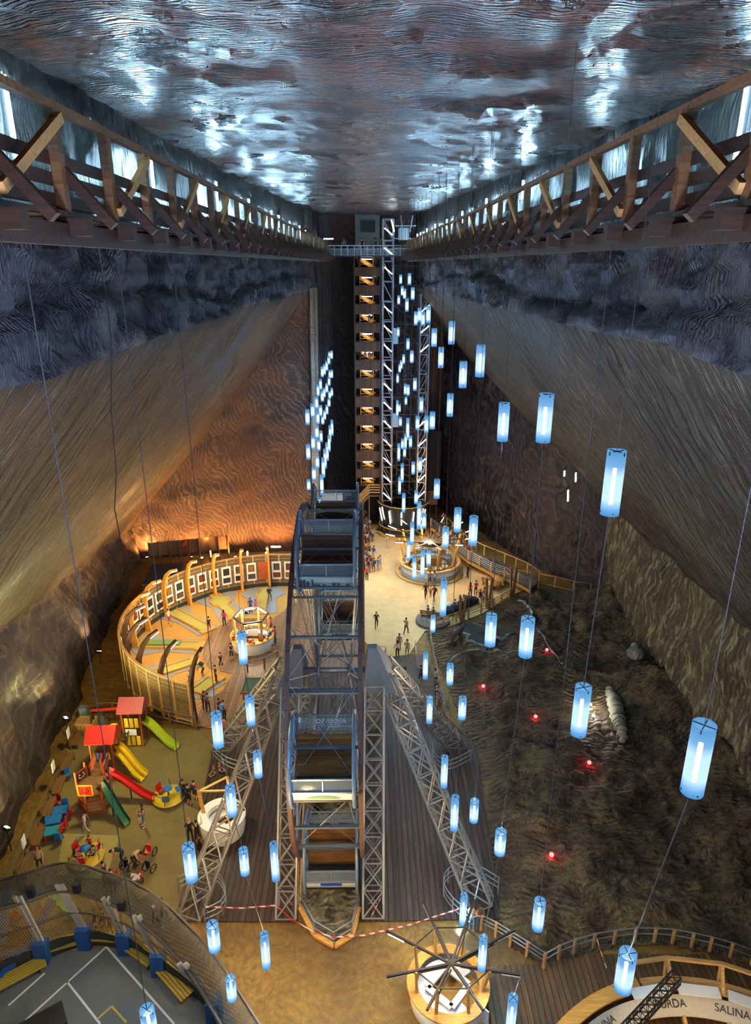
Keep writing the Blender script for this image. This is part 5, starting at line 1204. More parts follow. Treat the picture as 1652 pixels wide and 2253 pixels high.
for u, v, r, lab in ((1084, 1296, .7, 'low round log table nearest the pale bench'), (1097, 1286, .75, 'round log table top, upper of the pair'), (1058, 1312, .55, 'round log table beside the two in red shirts')):
    t = thing('log_table', lab, 'table', pz(u, v), 0, 'round log tables'); mb = MB(); mb.lathe([(.01, .62), (r, .62), (r, .7), (.01, .7)], n=20); mb.build('table_top', M['wood_gold'], t); mb = MB(); mb.lathe([(r*.3, 0), (r*.28, .62)], n=12); mb.build('trunk', M['wood_mid'], t)
def lounger(u, v, rz, label, col):
    t = thing('bean_bag', label, 'seat', pz(u, v), math.radians(rz), 'dark loungers by the fence')
    mb = MB(); mb.sphere((0, 0, .3), (.6, .75, .32), 14, 8); mb.sphere((0, .45, .6), (.5, .35, .4), 12, 8); mb.build('cushion', plain('lounger_'+col, col, .8, bump=.5), t)
for i, (u, v, c_) in enumerate([(990, 1350, '2a3044'), (1003, 1346, '1c2230'), (1018, 1338, '23283a'), (1030, 1332, '1a1c26'), (1040, 1327, '262a36')]):
    lounger(u, v, 150, f'dark blue lounger by the plaza fence, {nth(i)} counted from the corner bench', c_)
mb = MB(); mb.sphere((0, 0, .5), (.5, .5, .5), 16, 10); o = mb.build('paper_globe_lamp', plain('globe_cream', 'e8d8b0', .6)); o.location = pz(985, 1345); tag(o, 'cream globe standing beside the loungers', 'globe lamp')
mb = MB(); mb.ring((0, 0, 0), 0, 1.6, 0, .3, 24); o = mb.build('round_plinth', plain('stone_grey', '6a6054', .8)); o.location = pz(952, 1372)-Vector((0, -.3, 0)); tag(o, 'round stone plinth under the dark corner bench', 'plinth')
# plaza people
G = 'people on the plaza'
at(851.6, 1207, 'stand_shift', 'person in beige top and pale trousers alone on the open plaza', 'b0a080', 'c0b8ac', 160, long_sleeve=True, hair='101010', grp=G)
at(822.5, 1231, 'stand', 'person in bright blue jacket with white trousers beside the queue', '2048c0', 'c8c0b8', 150, long_sleeve=True, hair='141418', grp=G)
at(832, 1257, 'stand', 'person in denim jacket and jeans behind the queue', '5a88b0', '8aa0b8', 190, long_sleeve=True, shoes='e8e8e8', grp=G)
at(836, 1253, 'reach', 'person in light blue with arm out behind the queue', '6aa0c8', 'b08860', 200, shorts=True, grp=G)
at(807, 1278, 'stand', 'person with blonde hair in orange-red jacket at the queue tail', 'e8481c', '20303a', 170, long_sleeve=True, longhair=1, hair='c8a050', grp=G)
at(799, 1274, 'stand', 'person in black at the queue tail beside the wheel rim', '1c1a1e', '201c20', 170, long_sleeve=True, grp=G)
at(828, 1382, 'walk', 'person in black coat walking alone on the lower plaza', '18181a', '2a2426', 0, long_sleeve=True, hair='8a5a30', longhair=1, grp=G)
at(893, 1396, 'walk', 'person in grey shirt and black trousers walking alone', '8a8478', '1c1c20', 150, grp=G)
at(874, 1447, 'stand', 'person in white top and black trousers at the steps with long hair', 'c8b8a8', '141418', 180, longhair=1, hair='1a1210', grp=G)
at(878, 1432, 'stand', 'person in patterned grey shirt behind two others near the steps', '7a7a6a', '8a7a5a', 170, shorts=True, grp=G)
at(895, 1445, 'walk', 'person in beige jacket with red scarf near the steps', 'a89070', '9a8468', 170, long_sleeve=True, grp=G)
at(936, 1316, 'walk', 'person in black dress coat before the shop counter', '1a181c', '1c1a1e', 10, long_sleeve=True, longhair=1, hair='8a6a50', grp=G)
at(955, 1321, 'walk', 'person in black with red backpack striding before the shop', '20181a', '18181c', 200, long_sleeve=True, pack='8a2020', grp=G)
at(947, 1315, 'stand', 'child in red between two adults before the shop', 'c82030', 'b02028', 0, s=.6, grp=G)
at(945, 1289, 'stand', 'person in grey shirt and shorts leaning at the shop counter', '6a7078', '3a3a3e', 180, shorts=True, grp=G)
at(955, 1288, 'stand', 'person in pale top and jeans at the shop counter', 'd8ccb8', '6a7a8a', 180, longhair=1, grp=G)
at(1014, 1272, 'stand', 'person in grey top and teal trousers beside the shop', '6a6a60', '3a7a70', 0, hair='b06a38', grp=G)
at(1028.5, 1273, 'stand', 'person all in black beside the shop', '161618', '161618', -60, long_sleeve=True, grp=G)
at(1034, 1315, 'stand', 'person in red top with long dark hair near the tables', 'd81c28', '18181a', 170, longhair=1, grp=G)
at(1046, 1311, 'hold', 'person in red shirt and black trousers near the tables', 'e02020', '1a1a1c', 0, grp=G)
at(958, 1200, 'stand', 'person in dark green behind the shop', '3a4030', '28261e', 90, grp=G)
at(975, 1156, 'hold', 'person in navy with arms folded at the ramp top', '1a2038', '3a5a80', 0, shorts=True, z=1.3, grp=G)
at(991, 1194, 'stand', 'person in cream shirt on the ramp', 'e0c890', '4a4a58', 40, z=1.2, grp=G)
at(1004, 1200, 'walk', 'person in navy and white on the ramp', '28304a', 'c8c8cc', 30, z=1.2, grp=G)
at(1026, 1208, 'stand', 'person in dark top with red shorts on the ramp', '383440', 'a83c28', 20, shorts=True, z=1.15, grp=G)
at(1038, 1219, 'stand', 'person in teal with orange shorts on the ramp', '2a7a80', 'c86030', 20, shorts=True, z=1.0, grp=G)
at(1047, 1216, 'walk', 'person in dark green shirt and beige shorts on the ramp', '2c3a34', 'b89a60', 30, shorts=True, shoes='e0e0e0', z=1.0, grp=G)
at(940, 1358, 'sit', 'person in black seated at the dark corner bench', '1a1a1c', '202024', 60, grp=G)
at(953, 1362, 'sit', 'person in black and orange seated at the dark corner bench', '2a2420', '26262a', -20, grp=G, hair='1a1a1a')
at(1055, 1322, 'sit', 'person in black seated on the fence side of the log table', '17171a', '3a3a40', 30, grp=G)
at(1064, 1317, 'sit', 'person in white seated on the fence side of the log table', 'e0dcd4', 'c8c0b0', 30, grp=G)
at(1113, 1276, 'sit', 'person in black seated at the ramp foot', '1c1c1e', '3a3a44', 0, grp=G)
at(1119, 1275, 'sit', 'person in dark grey seated at the ramp foot', '38383c', '2a2a30', 0, grp=G)
for i, (u, v, c_, l_) in enumerate([(1019, 1335, 'd8c8b0', 'cream'), (1030, 1330, '4a6a5a', 'green patterned'), (1000, 1345, '2a3a5a', 'navy')]):
    at(u, v, 'sit', f'person in {l_} top lying back on the dark loungers', c_, '3a3a44', 160, z=.15, grp=G)
at(891, 1508, 'hold', 'person in white top descending the plaza steps', 'd8d0c8', '141416', 90, hair='101010', longhair=1, grp=G)
at(925, 1504, 'walk', 'person in navy shorts beside the inner handrail', '3a4a6a', '1c2434', 180, shorts=True, grp=G)
for u, v, c_, d_, l_ in ((957, 1512, 'c8b8a0', '2a2a30', 'pale top'), (958, 1532, '3a2a2a', '26242a', 'dark brown'), (959, 1546, '26262a', '201e22', 'black'), (960, 1562, '1c3c88', 'b8b0a8', 'deep blue')):
    at(u, v, 'hold', f'person in {l_} leaning on the long handrail by the basin', c_, d_, 90, grp=G)
# the queue
G = 'people queueing beside the wheel'
Q = [(250, 190, 'b8c0b8', 'light grey shirt'), (380, 300, '55585e', 'slate shirt'), (450, 430, 'e8e0d8', 'white shirt'), (220, 480, '5a98a0', 'teal shirt'), (300, 560, 'c8c4bc', 'pale grey shirt'), (350, 500, '8a5068', 'mauve top'), (425, 590, '28448a', 'royal blue jacket'), (490, 770, '1c2440', 'navy coat'),
     (552, 735, '5a98a8', 'aqua jacket'), (440, 730, 'd82028', 'bright red jacket'), (270, 670, 'b85a38', 'rust top'), (205, 790, '8a9490', 'grey-green shirt'), (375, 860, 'e0dcc8', 'ivory shirt'), (155, 940, '2c2830', 'charcoal top'), (310, 900, '701c20', 'dark red top'), (425, 960, '2a3424', 'olive top'),
     (110, 1090, 'd8d020', 'lime cap and top'), (200, 1130, '121214', 'black shirt'), (350, 1150, 'e8d010', 'yellow shirt'), (445, 1230, '4a2c2e', 'dark brown shirt'), (235, 1010, '5a3a2e', 'brown shirt'), (285, 1230, '9a3424', 'brick red top'), (345, 1380, '7a8484', 'grey shirt'), (240, 1370, 'c86a40', 'orange top'),
     (470, 1400, 'd8b890', 'beige top'), (225, 1470, 'c82828', 'scarlet top'), (320, 1530, 'd8c0c0', 'pinkish white shirt'), (490, 1590, '4a9a4a', 'green shirt'), (395, 1600, '3a2820', 'dark top'), (580, 1700, '6a1c1c', 'maroon coat'), (275, 1700, 'a84a28', 'copper shirt'), (425, 1720, '28242a', 'black jacket')]
for i, (x, y, c_, l_) in enumerate(Q):
    u = 780+x/13.77; v = 1130+(y+ (40 if y < 1600 else 20))/13.77
    at(u, v+4, ('stand', 'stand_shift', 'hold')[i % 3], f'person in {l_} standing in the queue beside the wheel', c_, ('26262c', '3a4458', '2e2a2a', '5a5a60')[i % 4], 180+((i*37) % 60-30), shorts=i % 4 == 0, grp=G, longhair=i % 3 == 0, hair=('2a1c14', '5a3a20', '14100e', '8a6a40')[i % 4], pack=(None, None, None, '7a2a2a', None, '2a3a5a')[i % 6])
for i, (u, v, c_, l_) in enumerate([(798, 1143, 'b02830', 'crimson'), (803, 1147, 'c05a30', 'amber'), (812, 1145, '101014', 'jet black'), (822, 1142, '1a1a1e', 'black long-sleeved'), (831, 1144, '3a6a98', 'steel blue'), (796, 1156, 'e0e0dc', 'snow white'), (806, 1164, '6a6a70', 'mid grey')]):
    at(u, v, ('stand', 'stand_shift')[i % 2], f'person in {l_} top at the head of the queue under the foot stair', c_, '24242a', 180, grp=G)
qs = thing('queue_steps', 'dark stepped platform beside the queue next to the wheel', 'steps', pz(787, 1200))
for k in range(8): mb = MB(); mb.box((0, -2.6+.75*k, .1+.14*k), (1.1, .7, .2+.28*k)); mb.build('step', M['wood_mid'], qs)

# people on bridge and stair tower
G = 'people on the high bridge'
zt_ = zb_+.08
zbr = zv(563, 79.8)+.1
for u, l_, c_ in ((757, 'grey-blue shirt', '5a6a80'), (796, 'black top', '1a1a20'), (826, 'navy top', '20304a'), (838, 'dark grey top', '3a3a40')):
    q = py(u, 560, 80.6); person((q.x, 80.6, zbr), 'stand', f'person in {l_} behind the bridge railing high up', c_, '24242a', .2, grp=G)
G = 'people in the stair tower'
for i, dx, l_, c_ in ((0, -.9, 'black', '18181c'), (0, 1.0, 'dark blue', '22304a'), (1, .9, 'lime green', '90a83a'), (3, .2, 'white', 'd8d4cc'), (5, -.9, 'black', '1a1a1e'), (5, -.3, 'violet', '5a4a8a'), (5, .2, 'white', 'e0dcd4'), (6, 1.0, 'cream', 'd8ccb0'), (10, 1.0, 'blue', '2a6a98'), (11, -.8, 'pale green', '9ab0a0')):
    z = zv(tv[i], 81)-.82+.08; person((.1+dx, 81.25, z), 'stand', f'person in {l_} top on the stair tower landing, {ordw(i, 13)} level', c_, '26262c', 0, s=.9, grp=G)
# ------------------------------------------------------------------ playground
flat('floor_playground', pzs([(150, 1640), (200, 1592), (435, 1606), (470, 1642), (384, 2030), (345, 2075), (180, 2060), (0, 2030), (0, 1960), (60, 1820)]), -.03, .035, plain('olive_ground', '77683c', .85, var=.3, scale=.8, bump=.3))
flat('floor_mat', pzs([(139, 1835), (264, 1840), (231, 1937), (126, 1927)]), .0, .05, plain('sand_mat', '9a8a50', .9, var=.12, scale=2))
RED = plain('play_red', 'c2201c', .45); YEL = plain('play_yellow', 'd8b41c', .45); GRE = plain('play_green', '1c5a3c', .4); LIM = plain('play_lime', 'a8b81c', .4); BLU = plain('play_blue', '1c6ab8', .45); BRN = plain('play_timber', 'a04a1c', .6)
M.update(play_red=RED, play_yellow=YEL, play_blue=BLU, play_timber=BRN)
def slide_part(a, b, w, mat, name, parent, wavy=0):
    a = Vector(a); b = Vector(b); n = 14; side = Vector((-(b-a).y, (b-a).x, 0)).normalized(); prof = [(-w/2, .28), (-w/2+.05, 0), (w/2-.05, 0), (w/2, .28)]
    mb = MB(); vs = []
    for i in range(n+1):
        t = i/n; s_ = t*t*(3-2*t)*.35+t*.65; z = lerp(a.z, b.z, s_)+math.sin(t*2*PI)*wavy; p = lerp(a, b, t); p.z = z
        for q in (0, -.04): vs += [p+side*o+Vector((0, 0, h+q)) for o, h in prof]
    fs = []
    for i in range(n):
        for j in range(3): fs.append((i*8+j, i*8+j+1, (i+1)*8+j+1, (i+1)*8+j)); fs.append((i*8+4+j, (i+1)*8+4+j, (i+1)*8+5+j, i*8+5+j))
        for j in (0, 3): fs.append((i*8+j, (i+1)*8+j, (i+1)*8+4+j, i*8+4+j))
    mb.add(vs, fs, False); return mb.build(name, mat, parent)
def tower(p, w, hz, label, roofcol, rz=0):
    t = thing('play_tower', label, 'playground tower', p, rz)
    for sx in (-1, 1):
        for sy in (-1, 1): mb = MB(); mb.bar((sx*w/2, sy*w/2, 0), (sx*w/2, sy*w/2, hz+1.35), .1); mb.build('corner_post', BRN, t)
    mb = MB(); mb.box((0, 0, hz), (w, w, .08)); mb.build('platform', M['wood_mid'], t)
    if roofcol:
        mb = MB(); R_ = w/2+.25; z = hz+1.3
        mb.add([(-R_, -R_, z), (R_, -R_, z), (R_, R_, z), (-R_, R_, z), (-R_, 0, z+.75), (R_, 0, z+.75), (-R_, -R_, z-.06), (R_, -R_, z-.06), (R_, R_, z-.06), (-R_, R_, z-.06)], [(0, 1, 5, 4), (2, 3, 4, 5), (3, 0, 4), (1, 2, 5), (6, 9, 8, 7), (0, 6, 7, 1), (2, 8, 9, 3), (3, 9, 6, 0), (1, 7, 8, 2)], False)
        mb.build('roof', roofcol, t)
    return t
# far tower with lime slide
pa = pz(303, 1630); ta = tower(pa, 1.25, 1.6, 'wooden play tower with faded red roof and lime slide near the round hall', plain('faded_red_roof', 'a8404a', .5))
for k, z in ((0, .55), (1, 2.0)):
    for j in range(3): mb = MB(); mb.box((-.35+.35*j, -.66, z), (.26, .04, .75)); mb.build('panel_board', YEL, ta)
mb = MB(); mb.box((-.1, -.68, 1.25), (.75, .03, .5)); mb.build('notice_board', M['white'], ta)
slide_part((.65, -.1, 1.75), (.65+2.4, -1.0, .12), .6, LIM, 'slide', ta, .08)
mb = MB(); mb.bar((-.95, -1.6, .05), (-.75, -.5, 1.6), .08); mb.bar((-.35, -1.6, .05), (-.25, -.5, 1.6), .08)
for k in range(9): t_ = k/8; mb.bar((-.95+.2*t_, -1.6+1.1*t_, .05+1.55*t_), (-.35+.1*t_, -1.6+1.1*t_, .05+1.55*t_), .07)
mb.build('climbing_net', M['wood_dark'], ta)
# swing frame
a = pz(208, 1612); b2 = pz(272, 1606)
sw = thing('swing_frame', 'swing frame with red top beam and crossed legs beside the far tower', 'swing', a); d = b2-a
mb = MB(); mb.bar((0, 0, 1.9), d+Vector((0, 0, 1.9)), .14); mb.build('top_beam', RED, sw)
for q in (Vector((0, 0, 0)), d):
    for s_ in (-.55, .55): mb = MB(); mb.bar(q+Vector((0, s_, 0)), q+Vector((0, -s_*.1, 1.95)), .1); mb.build('leg', M['wood_dark'], sw)
for t_ in (.35, .65):
    mb = MB(); q = d*t_
    for s_ in (-.18, .18): mb.tube([q+Vector((s_, 0, 1.85)), q+Vector((s_, 0, .5))], .012, 4)
    mb.box(q+Vector((0, 0, .5)), (.45, .18, .04)); mb.build('swing_seat', M['black'], sw)
# crates, cabinet, folded parasol
t = thing('slatted_crate', 'large pale slatted crate in the far playground corner', 'crate', pz(193, 1610))
for k in range(9): mb = MB(); mb.box((-.6+.15*k, 0, .5), (.1, .9, .95)); mb.build('slat_board', M['wood_pale'], t)
for s_ in (-1, 1): mb = MB(); mb.bar((-.65, s_*.46, .95), (.65, s_*.46, .95), .08); mb.build('rim_bar', M['wood_pale'], t)
t = thing('grey_cabinet', 'narrow grey cabinet behind the slatted crate', 'cabinet', pz(188, 1585))
mb = MB(); mb.box((0, 0, .6), (.55, .4, 1.2)); mb.build('body', plain('cabinet_grey', '6a7a80', .5), t); mb = MB(); mb.box((0, -.215, .6), (.48, .03, 1.1)); mb.build('door', plain('cabinet_grey2', '788a90', .5), t)
t = thing('folded_parasol', 'grey cone-shaped folded parasol behind the swing frame', 'parasol', pz(228, 1597)); mb = MB(); mb.lathe([(.01, 1.4), (.12, .95), (.42, .12), (.38, .1), (.01, .12)], n=9, smooth=False); mb.build('canopy', plain('canvas_grey', '5a5650', .9), t); mb = MB(); mb.tube([(0, 0, 0), (0, 0, 1.45)], .025); mb.build('pole', M['steel_lt'], t)
# main play structure
pb = pz(240, 1700); tb_ = tower(pb, 1.35, 1.7, 'wooden play tower with bright red gabled roof, bridge and yellow slides', plain('bright_red_roof', 'c81c18', .4), .05)
slide_part((.65, .35, 1.8), (2.55, -.55, .1), .5, YEL, 'slide', tb_, .1); slide_part((.55, -.05, 1.7), (2.45, -.95, .1), .5, YEL, 'slide', tb_, .1)
for j in range(5): mb = MB(); mb.box((-.45+.22*j, -.7, 1.9), (.16, .04, .55)); mb.build('fence_board', [YEL, BLU, RED, BLU, YEL][j], tb_)
mb = MB(); mb.ring((.45, .75, 3.0), .12, .3, 0, .12, 12); mb.lathe([(.2, 2.3), (.2, 3.0)], (.45, .75, 0), 10); mb.build('lookout_ring', YEL, tb_)
pc = pz(214, 1770); 
hx = thing('play_hexagon', 'red-framed six-sided play tower with smiling face panels, red slide and dark green slide', 'playground tower', pc)
hp = [Vector((.95*math.cos(k*PI/3+.3), .95*math.sin(k*PI/3+.3), 0)) for k in range(6)]
for k in range(6):
    mb = MB(); mb.bar(hp[k], hp[k]+Vector((0, 0, 2.7 if k in (1, 2, 3) else 2.2)), .1); mb.build('post', BRN, hx)
    q = hp[(k+1) % 6]; mb = MB()
    for z in (.12, .95, 1.5): mb = MB(); mb.bar(hp[k]+Vector((0, 0, z)), q+Vector((0, 0, z)), .08, .1); mb.build('frame_ring', BRN, hx)
mb = MB(); mb.prism([(p.x, p.y) for p in hp], 1.5, 1.58); mb.build('platform', M['wood_mid'], hx)
mb = MB(); mb.prism([(p.x*.9, p.y*.9) for p in hp], .03, .1); mb.build('sand_tray', M['wood_pale'], hx)
YK = M['black']
for k, (mat, eye, rim_) in enumerate(((plain('panel_red', 'd01c18', .4), YK, YEL), (plain('panel_dark', '5a2418', .5), M['white'], BRN))):
    c_ = (Vector((-.1, -.95, 1.95)) if k == 0 else Vector((-.85, .35, 1.95))); rot = Matrix.Rotation([0, PI/2-.5][k], 3, 'Z')
    mb = MB(); mb.box(c_, (.8, .04, .65), rot); f = mb.build('face_panel', mat, hx)
    mb = MB()
    for s_ in (-1, 1): mb.box(c_+rot @ Vector((s_*.14, -.035, .12)), (.07, .02, .09), rot)
    for j in range(7): a_ = PI+PI*j/6; mb.box(c_+rot @ Vector((.2*math.cos(a_), -.035, .0+.16*math.sin(a_))), (.06, .02, .04), rot)
    mb.build('smile', eye, f)
    mb = MB()
    for sx, sz, lx, lz in ((-.42, 0, .06, .75), (.42, 0, .06, .75), (0, .36, .9, .06), (0, -.36, .9, .06)): mb.box(c_+rot @ Vector((sx, -.02, sz)), (lx, .06, lz), rot)
    mb.build('panel_rim', rim_, f)
slide_part((.6, .75, 1.75), (3.6, .15, .12), .5, RED, 'slide', hx, .06)
slide_part((.45, -.1, 1.75), (2.45, -1.75, .1), .5, GRE, 'slide', hx, .05)
mb = MB(); mb.bar((2.0, .45, 0), (2.0, .45, .75), .06); mb.bar((1.35, -.95, 0), (1.35, -.95, .9), .06); mb.build('slide_leg', M['black'], hx)
# rope bridge between the towers
d = pb-pc; br_ = thing('play_bridge', 'sloping slatted bridge with railings joining the two red play towers', 'play bridge', pc)
for k in range(11): t_ = .3+.05*k; mb = MB(); mb.box(d*t_+Vector((0, 0, 1.55+.1*t_)), (.8, .1, .04), Matrix.Rotation(.35, 3, 'Z')); mb.build('tread', M['wood_mid'], br_)
for s_ in (-.42, .42):
    mb = MB(); mb.bar(d*.28+Vector((s_, 0, 2.2)), d*.82+Vector((s_, 0, 2.3)), .07)
    for k in range(9): q = d*(.3+.06*k)+Vector((s_, 0, 1.6)); mb.bar(q, q+Vector((0, 0, .62)), .04)
    mb.build('railing', BRN, br_)
# carousels
def carousel(p, r, label, seats, hoop):
    t = thing('roundabout', label, 'roundabout', p)
    mb = MB(); mb.lathe([(.01, .12), (r*.9, .12), (r, .2), (r, .27), (.01, .3)], n=32); mb.build('platform', YEL, t)
    mb = MB(); mb.tube([(0, 0, .3), (0, 0, .85)], .05, 8); mb.lathe([(.01, .88), (.28, .86), (.28, .82), (.01, .82)], n=18); mb.build('hub_wheel', BLU, t)
    for k, c_ in enumerate(seats):
        a = 2*PI*k/len(seats)+.6; q = Vector((math.cos(a), math.sin(a), 0))*r*.62; rot = Matrix.Rotation(a-PI/2, 3, 'Z')
        mb = MB(); mb.box(q+Vector((0, 0, .5)), (.42, .3, .05), rot); mb.box(q+rot @ Vector((0, .17, .22))+Vector((0, 0, .5)), (.42, .05, .4), rot); mb.bar(q, q+Vector((0, 0, .5)), .06); mb.build('seat', c_, t)
    for k in range(3):
        a = 2*PI*k/3+.1; mb = MB(); P = [Vector((r*.93*math.cos(a+o), r*.93*math.sin(a+o), z)) for o, z in ((-.45, .27), (-.42, .8), (-.2, .95), (.2, .95), (.42, .8), (.45, .27))]; mb.tube(P, .025, 6); mb.build('hoop', hoop, t)
    return t
carousel(pz(372, 1758), 1.0, 'yellow playground roundabout with blue hoops standing empty', [BLU, RED, plain('seat_grey', '5a6060', .5)], BLU)
carousel(pz(191, 1891), .98, 'yellow playground roundabout with red seats and children on it', [RED, RED, RED], M['steel_lt'])
c_ = pz(191, 1889, 0)
G = 'children on the roundabout'
person(c_+Vector((0, .62, .05)), 'sit', 'child in red top riding the roundabout', 'd0201c', '3a3a40', 0, s=.8, grp=G)
person(c_+Vector((.55, -.1, .05)), 'sit', 'child in teal top riding the roundabout', '1a7a7a', '26262c', -1.6, s=.8, grp=G)
person(c_+Vector((-.45, -.35, .05)), 'sit', 'child in dark blue top riding the roundabout', '26304a', '8a3a4a', 2.4, s=.8, longhair=1, grp=G)
# benches along the west wall
for i, (u, v) in enumerate([(172, 1634), (152, 1688), (134, 1738), (113, 1786), (90, 1848), (62, 1914)]):
    bench(pz(u, v), 97, f'timber bench against the playground rock wall, {"nearest of the row" if i == 5 else "farthest of the row" if i == 0 else nth(i)+" farthest of the row"}', 1.7, seat='wood_mid', grp='benches along the playground wall')
# kids tables and chairs
def chair(p, rz, mat, label, grp):
    t = thing('kids_chair', label, 'chair', p, math.radians(rz), grp)
    mb = MB(); mb.box((0, 0, .33), (.36, .36, .04)); mb.build('seat', mat, t); mb = MB(); mb.box((0, .17, .56), (.36, .04, .4)); mb.build('backrest', mat, t)
    for sx in (-1, 1):
        for sy in (-1, 1): mb = MB(); mb.bar((sx*.15, sy*.15, .33), (sx*.19, sy*.19, 0), .045); mb.build('leg', mat, t)
for u, v in ((135, 1797), (121, 1818), (119, 1842)):
    t = thing('kids_table', {135: 'blue plastic play table farthest along the wall', 121: 'blue plastic play table, middle of three', 119: 'teal-topped plastic play table nearest the wooden bench'}[u], 'table', pz(u, v), .25, 'blue play tables')
    mb = MB(); mb.box((0, 0, .52), (.85, .7, .05)); mb.build('table_top', plain('table_teal', '1c8ab0', .4) if u == 119 else BLU, t)
    for sx in (-1, 1):
        for sy in (-1, 1): mb = MB(); mb.bar((sx*.36, sy*.28, .5), (sx*.38, sy*.3, 0), .06); mb.build('leg', BLU if u != 119 else RED, t)
for u, v, m_, rz, l_ in ((153, 1712, BLU, 60, 'single blue plastic chair between two wall benches'), (127, 1770, RED, -40, 'red plastic chair beside the bench above the blue tables'), (144, 1782, BLU, 10, 'light blue plastic chair at the far end of the blue tables'), (152, 1800, RED, -80, 'red plastic chair at the open side of the farthest blue table'), (141, 1824, RED, -80, 'red plastic chair at the open side of the middle table'), (129, 1842, RED, -85, 'red plastic chair tucked at the teal table'), (111, 1819, BLU, 95, 'blue plastic chair on the wall side of the middle table'), (131, 1851, BLU, 180, 'blue plastic chair at the near end of the teal table')):
    chair(pz(u, v), rz, m_, l_, 'plastic chairs of the playground')
# pedal karts
def kart(u, v, rz, label, seat):
    t = thing('pedal_kart', label, 'pedal kart', pz(u, v), math.radians(rz), 'pedal karts')
    for x, y, r in ((-.28, .45, .24), (.28, .45, .24), (-.25, -.5, .2), (.25, -.5, .2)):
        mb = MB(); mb.tube([(x, y+r*math.cos(k*PI/8), r+r*math.sin(k*PI/8)) for k in range(16)], .035, 5, closed=True); mb.bar((x, y-r, r), (x, y+r, r), .03); mb.build('wheel', M['black'], t)
    mb = MB(); mb.bar((0, -.5, .25), (0, .45, .3), .07); mb.bar((-.28, .45, .24), (.28, .45, .24), .04); mb.bar((-.25, -.5, .2), (.25, -.5, .2), .04); mb.bar((0, -.3, .3), (0, -.4, .75), .04); mb.build('frame', BRN, t)
    mb = MB(); mb.box((0, .2, .4), (.3, .3, .06)); mb.box((0, .36, .6), (.3, .05, .35)); mb.build('seat', seat, t)
    mb = MB(); mb.tube([(.16*math.cos(k*PI/6), -.42+.05*math.sin(k*PI/6), .8+.13*math.sin(k*PI/6)) for k in range(12)], .018, 5, closed=True); mb.build('steering_wheel', RED, t)
kart(268, 1925, -20, 'pedal kart with dark wheels beside the two bending adults', M['black']); kart(317, 1928, -25, 'pedal kart with dark wheels nearest the white sign', M['black']); kart(322, 1892, -15, 'pedal kart with bright red seat', RED)
t = thing('floor_sign', 'small white and red sign board on the ground by the karts', 'sign', pz(300, 1940)); mb = MB(); mb.box((0, 0, .35), (.5, .05, .35), Matrix.Rotation(-.5, 3, 'X')); mb.build('board', M['white'], t); mb = MB(); mb.bar((0, 0, 0), (0, 0, .3), .06); mb.box((.3, 0, .38), (.12, .06, .2)); mb.build('stand', RED, t)
# notice sheets on the rock wall
for u, v, zz in ((150, 1612, 1.6), (117, 1686, 1.6), (52, 1852, 1.6)):
    p = pz(u, v, zz); mb = MB(); mb.box((0, 0, 0), (.04, .5, .7)); mb.box((.03, 0, .0), (.02, .4, .55)); o = mb.build('notice_sheet', M['white']); o.location = p; o.rotation_euler[2] = .12
    tag(o, {150: 'white notice sheet on the wall at the far bench', 117: 'white notice sheet on the wall above the second far bench', 52: 'white notice sheet on the wall above the near benches'}[u], 'notice')
G = 'people on the playground'
at(190, 1830, 'walk', 'child in white running across the playground', 'd8d0c0', 'c8c0b8', -90, s=.85, hair='201812', grp=G)
at(318, 1819, 'hold', 'person with long dark hair in black top and jean shorts at the green slide', '141416', '4a6a90', -60, shorts=True, longhair=1, shoes='e8e8e8', grp=G)
at(309, 1813, 'stand', 'small child in pink and white at the end of the green slide', 'b03a4a', 'd8c8d0', 40, s=.55, grp=G)
at(417, 1773, 'stand', 'person in black hooded top and black shorts beside the empty roundabout', '18181a', '141416', 150, shorts=True, long_sleeve=True, grp=G)
at(406, 1763, 'stand', 'person in black standing behind another beside the empty roundabout', '1c1c1e', '161618', 150, long_sleeve=True, grp=G)
at(430, 1761, 'stand', 'child in red, white and navy jacket walking to the deck', 'c83028', '1c1c28', 160, s=.9, long_sleeve=True, shorts=True, pack='26304a', grp=G)
at(420, 1852, 'hold', 'bald person in black photographing at the white kiosk', '161618', '141416', 200, long_sleeve=True, hair='b08060', grp=G)
at(436, 1856, 'reach', 'person in black t-shirt pointing at the white kiosk', '141416', '161618', 180, grp=G)
at(441, 1874, 'stand', 'small child in black below the two adults at the white kiosk', '161616', '141414', 180, s=.7, grp=G)
at(91, 1917, 'walk', 'person in beige top walking beside the wall benches', 'b89a78', '2a2a20', 20, shorts=True, hair='8a5a30', longhair=1, grp=G)
at(270, 1900, 'bend', 'person in black bending over the pedal kart', '141416', '1a1a1c', -60, grp=G)
at(297, 1909, 'bend', 'person in beige jacket bending over the pedal kart', 'c0a888', '28201c', 80, long_sleeve=True, grp=G)
at(281, 1905, 'crouch', 'small child in colourful top between the bending adults', 'a85a3a', '3a4a6a', 0, s=.7, grp=G)
at(234, 1949, 'hold', 'person in navy top and dark trousers holding a phone', '1c2a44', '15151a', -110, grp=G)
at(251, 1966, 'hold', 'person in khaki jacket close to the net', '4a4a38', '2a2a28', -130, long_sleeve=True, grp=G)
at(363, 2032, 'walk', 'person in grey shirt and black shorts walking near the deck corner', '6a6458', '121214', 150, shorts=True, longhair=1, grp=G)
at(345, 2048, 'walk', 'person in teal shirt with white cap near the deck corner', '1c6a60', '1c1c20', 140, shorts=True, hair='d8d8d8', shoes='e0e0e0', grp=G)
at(475, 1719, 'sit', 'person in black seated on the deck edge by the white kiosk', '151517', '28282a', -70, hair='7a4a28', grp=G)
at(484, 1713, 'sit', 'person in navy seated on the deck edge behind another', '24385a', '20242c', 110, hair='8a5a38', grp=G)
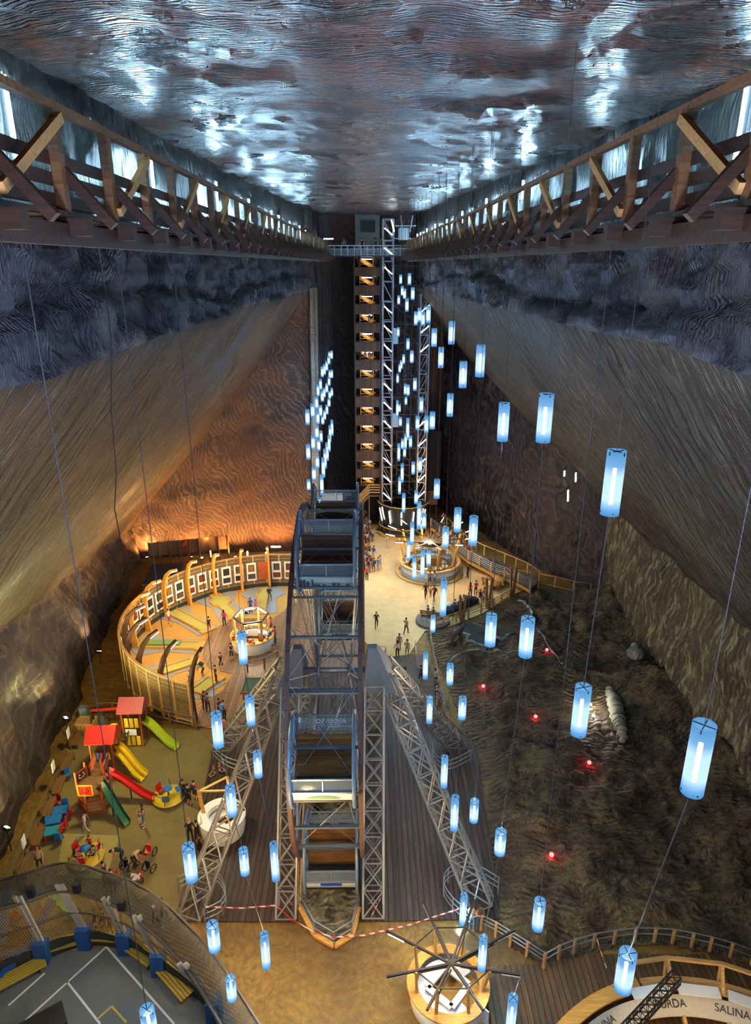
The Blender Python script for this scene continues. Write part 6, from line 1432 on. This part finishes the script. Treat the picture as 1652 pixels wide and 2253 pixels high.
at(214, 2040, 'sit', 'person in black seated behind the sports net', '131315', '1a1a1c', 0, grp=G)
at(228, 2040, 'sit', 'person in black with phone seated behind the sports net', '161618', '1a1a1c', 0, grp=G)
at(243, 2045, 'stand', 'small child in pink cap behind the sports net', 'a84a6a', '1c1c20', 0, s=.55, hair='c05a80', grp=G)
at(539, 1818, 'stand', 'small child in pale clothes at the side of the white kiosk', 'c8a8a0', 'b8b0a8', 100, s=.75, grp=G)
# white kiosk on the deck
KW = pz(488, 1794, 1.15); KW.z = .05; kw = kiosk(KW, 1.34, 1.1, 'round white kiosk with open triangular frame on the striped deck', 'white', rim=.5)
mb = MB(); tri = [Vector((-1.3, .3, 2.6)), Vector((.15, 1.5, 2.6)), Vector((.45, .35, 2.6))]
for k in range(3): mb.bar(tri[k], tri[(k+1) % 3], .09)
mb.build('roof_frame', M['wood_pale'], kw)
for q, b_ in zip(tri, ((-1.05, .1), (.3, 1.1), (.6, .1))): mb = MB(); mb.bar((b_[0], b_[1], .9), q, .2, .07); mb.build('post', M['wood_gold'], kw)
mb = MB(); mb.prism([(.9*math.cos(k*PI/3), .9*math.sin(k*PI/3)) for k in range(6)], .1, .14); mb.build('wood_floor', M['wood_gold'], kw)
mb = MB(); mb.ring((0, 0, 0), .75, 1.3, .98, 1.06, 30, .8, 5.2); mb.build('display_ring', M['white'], kw)
# ------------------------------------------------------------------ near ground: star kiosk
KB = pz(986, 2163, 1.05); KB.z = 0; kb = kiosk(KB, 1.82, 1.05, 'round kiosk with golden counter under an eight-armed star of dark lamp beams', 'wood_gold', rim=.42)
hubz = 3.5; hub = Vector((0, 0, hubz)); q = py(992, 2127, KB.y); hub = Vector((q.x-KB.x, .05, min(4.2, max(2.2, q.z))))
for i, (u, v) in enumerate([(930, 1982), (1044, 1980), (1133, 2046), (1148, 2146), (1063, 2223), (939, 2223), (851, 2149), (850, 2048)]):
    tip = pz(u, v, hub.z+.35)-KB
    mb = MB(); mb.bar(hub-(tip-hub)*.02, tip, .085, .1); mb.bar(lerp(hub, tip, .1)+Vector((.12, 0, -.1)), lerp(hub, tip, .62)+Vector((.12, 0, -.1)), .06, .08); mb.build('star_beam', plain('beam_near_black', '241a14', .6), kb)
    mb = MB(); mb.bar(lerp(hub, tip, .72)-Vector((0, 0, .1)), lerp(hub, tip, .97)-Vector((0, 0, .1)), .08, .04); mb.build('strip_lamp', ST_W if i in (7,) else plain('unlit_strip', 'e8e0d0', .4), kb)
    m_ = lerp(hub, tip, .55); u2 = pz(*[(930, 1982), (1044, 1980), (1133, 2046), (1148, 2146), (1063, 2223), (939, 2223), (851, 2149), (850, 2048)][(i+1) % 8], hub.z+.35)-KB; n_ = lerp(hub, u2, .55)
    mb = MB(); mb.bar(m_, n_, .045); mb.build('tie_bar', M['black'], kb)
    d = Vector((m_.x-0, m_.y, 0)).normalized()
    mb = MB(); mb.bar(d*1.5+Vector((0, 0, .95)), m_, .12, .22); mb.build('leaning_post', M['wood_pale'], kb)
mb = MB(); w_ = .95
for k in range(4):
    a = PI/4*0+k*PI/2+.05; P1 = Vector((w_*math.cos(a), w_*math.sin(a), .85)); P2 = Vector((w_*math.cos(a+PI/2), w_*math.sin(a+PI/2), .85)); mb.bar(P1, P2, .3, .12)
mb.build('square_counter', M['white'], kb)
mb = MB(); mb.box((1.35, -1.45, .1), (1.1, .9, .1), Matrix.Rotation(-.8, 3, 'Z')); mb.build('entry_step', M['wood_gold'], kb)
mb = MB(); mb.box((1.35, -1.0, .55), (.8, .06, .95), Matrix.Rotation(-.8, 3, 'Z')); mb.build('open_hatch', M['white'], kb)
P = pzs([(1048, 2180), (1110, 2125), (1200, 2120), (1290, 2100), (1420, 2100), (1560, 2100), (1652, 2120), (1652, 2253), (1060, 2253), (1040, 2230)])
flat('floor_planks_near', [(p.x, p.y) for p in P[:7]]+[(21, 12), (6, 12), (5.6, 19)], -.02, .04, wood('worn_planks', '8a6434', '5a4020', scale=(6, .5, 1), plank=.28, axis='X', gap=.2))
rail_fence([(1058, 2046), (1090, 2062), (1122, 2082), (1158, 2105), (1196, 2130)], 'timber fence with triple steel rail between yellow ground and basin', step=1.0, rails=(1, .75, .5), h=1.0)
rail_fence([(1196, 2130), (1228, 2112), (1262, 2098), (1305, 2086), (1350, 2078), (1395, 2073), (1438, 2073), (1478, 2076), (1520, 2084), (1560, 2093), (1605, 2106), (1652, 2124)], 'curved fence of short pine posts with cable round the timber arena', step=1.35, rails=(1, .6), h=.95)
at(1038, 2047, 'hold', 'person in plaid shirt and jeans standing with another at the fence', '7a6248', '5a7a98', -30, hair='4a2a18', shoes='8a4a2a', grp='couple at the near fence')
at(1052, 2046, 'hold', 'person with long hair and patterned jacket standing with another at the fence', '8a6a50', '4a6a8a', 30, longhair=1, hair='3a2418', long_sleeve=True, grp='couple at the near fence')
# timber arena ----------------------------------------------------------
AC = Vector((13.2, 13.0, 0)); AR = 8.25
ar = thing('timber_arena', 'round timber rowing arena with white lettered bench ring and open beams', 'arena', AC)
A0_, A1_ = math.radians(20), math.radians(160)
mb = MB(); mb.ring((0, 0, 0), AR-.1, AR, 0, 1.9, 60, A0_, A1_); mb.build('outer_wall', M['wood_mid'], ar)
mb = MB(); mb.ring((0, 0, 0), AR-.5, AR+.1, 1.9, 2.0, 60, math.radians(100), A1_); mb.build('counter_rim', M['wood_gold'], ar)
mb = MB(); mb.ring((0, 0, 0), AR-.55, AR+.05, 1.9, 1.98, 60, A0_, math.radians(99)); mb.build('counter_rim', M['wood_pale'], ar)
mb = MB(); mb.lathe([(AR-.6, 1.75), (AR-1.25, 1.35), (AR-1.25, 1.3), (AR-.62, 1.68)], (0, 0, 0), 60, A0_, A1_); mb.build('white_band', plain('canvas_white', 'b8b09c', .7), ar)
for k, (dg_, txt) in enumerate([(118, 'SALINA'), (92, 'TURDA'), (72, 'SALINA'), (50, 'TURDA')]):
    me = text_mesh(txt, .42, plain('ink_dark', '2c241e', .6)); a = math.radians(dg_); r = AR-.93
    o = link('lettering', me, ar, (r*math.cos(a), r*math.sin(a), 1.62), a-PI/2); o.rotation_mode = 'XYZ'
    e_ = Matrix.Rotation(a-PI/2, 4, 'Z') @ Matrix.Rotation(.55, 4, 'X'); o.rotation_euler = e_.to_euler()
for k in range(9):
    a = math.radians(28+15*k); d = Vector((math.cos(a), math.sin(a), 0)); mb = MB(); mb.bar(d*(AR-1.2)+Vector((0, 0, 1.3)), d*(AR-3.2)+Vector((0, 0, .35)), .14, .2); mb.build('radial_beam', M['wood_pale'], ar)
for k in range(6):
    a = math.radians(28+15.5*k); d = Vector((math.cos(a), math.sin(a), 0)); mb = MB(); mb.bar(d*(AR+.15)+Vector((0, 0, 1.2)), d*(AR+.35)+Vector((0, 0, 2.7)), .14, .2); mb.bar(d*(AR+.35)+Vector((0, 0, 2.7)), d*(AR-.45)+Vector((0, 0, 1.95)), .12, .2); mb.build('arch_post', M['wood_pale'], ar)
    if k < 5:
        a2 = math.radians(28+15.5*(k+1)); e2 = Vector((math.cos(a2), math.sin(a2), 0)); mb = MB(); mb.bar(d*(AR+.35)+Vector((0, 0, 2.7)), e2*(AR+.35)+Vector((0, 0, 2.7)), .16, .12); mb.build('top_rail', M['wood_pale'], ar)
        mb = MB(); b0 = lerp(d, e2, .08).normalized()*(AR-.55); b1 = lerp(d, e2, .92).normalized()*(AR-.55); mb.bar(b0+Vector((0, 0, 2.05)), b1+Vector((0, 0, 2.05)), .5, .05); mb.build('white_seat', M['white'], ar)
mb = MB(); mb.prism([((AR-1.3)*math.cos(A0_+(A1_-A0_)*k/30), (AR-1.3)*math.sin(A0_+(A1_-A0_)*k/30)) for k in range(31)], .05, .12); mb.build('dark_floor', plain('arena_dark', '1c1512', .6), ar)
t = thing('lattice_truss', 'black lattice truss leaning over the timber arena rim', 'truss', (0, 0, 0)); a = pz(1488, 2150, 3.0); b2 = pz(1372, 2275, 2.6)
mb = MB(); lattice(mb, Vector(a), Vector(b2), .42, .42, .4, (0, 0, 1), .025, .012); mb.build('truss_frame', M['black'], t)
# barrier tape in the basin
mb = MB(); P = [pz(1312, 2062, .9), pz(1322, 2095, .5), pz(1334, 2130, .1)]; [mb.bar(x, y, .012, .07) for x, y in zip(P, P[1:])]; tag(mb.build('barrier_tape', TAPE), 'loose red and white tape hanging from the curved fence', 'tape')
# ------------------------------------------------------------------ sports court behind nets
CC = Vector((-13.2, 15.3, 0)); CRr = 9.1
mb = MB(); mb.prism([(CC.x+CRr*math.cos(k*PI/36), CC.y+CRr*math.sin(k*PI/36)) for k in range(72)], -.02, .05)
o = mb.build('floor_court', plain('court_grey', '5c615e', .75, var=.1, scale=1.2)); tag(o, None, None, kind='structure')
LW_ = plain('line_white', 'c8ccc8', .7, var=.03); LY_ = plain('line_yellow', 'b89a38', .7)
mb = MB()
def cl(L, mat_mb): 
    P = [pz(x/2.95, 1880+y/2.95, .052) for x, y in L]
    for a, b2 in zip(P, P[1:]): mat_mb.bar(a, b2, .09, .008)
cl([(55, 980), (290, 770)], mb); cl([(140, 1100), (690, 600), (1130, 1100)], mb); cl([(435, 825), (650, 1100)], mb); tag(mb.build('trim_court_lines_white', LW_), None, None, kind='structure')
mb = MB(); cl([(630, 1070), (725, 985), (820, 1090)], mb); tag(mb.build('trim_court_lines_yellow', LY_), None, None, kind='structure')
net = nodes('dark_net')[0]; 
def netmat(name, col, alpha, sc):
    m, nt, b = nodes(name); N = nt.nodes; L = nt.links; b.inputs['Base Color'].default_value = lin(col); b.inputs['Roughness'].default_value = .8
    tc = N.new('ShaderNodeTexCoord'); outs = []
    for rz in (.78, -.78):
        mp = N.new('ShaderNodeMapping'); mp.inputs['Rotation'].default_value = (rz, rz, rz); mp.inputs['Scale'].default_value = (sc, sc, sc); L.new(tc.outputs['Object'], mp.inputs['Vector'])
        w = N.new('ShaderNodeTexWave'); w.inputs['Scale'].default_value = 1; L.new(mp.outputs[0], w.inputs['Vector']); g = N.new('ShaderNodeMath'); g.operation = 'GREATER_THAN'; g.inputs[1].default_value = .8; L.new(w.outputs['Fac'], g.inputs[0]); outs.append(g)
    mx = N.new('ShaderNodeMath'); mx.operation = 'MAXIMUM'; L.new(outs[0].outputs[0], mx.inputs[0]); L.new(outs[1].outputs[0], mx.inputs[1])
    mr = N.new('ShaderNodeMapRange'); mr.inputs['To Min'].default_value = alpha; mr.inputs['To Max'].default_value = .85; L.new(mx.outputs[0], mr.inputs['Value']); L.new(mr.outputs['Result'], b.inputs['Alpha']); return m
NET = netmat('court_net', '8a7038', .12, 4.0); NETD = netmat('drape_net', '2c2a20', .6, 3.0)
bases = [(98, 2114), (190, 2083), (278, 2094), (352, 2141), (474, 2246)]; tops = [(37, 1972), (130, 1946), (232, 1976), (300, 2015), (400, 2120)]
cage = thing('net_cage', 'curved net cage on pale posts with dark draped top around the sports court', 'net', (0, 0, 0))
Bp = [pz(*q) for q in bases]; Tp = [pz(*q, 4.0) for q in tops]
Bp = [Vector((-19.4, 22.0, 0))]+Bp+[Vector((-5.5, 17.5, 0))]; Tp = [Vector((-20.0, 22.8, 4.0))]+Tp+[Vector((-4.8, 17.6, 3.0))]
blueb = plain('padded_blue', '1c4f86', .6)
for k, (b_, t_) in enumerate(zip(Bp, Tp)):
    m0 = lerp(b_, t_, .0); 
    mb = MB(); mb.bar(b_, b_+Vector((0, 0, 1.35)), .62, .55); mb.build('padded_base', blueb, cage)
    for s_ in (-.1, .1):
        mb = MB(); mb.bar(b_+Vector((s_, 0, 1.3)), t_+Vector((s_*1.2, 0, 0)), .09, .2); mb.build('post_board', plain('weathered_grey_board', '9a9484', .7), cage)
def smooth(P, n=8):
    Q = []
    for i in range(len(P)-1):
        for k in range(n):
            t_ = k/n; p0, p1, p2, p3 = P[max(i-1, 0)], P[i], P[i+1], P[min(i+2, len(P)-1)]
            Q.append(.5*((2*p1)+(p2-p0)*t_+(2*p0-5*p1+4*p2-p3)*t_*t_+(3*p1-p0-3*p2+p3)*t_**3))
    return Q+[P[-1]]
sb = smooth([b_+Vector((0, 0, 1.0)) for b_ in Bp]); s1 = smooth([lerp(b_+Vector((0, 0, 1.3)), t_, .35) for b_, t_ in zip(Bp, Tp)]); s2 = smooth([lerp(b_+Vector((0, 0, 1.3)), t_, .85) for b_, t_ in zip(Bp, Tp)]); s3 = smooth(Tp)
def sheet(A, B, name, mat, sag=0):
    mb = MB(); n = len(A); vs = []
    for i in range(n):
        for k in range(5): t_ = k/4; p = lerp(A[i], B[i], t_); p.z += sag*math.sin(PI*t_)+.1*math.sin(i*.8)*t_; vs.append(p)
    mb.add(vs, [(i*5+k, (i+1)*5+k, (i+1)*5+k+1, i*5+k+1) for i in range(n-1) for k in range(4)], True); mb.build(name, mat, cage)
sheet([p-Vector((0, 0, .95)) for p in sb], sb, 'kick_fabric', plain('dark_fabric', '2a2c26', .9)); sheet(sb, s2, 'net', NET)
out = []
for p in s3: d = Vector((p.x-CC.x, p.y-CC.y, 0)).normalized(); out.append(p+d*1.1+Vector((0, 0, .15)))
sheet(s2, out, 'draped_net', NETD, .5)
for s_, r in ((s1, .06), (s2, .09)): mb = MB(); mb.tube(s_, r, 6); mb.build('bowed_rail', plain('rail_dark_brown', '4a3c30', .6), cage)
mb = MB(); mb.tube(out, .07, 6); mb.build('edge_roll', plain('rail_dark_brown', '4a3c30', .6), cage)
for k in range(3):
    i = 10+k*9; mb = MB(); mb.box(s3[min(i, len(s3)-1)], (.3, .25, .5)); mb.build('lamp_head', M['black'], cage)
bf = thing('blue_cross_frame', 'blue painted crossed timber frame at the court edge', 'frame', pz(30, 2140))
for a, b2 in (((-1.6, .3, .5), (1.5, .9, .5)), ((-.9, -1.7, .1), (.4, .9, .6)), ((.3, .8, .5), (1.0, 2.6, 1.6)), ((-.6, .5, 1.2), (-1.2, 2.6, 2.2))): mb = MB(); mb.bar(a, b2, .3, .3); mb.build('beam', blueb, bf)
for u, v, rz, L_, lab in ((40, 2160, 36, 2.5, 'yellowish slatted bench at the court edge by the blue frame'), (141, 2088, 18, 1.9, 'slatted bench between the first two blue post bases'), (232, 2072, -4, 2.0, 'slatted bench between the second and third blue post base'), (312, 2110, -32, 1.7, 'slatted bench between the third and fourth blue post base'), (385, 2172, -42, 2.2, 'yellowish slatted bench along the near east side of the court')):
    t = thing('slatted_bench', lab, 'bench', pz(u, v), math.radians(rz), 'benches around the sports court')
    for k in range(5): mb = MB(); mb.box((0, -.3+.15*k, .45), (L_, .12, .05)); mb.build('seat_board', plain('bench_olive_yellow', '9a8430', .6), t)
    for s_ in (-1, 1): mb = MB(); mb.box((s_*L_*.4, 0, .22), (.1, .6, .42)); mb.build('leg', M['wood_mid'], t)
p = pz(105, 2290, 0); mb = MB(); mb.box((0, 0, .55), (1.7, 1.2, 1.1), Matrix.Rotation(.6, 3, 'Z')); mb.box((.1, .0, 1.12), (1.5, 1.0, .06), Matrix.Rotation(.6, 3, 'Z')); o = mb.build('black_flight_case', plain('case_black', '121413', .5)); o.location = p; tag(o, 'black flight case on the grey court at the picture edge', 'case')
# small climbing frame seen through the net
t = thing('climbing_frame', 'small orange climbing frame with pale green slide beyond the court net', 'climbing frame', pz(80, 2010))
for sx in (-.6, .6):
    for sy in (-.5, .5): mb = MB(); mb.bar((sx, sy, 0), (sx*.8, sy*.8, 1.9), .09); mb.build('leg', BRN, t)
mb = MB(); mb.box((0, 0, 1.2), (1.1, .9, .06)); mb.build('platform', BLU, t)
for k in range(5): mb = MB(); mb.bar((.6-.02*k, -.5+.02*k, .3*k+.2), (.6-.02*k, .5-.02*k, .3*k+.2), .05); mb.build('rung', M['wood_gold'], t)
slide_part((.5, .2, 1.25), (2.3, -.3, .1), .5, plain('pale_green', '7ab060', .4), 'slide', t, .08)
t = thing('spring_rocker', 'red and blue spring rocker with yellow ears behind the court net', 'rocker', pz(40, 2036)); mb = MB(); mb.tube([(.12*math.cos(k), .12*math.sin(k), .02*k) for k in range(20)], .02, 5); mb.build('spring', M['steel'], t); mb = MB(); mb.sphere((0, 0, .6), (.3, .3, .28), 14, 8); mb.build('body', RED, t); mb = MB(); mb.sphere((0, -.05, .48), (.31, .3, .14), 14, 6); mb.build('belly', BLU, t); mb = MB(); mb.box((-.2, 0, .9), (.08, .08, .22)); mb.box((.2, 0, .9), (.08, .08, .22)); mb.build('ears', YEL, t)
at(143, 1990, 'crouch', 'small child in pink playing beyond the net', 'd04a6a', '3a3a60', 0, s=.75)
mb = MB(); p = pz(312, 1966); mb.box(p+Vector((0, 0, .05)), (.7, .7, .06), Matrix.Rotation(.7, 3, 'Z')); tag(mb.build('floor_hatch', plain('hatch_tan', '8a7238', .8)), 'small square hatch plate in the playground floor', 'hatch')
# ------------------------------------------------------------------ things in the rocky basin
def gz(p): return pit_h(p.x, p.y)
RL = emis('red_lamp_glow', (1.0, .02, .02), 30)
for i, (u, v, lab) in enumerate([(1202, 1442, 'red marker lamp on a pale mound, highest in the basin'), (1063, 1513, 'small red marker lamp nearest the plaza steps'), (1178, 1579, 'red marker lamp in the middle of the basin'), (1296, 1681, 'red marker lamp beneath the big middle tube lamp'), (1213, 1883, 'brightest red marker lamp low in the basin')]):
    p = pz(u, v, .35); p.z = gz(p)+.0; t = thing('marker_lamp', lab, 'lamp', p, 0, 'red marker lamps in the basin')
    mb = MB(); mb.lathe([(.01, .0), (.45, -.15), (.75, -.5)], n=12); mb.build('mound', plain('pale_mound', '5a5044', .9, bump=.6), t)
    mb = MB(); mb.sphere((0, 0, .2), .13, 10, 8); mb.build('globe', RL, t); mb = MB(); mb.bar((0, 0, 0), (0, 0, .15), .08); mb.build('base', M['black'], t)
    light('marker_glow', 'POINT', (0, 0, .5), 5, (1, .05, .05), .1, t)
SALT = rock('white_salt', [(.4, '8a8a80'), (.6, 'b8b8ac')], bump=.9, fine=5, big=.8, rough=(.4, .7))
rnd = random.Random(4)
# salt ring
c0 = pz(1066, 1398, .2); P = []
for k in range(40):
    a = 2*PI*k/40; r = 1+.22*math.sin(3*a+1)+.12*math.sin(7*a); P.append(Vector((c0.x+2.1*r*math.cos(a), c0.y+1.7*r*math.sin(a), 0)))
mb = MB(); Q = []
for p in P: Q.append(Vector((p.x, p.y, pit_h(p.x, p.y)+.08)))
mb.tube(Q, .13, 6, closed=True); o = mb.build('salt_ring', SALT); tag(o, 'irregular white salt rim round a shallow pool in the basin', 'salt rim')
mb = MB(); zz = max(q.z for q in Q)*.4; mb.prism([(c0.x+(p.x-c0.x)*.97, c0.y+(p.y-c0.y)*.97) for p in P], -.3, .42); o = mb.build('brine_pool', plain('brine', '4a4a42', .12, var=.3, scale=.6)); tag(o, 'still brine pool inside the white salt rim', 'pool')
def salt_line(pix, r, label):
    mb = MB(); Q = smooth([pz(u, v, .2) for u, v in pix], 6)
    for q in Q: q.z = pit_h(q.x, q.y)+.03
    mb.tube(Q, [r*(1+.4*math.sin(i*1.7)) for i in range(len(Q))], 6); tag(mb.build('salt_streak', SALT), label, 'salt streak')
salt_line([(975, 1458), (1010, 1448), (1060, 1440), (1110, 1438), (1160, 1436), (1195, 1425)], .07, 'thin white salt line crossing the basin below the pool')
salt_line([(1140, 1318), (1158, 1330), (1170, 1350), (1166, 1372)], .14, 'short thick salt streak below the ramp foot')
salt_line([(1185, 1385), (1200, 1420), (1235, 1470)], .08, 'faint salt streak beside the wide tube lamp')
# ribbed salt pillar lying on the slope
mb = MB(); A = pz(1342, 1500, .8); B_ = pz(1372, 1628, .6); n = 30
for k in range(n):
    t_ = k/(n-1); p = lerp(A, B_, t_); w_ = .32*math.sin(PI*(.12+.8*t_))+.15; p.z = pit_h(p.x, p.y)+w_*.6
    mb.sphere(p+Vector((.08*math.sin(k*2.1), 0, 0)), (w_*1.15, .17, w_*(1 if k % 2 else .8)), 10, 6)
tag(mb.build('salt_pillar', plain('salt_ribs', '8e8c76', .8, bump=.8)), 'long pale ribbed salt formation lying on the basin slope', 'salt formation')
mb = MB(); p = pz(1396, 1455, .8); p.z = pit_h(p.x, p.y)+.3; mb.sphere(p, (.75, .75, .55), 12, 8); mb.sphere(p+Vector((0, .4, .4)), (.35, .3, .35), 9, 6); tag(mb.build('salt_boulder', SALT), 'round pale salt lump at the foot of the east wall', 'boulder')
for u, v, l_ in ((1300, 1546, 'upper'), (1306, 1573, 'lower')):
    p = pz(u, v, .6); p.z = pit_h(p.x, p.y)+.25; t = thing('rock_spotlight', f'small white spotlight grazing the rock beside the big tube lamp, {l_} of two', 'light', p)
    mb = MB(); mb.sphere((0, 0, 0), .1, 8, 6); mb.build('lens', emis('white_spot_glow', (1, .97, .9), 60), t); mb = MB(); mb.bar((0, 0, -.3), (0, 0, -.05), .08); mb.build('stand', M['black'], t)
    light('spot_glow', 'POINT', (.2, 0, .35), 110, (1, .97, .9), .1, t)
# dark timber figure of a browsing animal beside the pool
pts = [Vector(q) for q in ((0, 0, .95), (.55, 0, 1.0), (1.05, 0, 1.15), (1.35, 0, 1.45), (1.55, 0, 1.6), (1.85, 0, 1.5))]
mb = MB(); mb.tube(pts[:3], [.3, .27, .3], 10); mb.tube(pts[2:5], [.24, .15, .13], 8); mb.tube(pts[4:], [.13, .08], 8)
for x, s_ in ((.02, -.12), (.02, .12), (1.0, -.12), (1.0, .12)): mb.tube([(x, s_, .95), (x+.04, s_, .5), (x, s_, 0)], [.11, .07, .06], 6)
mb.tube([(-.25, 0, 1.0), (-.45, 0, .6), (-.42, 0, .35)], [.06, .04, .02], 6)
for s_ in (-.05, .05): mb.tube([(1.52, s_, 1.68), (1.48, s_*1.6, 1.85)], [.035, .012], 5)
o = mb.build('horse_statue', plain('dark_figure', '4a443c', .8, bump=.6)); p = pz(992, 1424, 0); p.z = gz(p)-.02; o.location = p; o.rotation_euler[2] = .6; tag(o, 'dark horse figure standing at the basin edge beside the pool', 'statue')
mb = MB(); 
for k in range(5): q = pz(985+3*k, 1421+2*(k % 2), .1); q.z = pit_h(q.x, q.y)+.12; mb.sphere(q, (.3, .25, .22), 7, 5)
tag(mb.build('rock_heap', R_PIT), 'small heap of stones at the feet of the horse figure', 'rocks')
# three faint glowing tubes beyond the cave mouth, before the dark wall
for i, (u, v0, v1, l_) in enumerate([(1242, 1036, 1048, 'upper, away from the crust edge'), (1267, 1040, 1060, 'upper, at the crust edge'), (1250, 1078, 1103, 'lowest')]):
    a = pd(u, v0, 66); b2 = pd(u-1, v1, 66)
    # hung in front of the oblique wall
    cyl_light(emis('far_tube_glow', (.7, .95, .9), 14), b2, a, .07, f'small glowing tube at the dark cave wall, {l_} of three', 'small glowing tubes at the dark cave wall')
# ------------------------------------------------------------------ warm floodlights, some added, and fill lights
WARM = (1.0, .72, .38); ORG = (1.0, .42, .10); OLI = (1.0, .86, .36); WHT = (1.0, .86, .66)
FL_M = emis('floodlight_lens', (1, .85, .6), 14)
def flood(loc, to, power, col, label, spot=2.2, size=.25, pole=True, grp=None):
    t = thing('floodlight', label, 'light', loc, 0, grp)
    d = (Vector(to)-Vector(loc)).normalized()
    mb = MB(); q = d.to_track_quat('-Z', 'Y').to_matrix(); mb.box((0, 0, 0), (.34, .26, .16), q); mb.build('lamp_housing', M['black'], t)
    mb = MB(); mb.box(d*.1, (.28, .2, .03), q); mb.build('lens', FL_M, t)
    if pole and loc[2] > .5: mb = MB(); mb.bar((0, 0, -.1), (0, 0, -loc[2]), .05); mb.build('pole', M['steel_dk'], t)
    light('flood_beam', 'SPOT', tuple(d*.2), power, col, size, t, d.to_track_quat('-Z', 'Y').to_euler(), spot)
flood((-17.5, 66.5, 2.5), (-22, 62, 16), 9000, ORG, 'added floodlight outside the slatted hall aimed up the brown slope')  # added; stands in for golf lamp light bouncing up the slope
flood((-22.5, 50, 1.2), (-21, 58, 14), 6000, WARM, 'added floodlight in the gap between slatted hall and west wall')  # second added flood, warming the west slope in place of bounced light
flood((-21.3, 40.5, 1.6), (-18, 44, 14), 5000, OLI, 'floodlight by the far playground bench', 2.6)
flood((-20.5, 30.5, 1.6), (-17, 37, 12), 5000, OLI, 'floodlight by the nearest playground bench', 2.6)
for i, x in enumerate((-25, -20, -15, -10)): flood((x, 71.3, .5), (x-1, 74.2, 9), 5000, ORG, f'added orange floodlight at the foot of the back wall, {nth(i)} counted from the west', 2.4, .3, True, 'added orange floodlights at the back wall')  # added floods that deepen the orange of the tubes on the wall
light('hall_lamp', 'POINT', (-10.3, 53.5, 3.6), 900, WHT, .6)
light('hall_lamp', 'POINT', (-15, 58, 4.0), 600, WARM, .5); light('hall_lamp', 'POINT', (-16, 49, 4.0), 600, WARM, .5)
light('plaza_lamp', 'POINT', (6.5, 68, 4.6), 3600, (1, .6, .26), .8)
light('play_lamp', 'POINT', (-16, 36, 9), 2600, OLI, .6)
light('kiosk_lamp', 'POINT', (-8.8, 32, 4.2), 260, WHT, .3)
light('kiosk_lamp', 'POINT', (3.4, 22.3, 5.0), 700, WARM, .5)
light('near_fill', 'POINT', (-3, 20, 7), 2300, (1, .64, .22), .5)  # added fill without a fixture, for the yellow near ground
light('deck_fill', 'POINT', (-8.5, 26, 6), 700, (1, .66, .36), .5)  # added fill warming the west deck, no fixture there
light('deck_fill', 'POINT', (3.5, 34, 9), 500, (1, .7, .45), .5)  # the same added fill for the east deck
light('unseen_fill', 'POINT', (-3.2, 6, 28), 2800, (.6, .68, 1), .5)  # pair of unseen blue fills added near the camera for the upper walls
light('unseen_fill', 'POINT', (3.6, 5, 28), 2800, (.6, .68, 1), .5)
light('court_lamp', 'POINT', (-13, 21, 7), 600, WHT, .5)
light('arena_lamp', 'POINT', (13, 17, 4), 600, WARM, .5)
w = bpy.data.worlds.new('mine_fill'); bpy.context.scene.world = w; w.use_nodes = True
bg = w.node_tree.nodes['Background']; bg.inputs[0].default_value = (.34, .38, .6, 1); bg.inputs[1].default_value = .75  # blue ambient fill added, entering by the open end behind the camera
s = bpy.context.scene; s.view_settings.view_transform = 'Standard'; s.view_settings.look = 'None'; s.view_settings.exposure = 0.0; s.view_settings.gamma = 1; s.view_settings.use_curve_mapping = False
s.cycles.adaptive_threshold = .05; s.cycles.max_bounces = 4; s.cycles.diffuse_bounces = 2; s.cycles.glossy_bounces = 2; s.cycles.transparent_max_bounces = 10; s.cycles.transmission_bounces = 2
s.cycles.sample_clamp_indirect = 3.0; s.cycles.use_light_tree = False; s.cycles.caustics_reflective = False; s.cycles.caustics_refractive = False
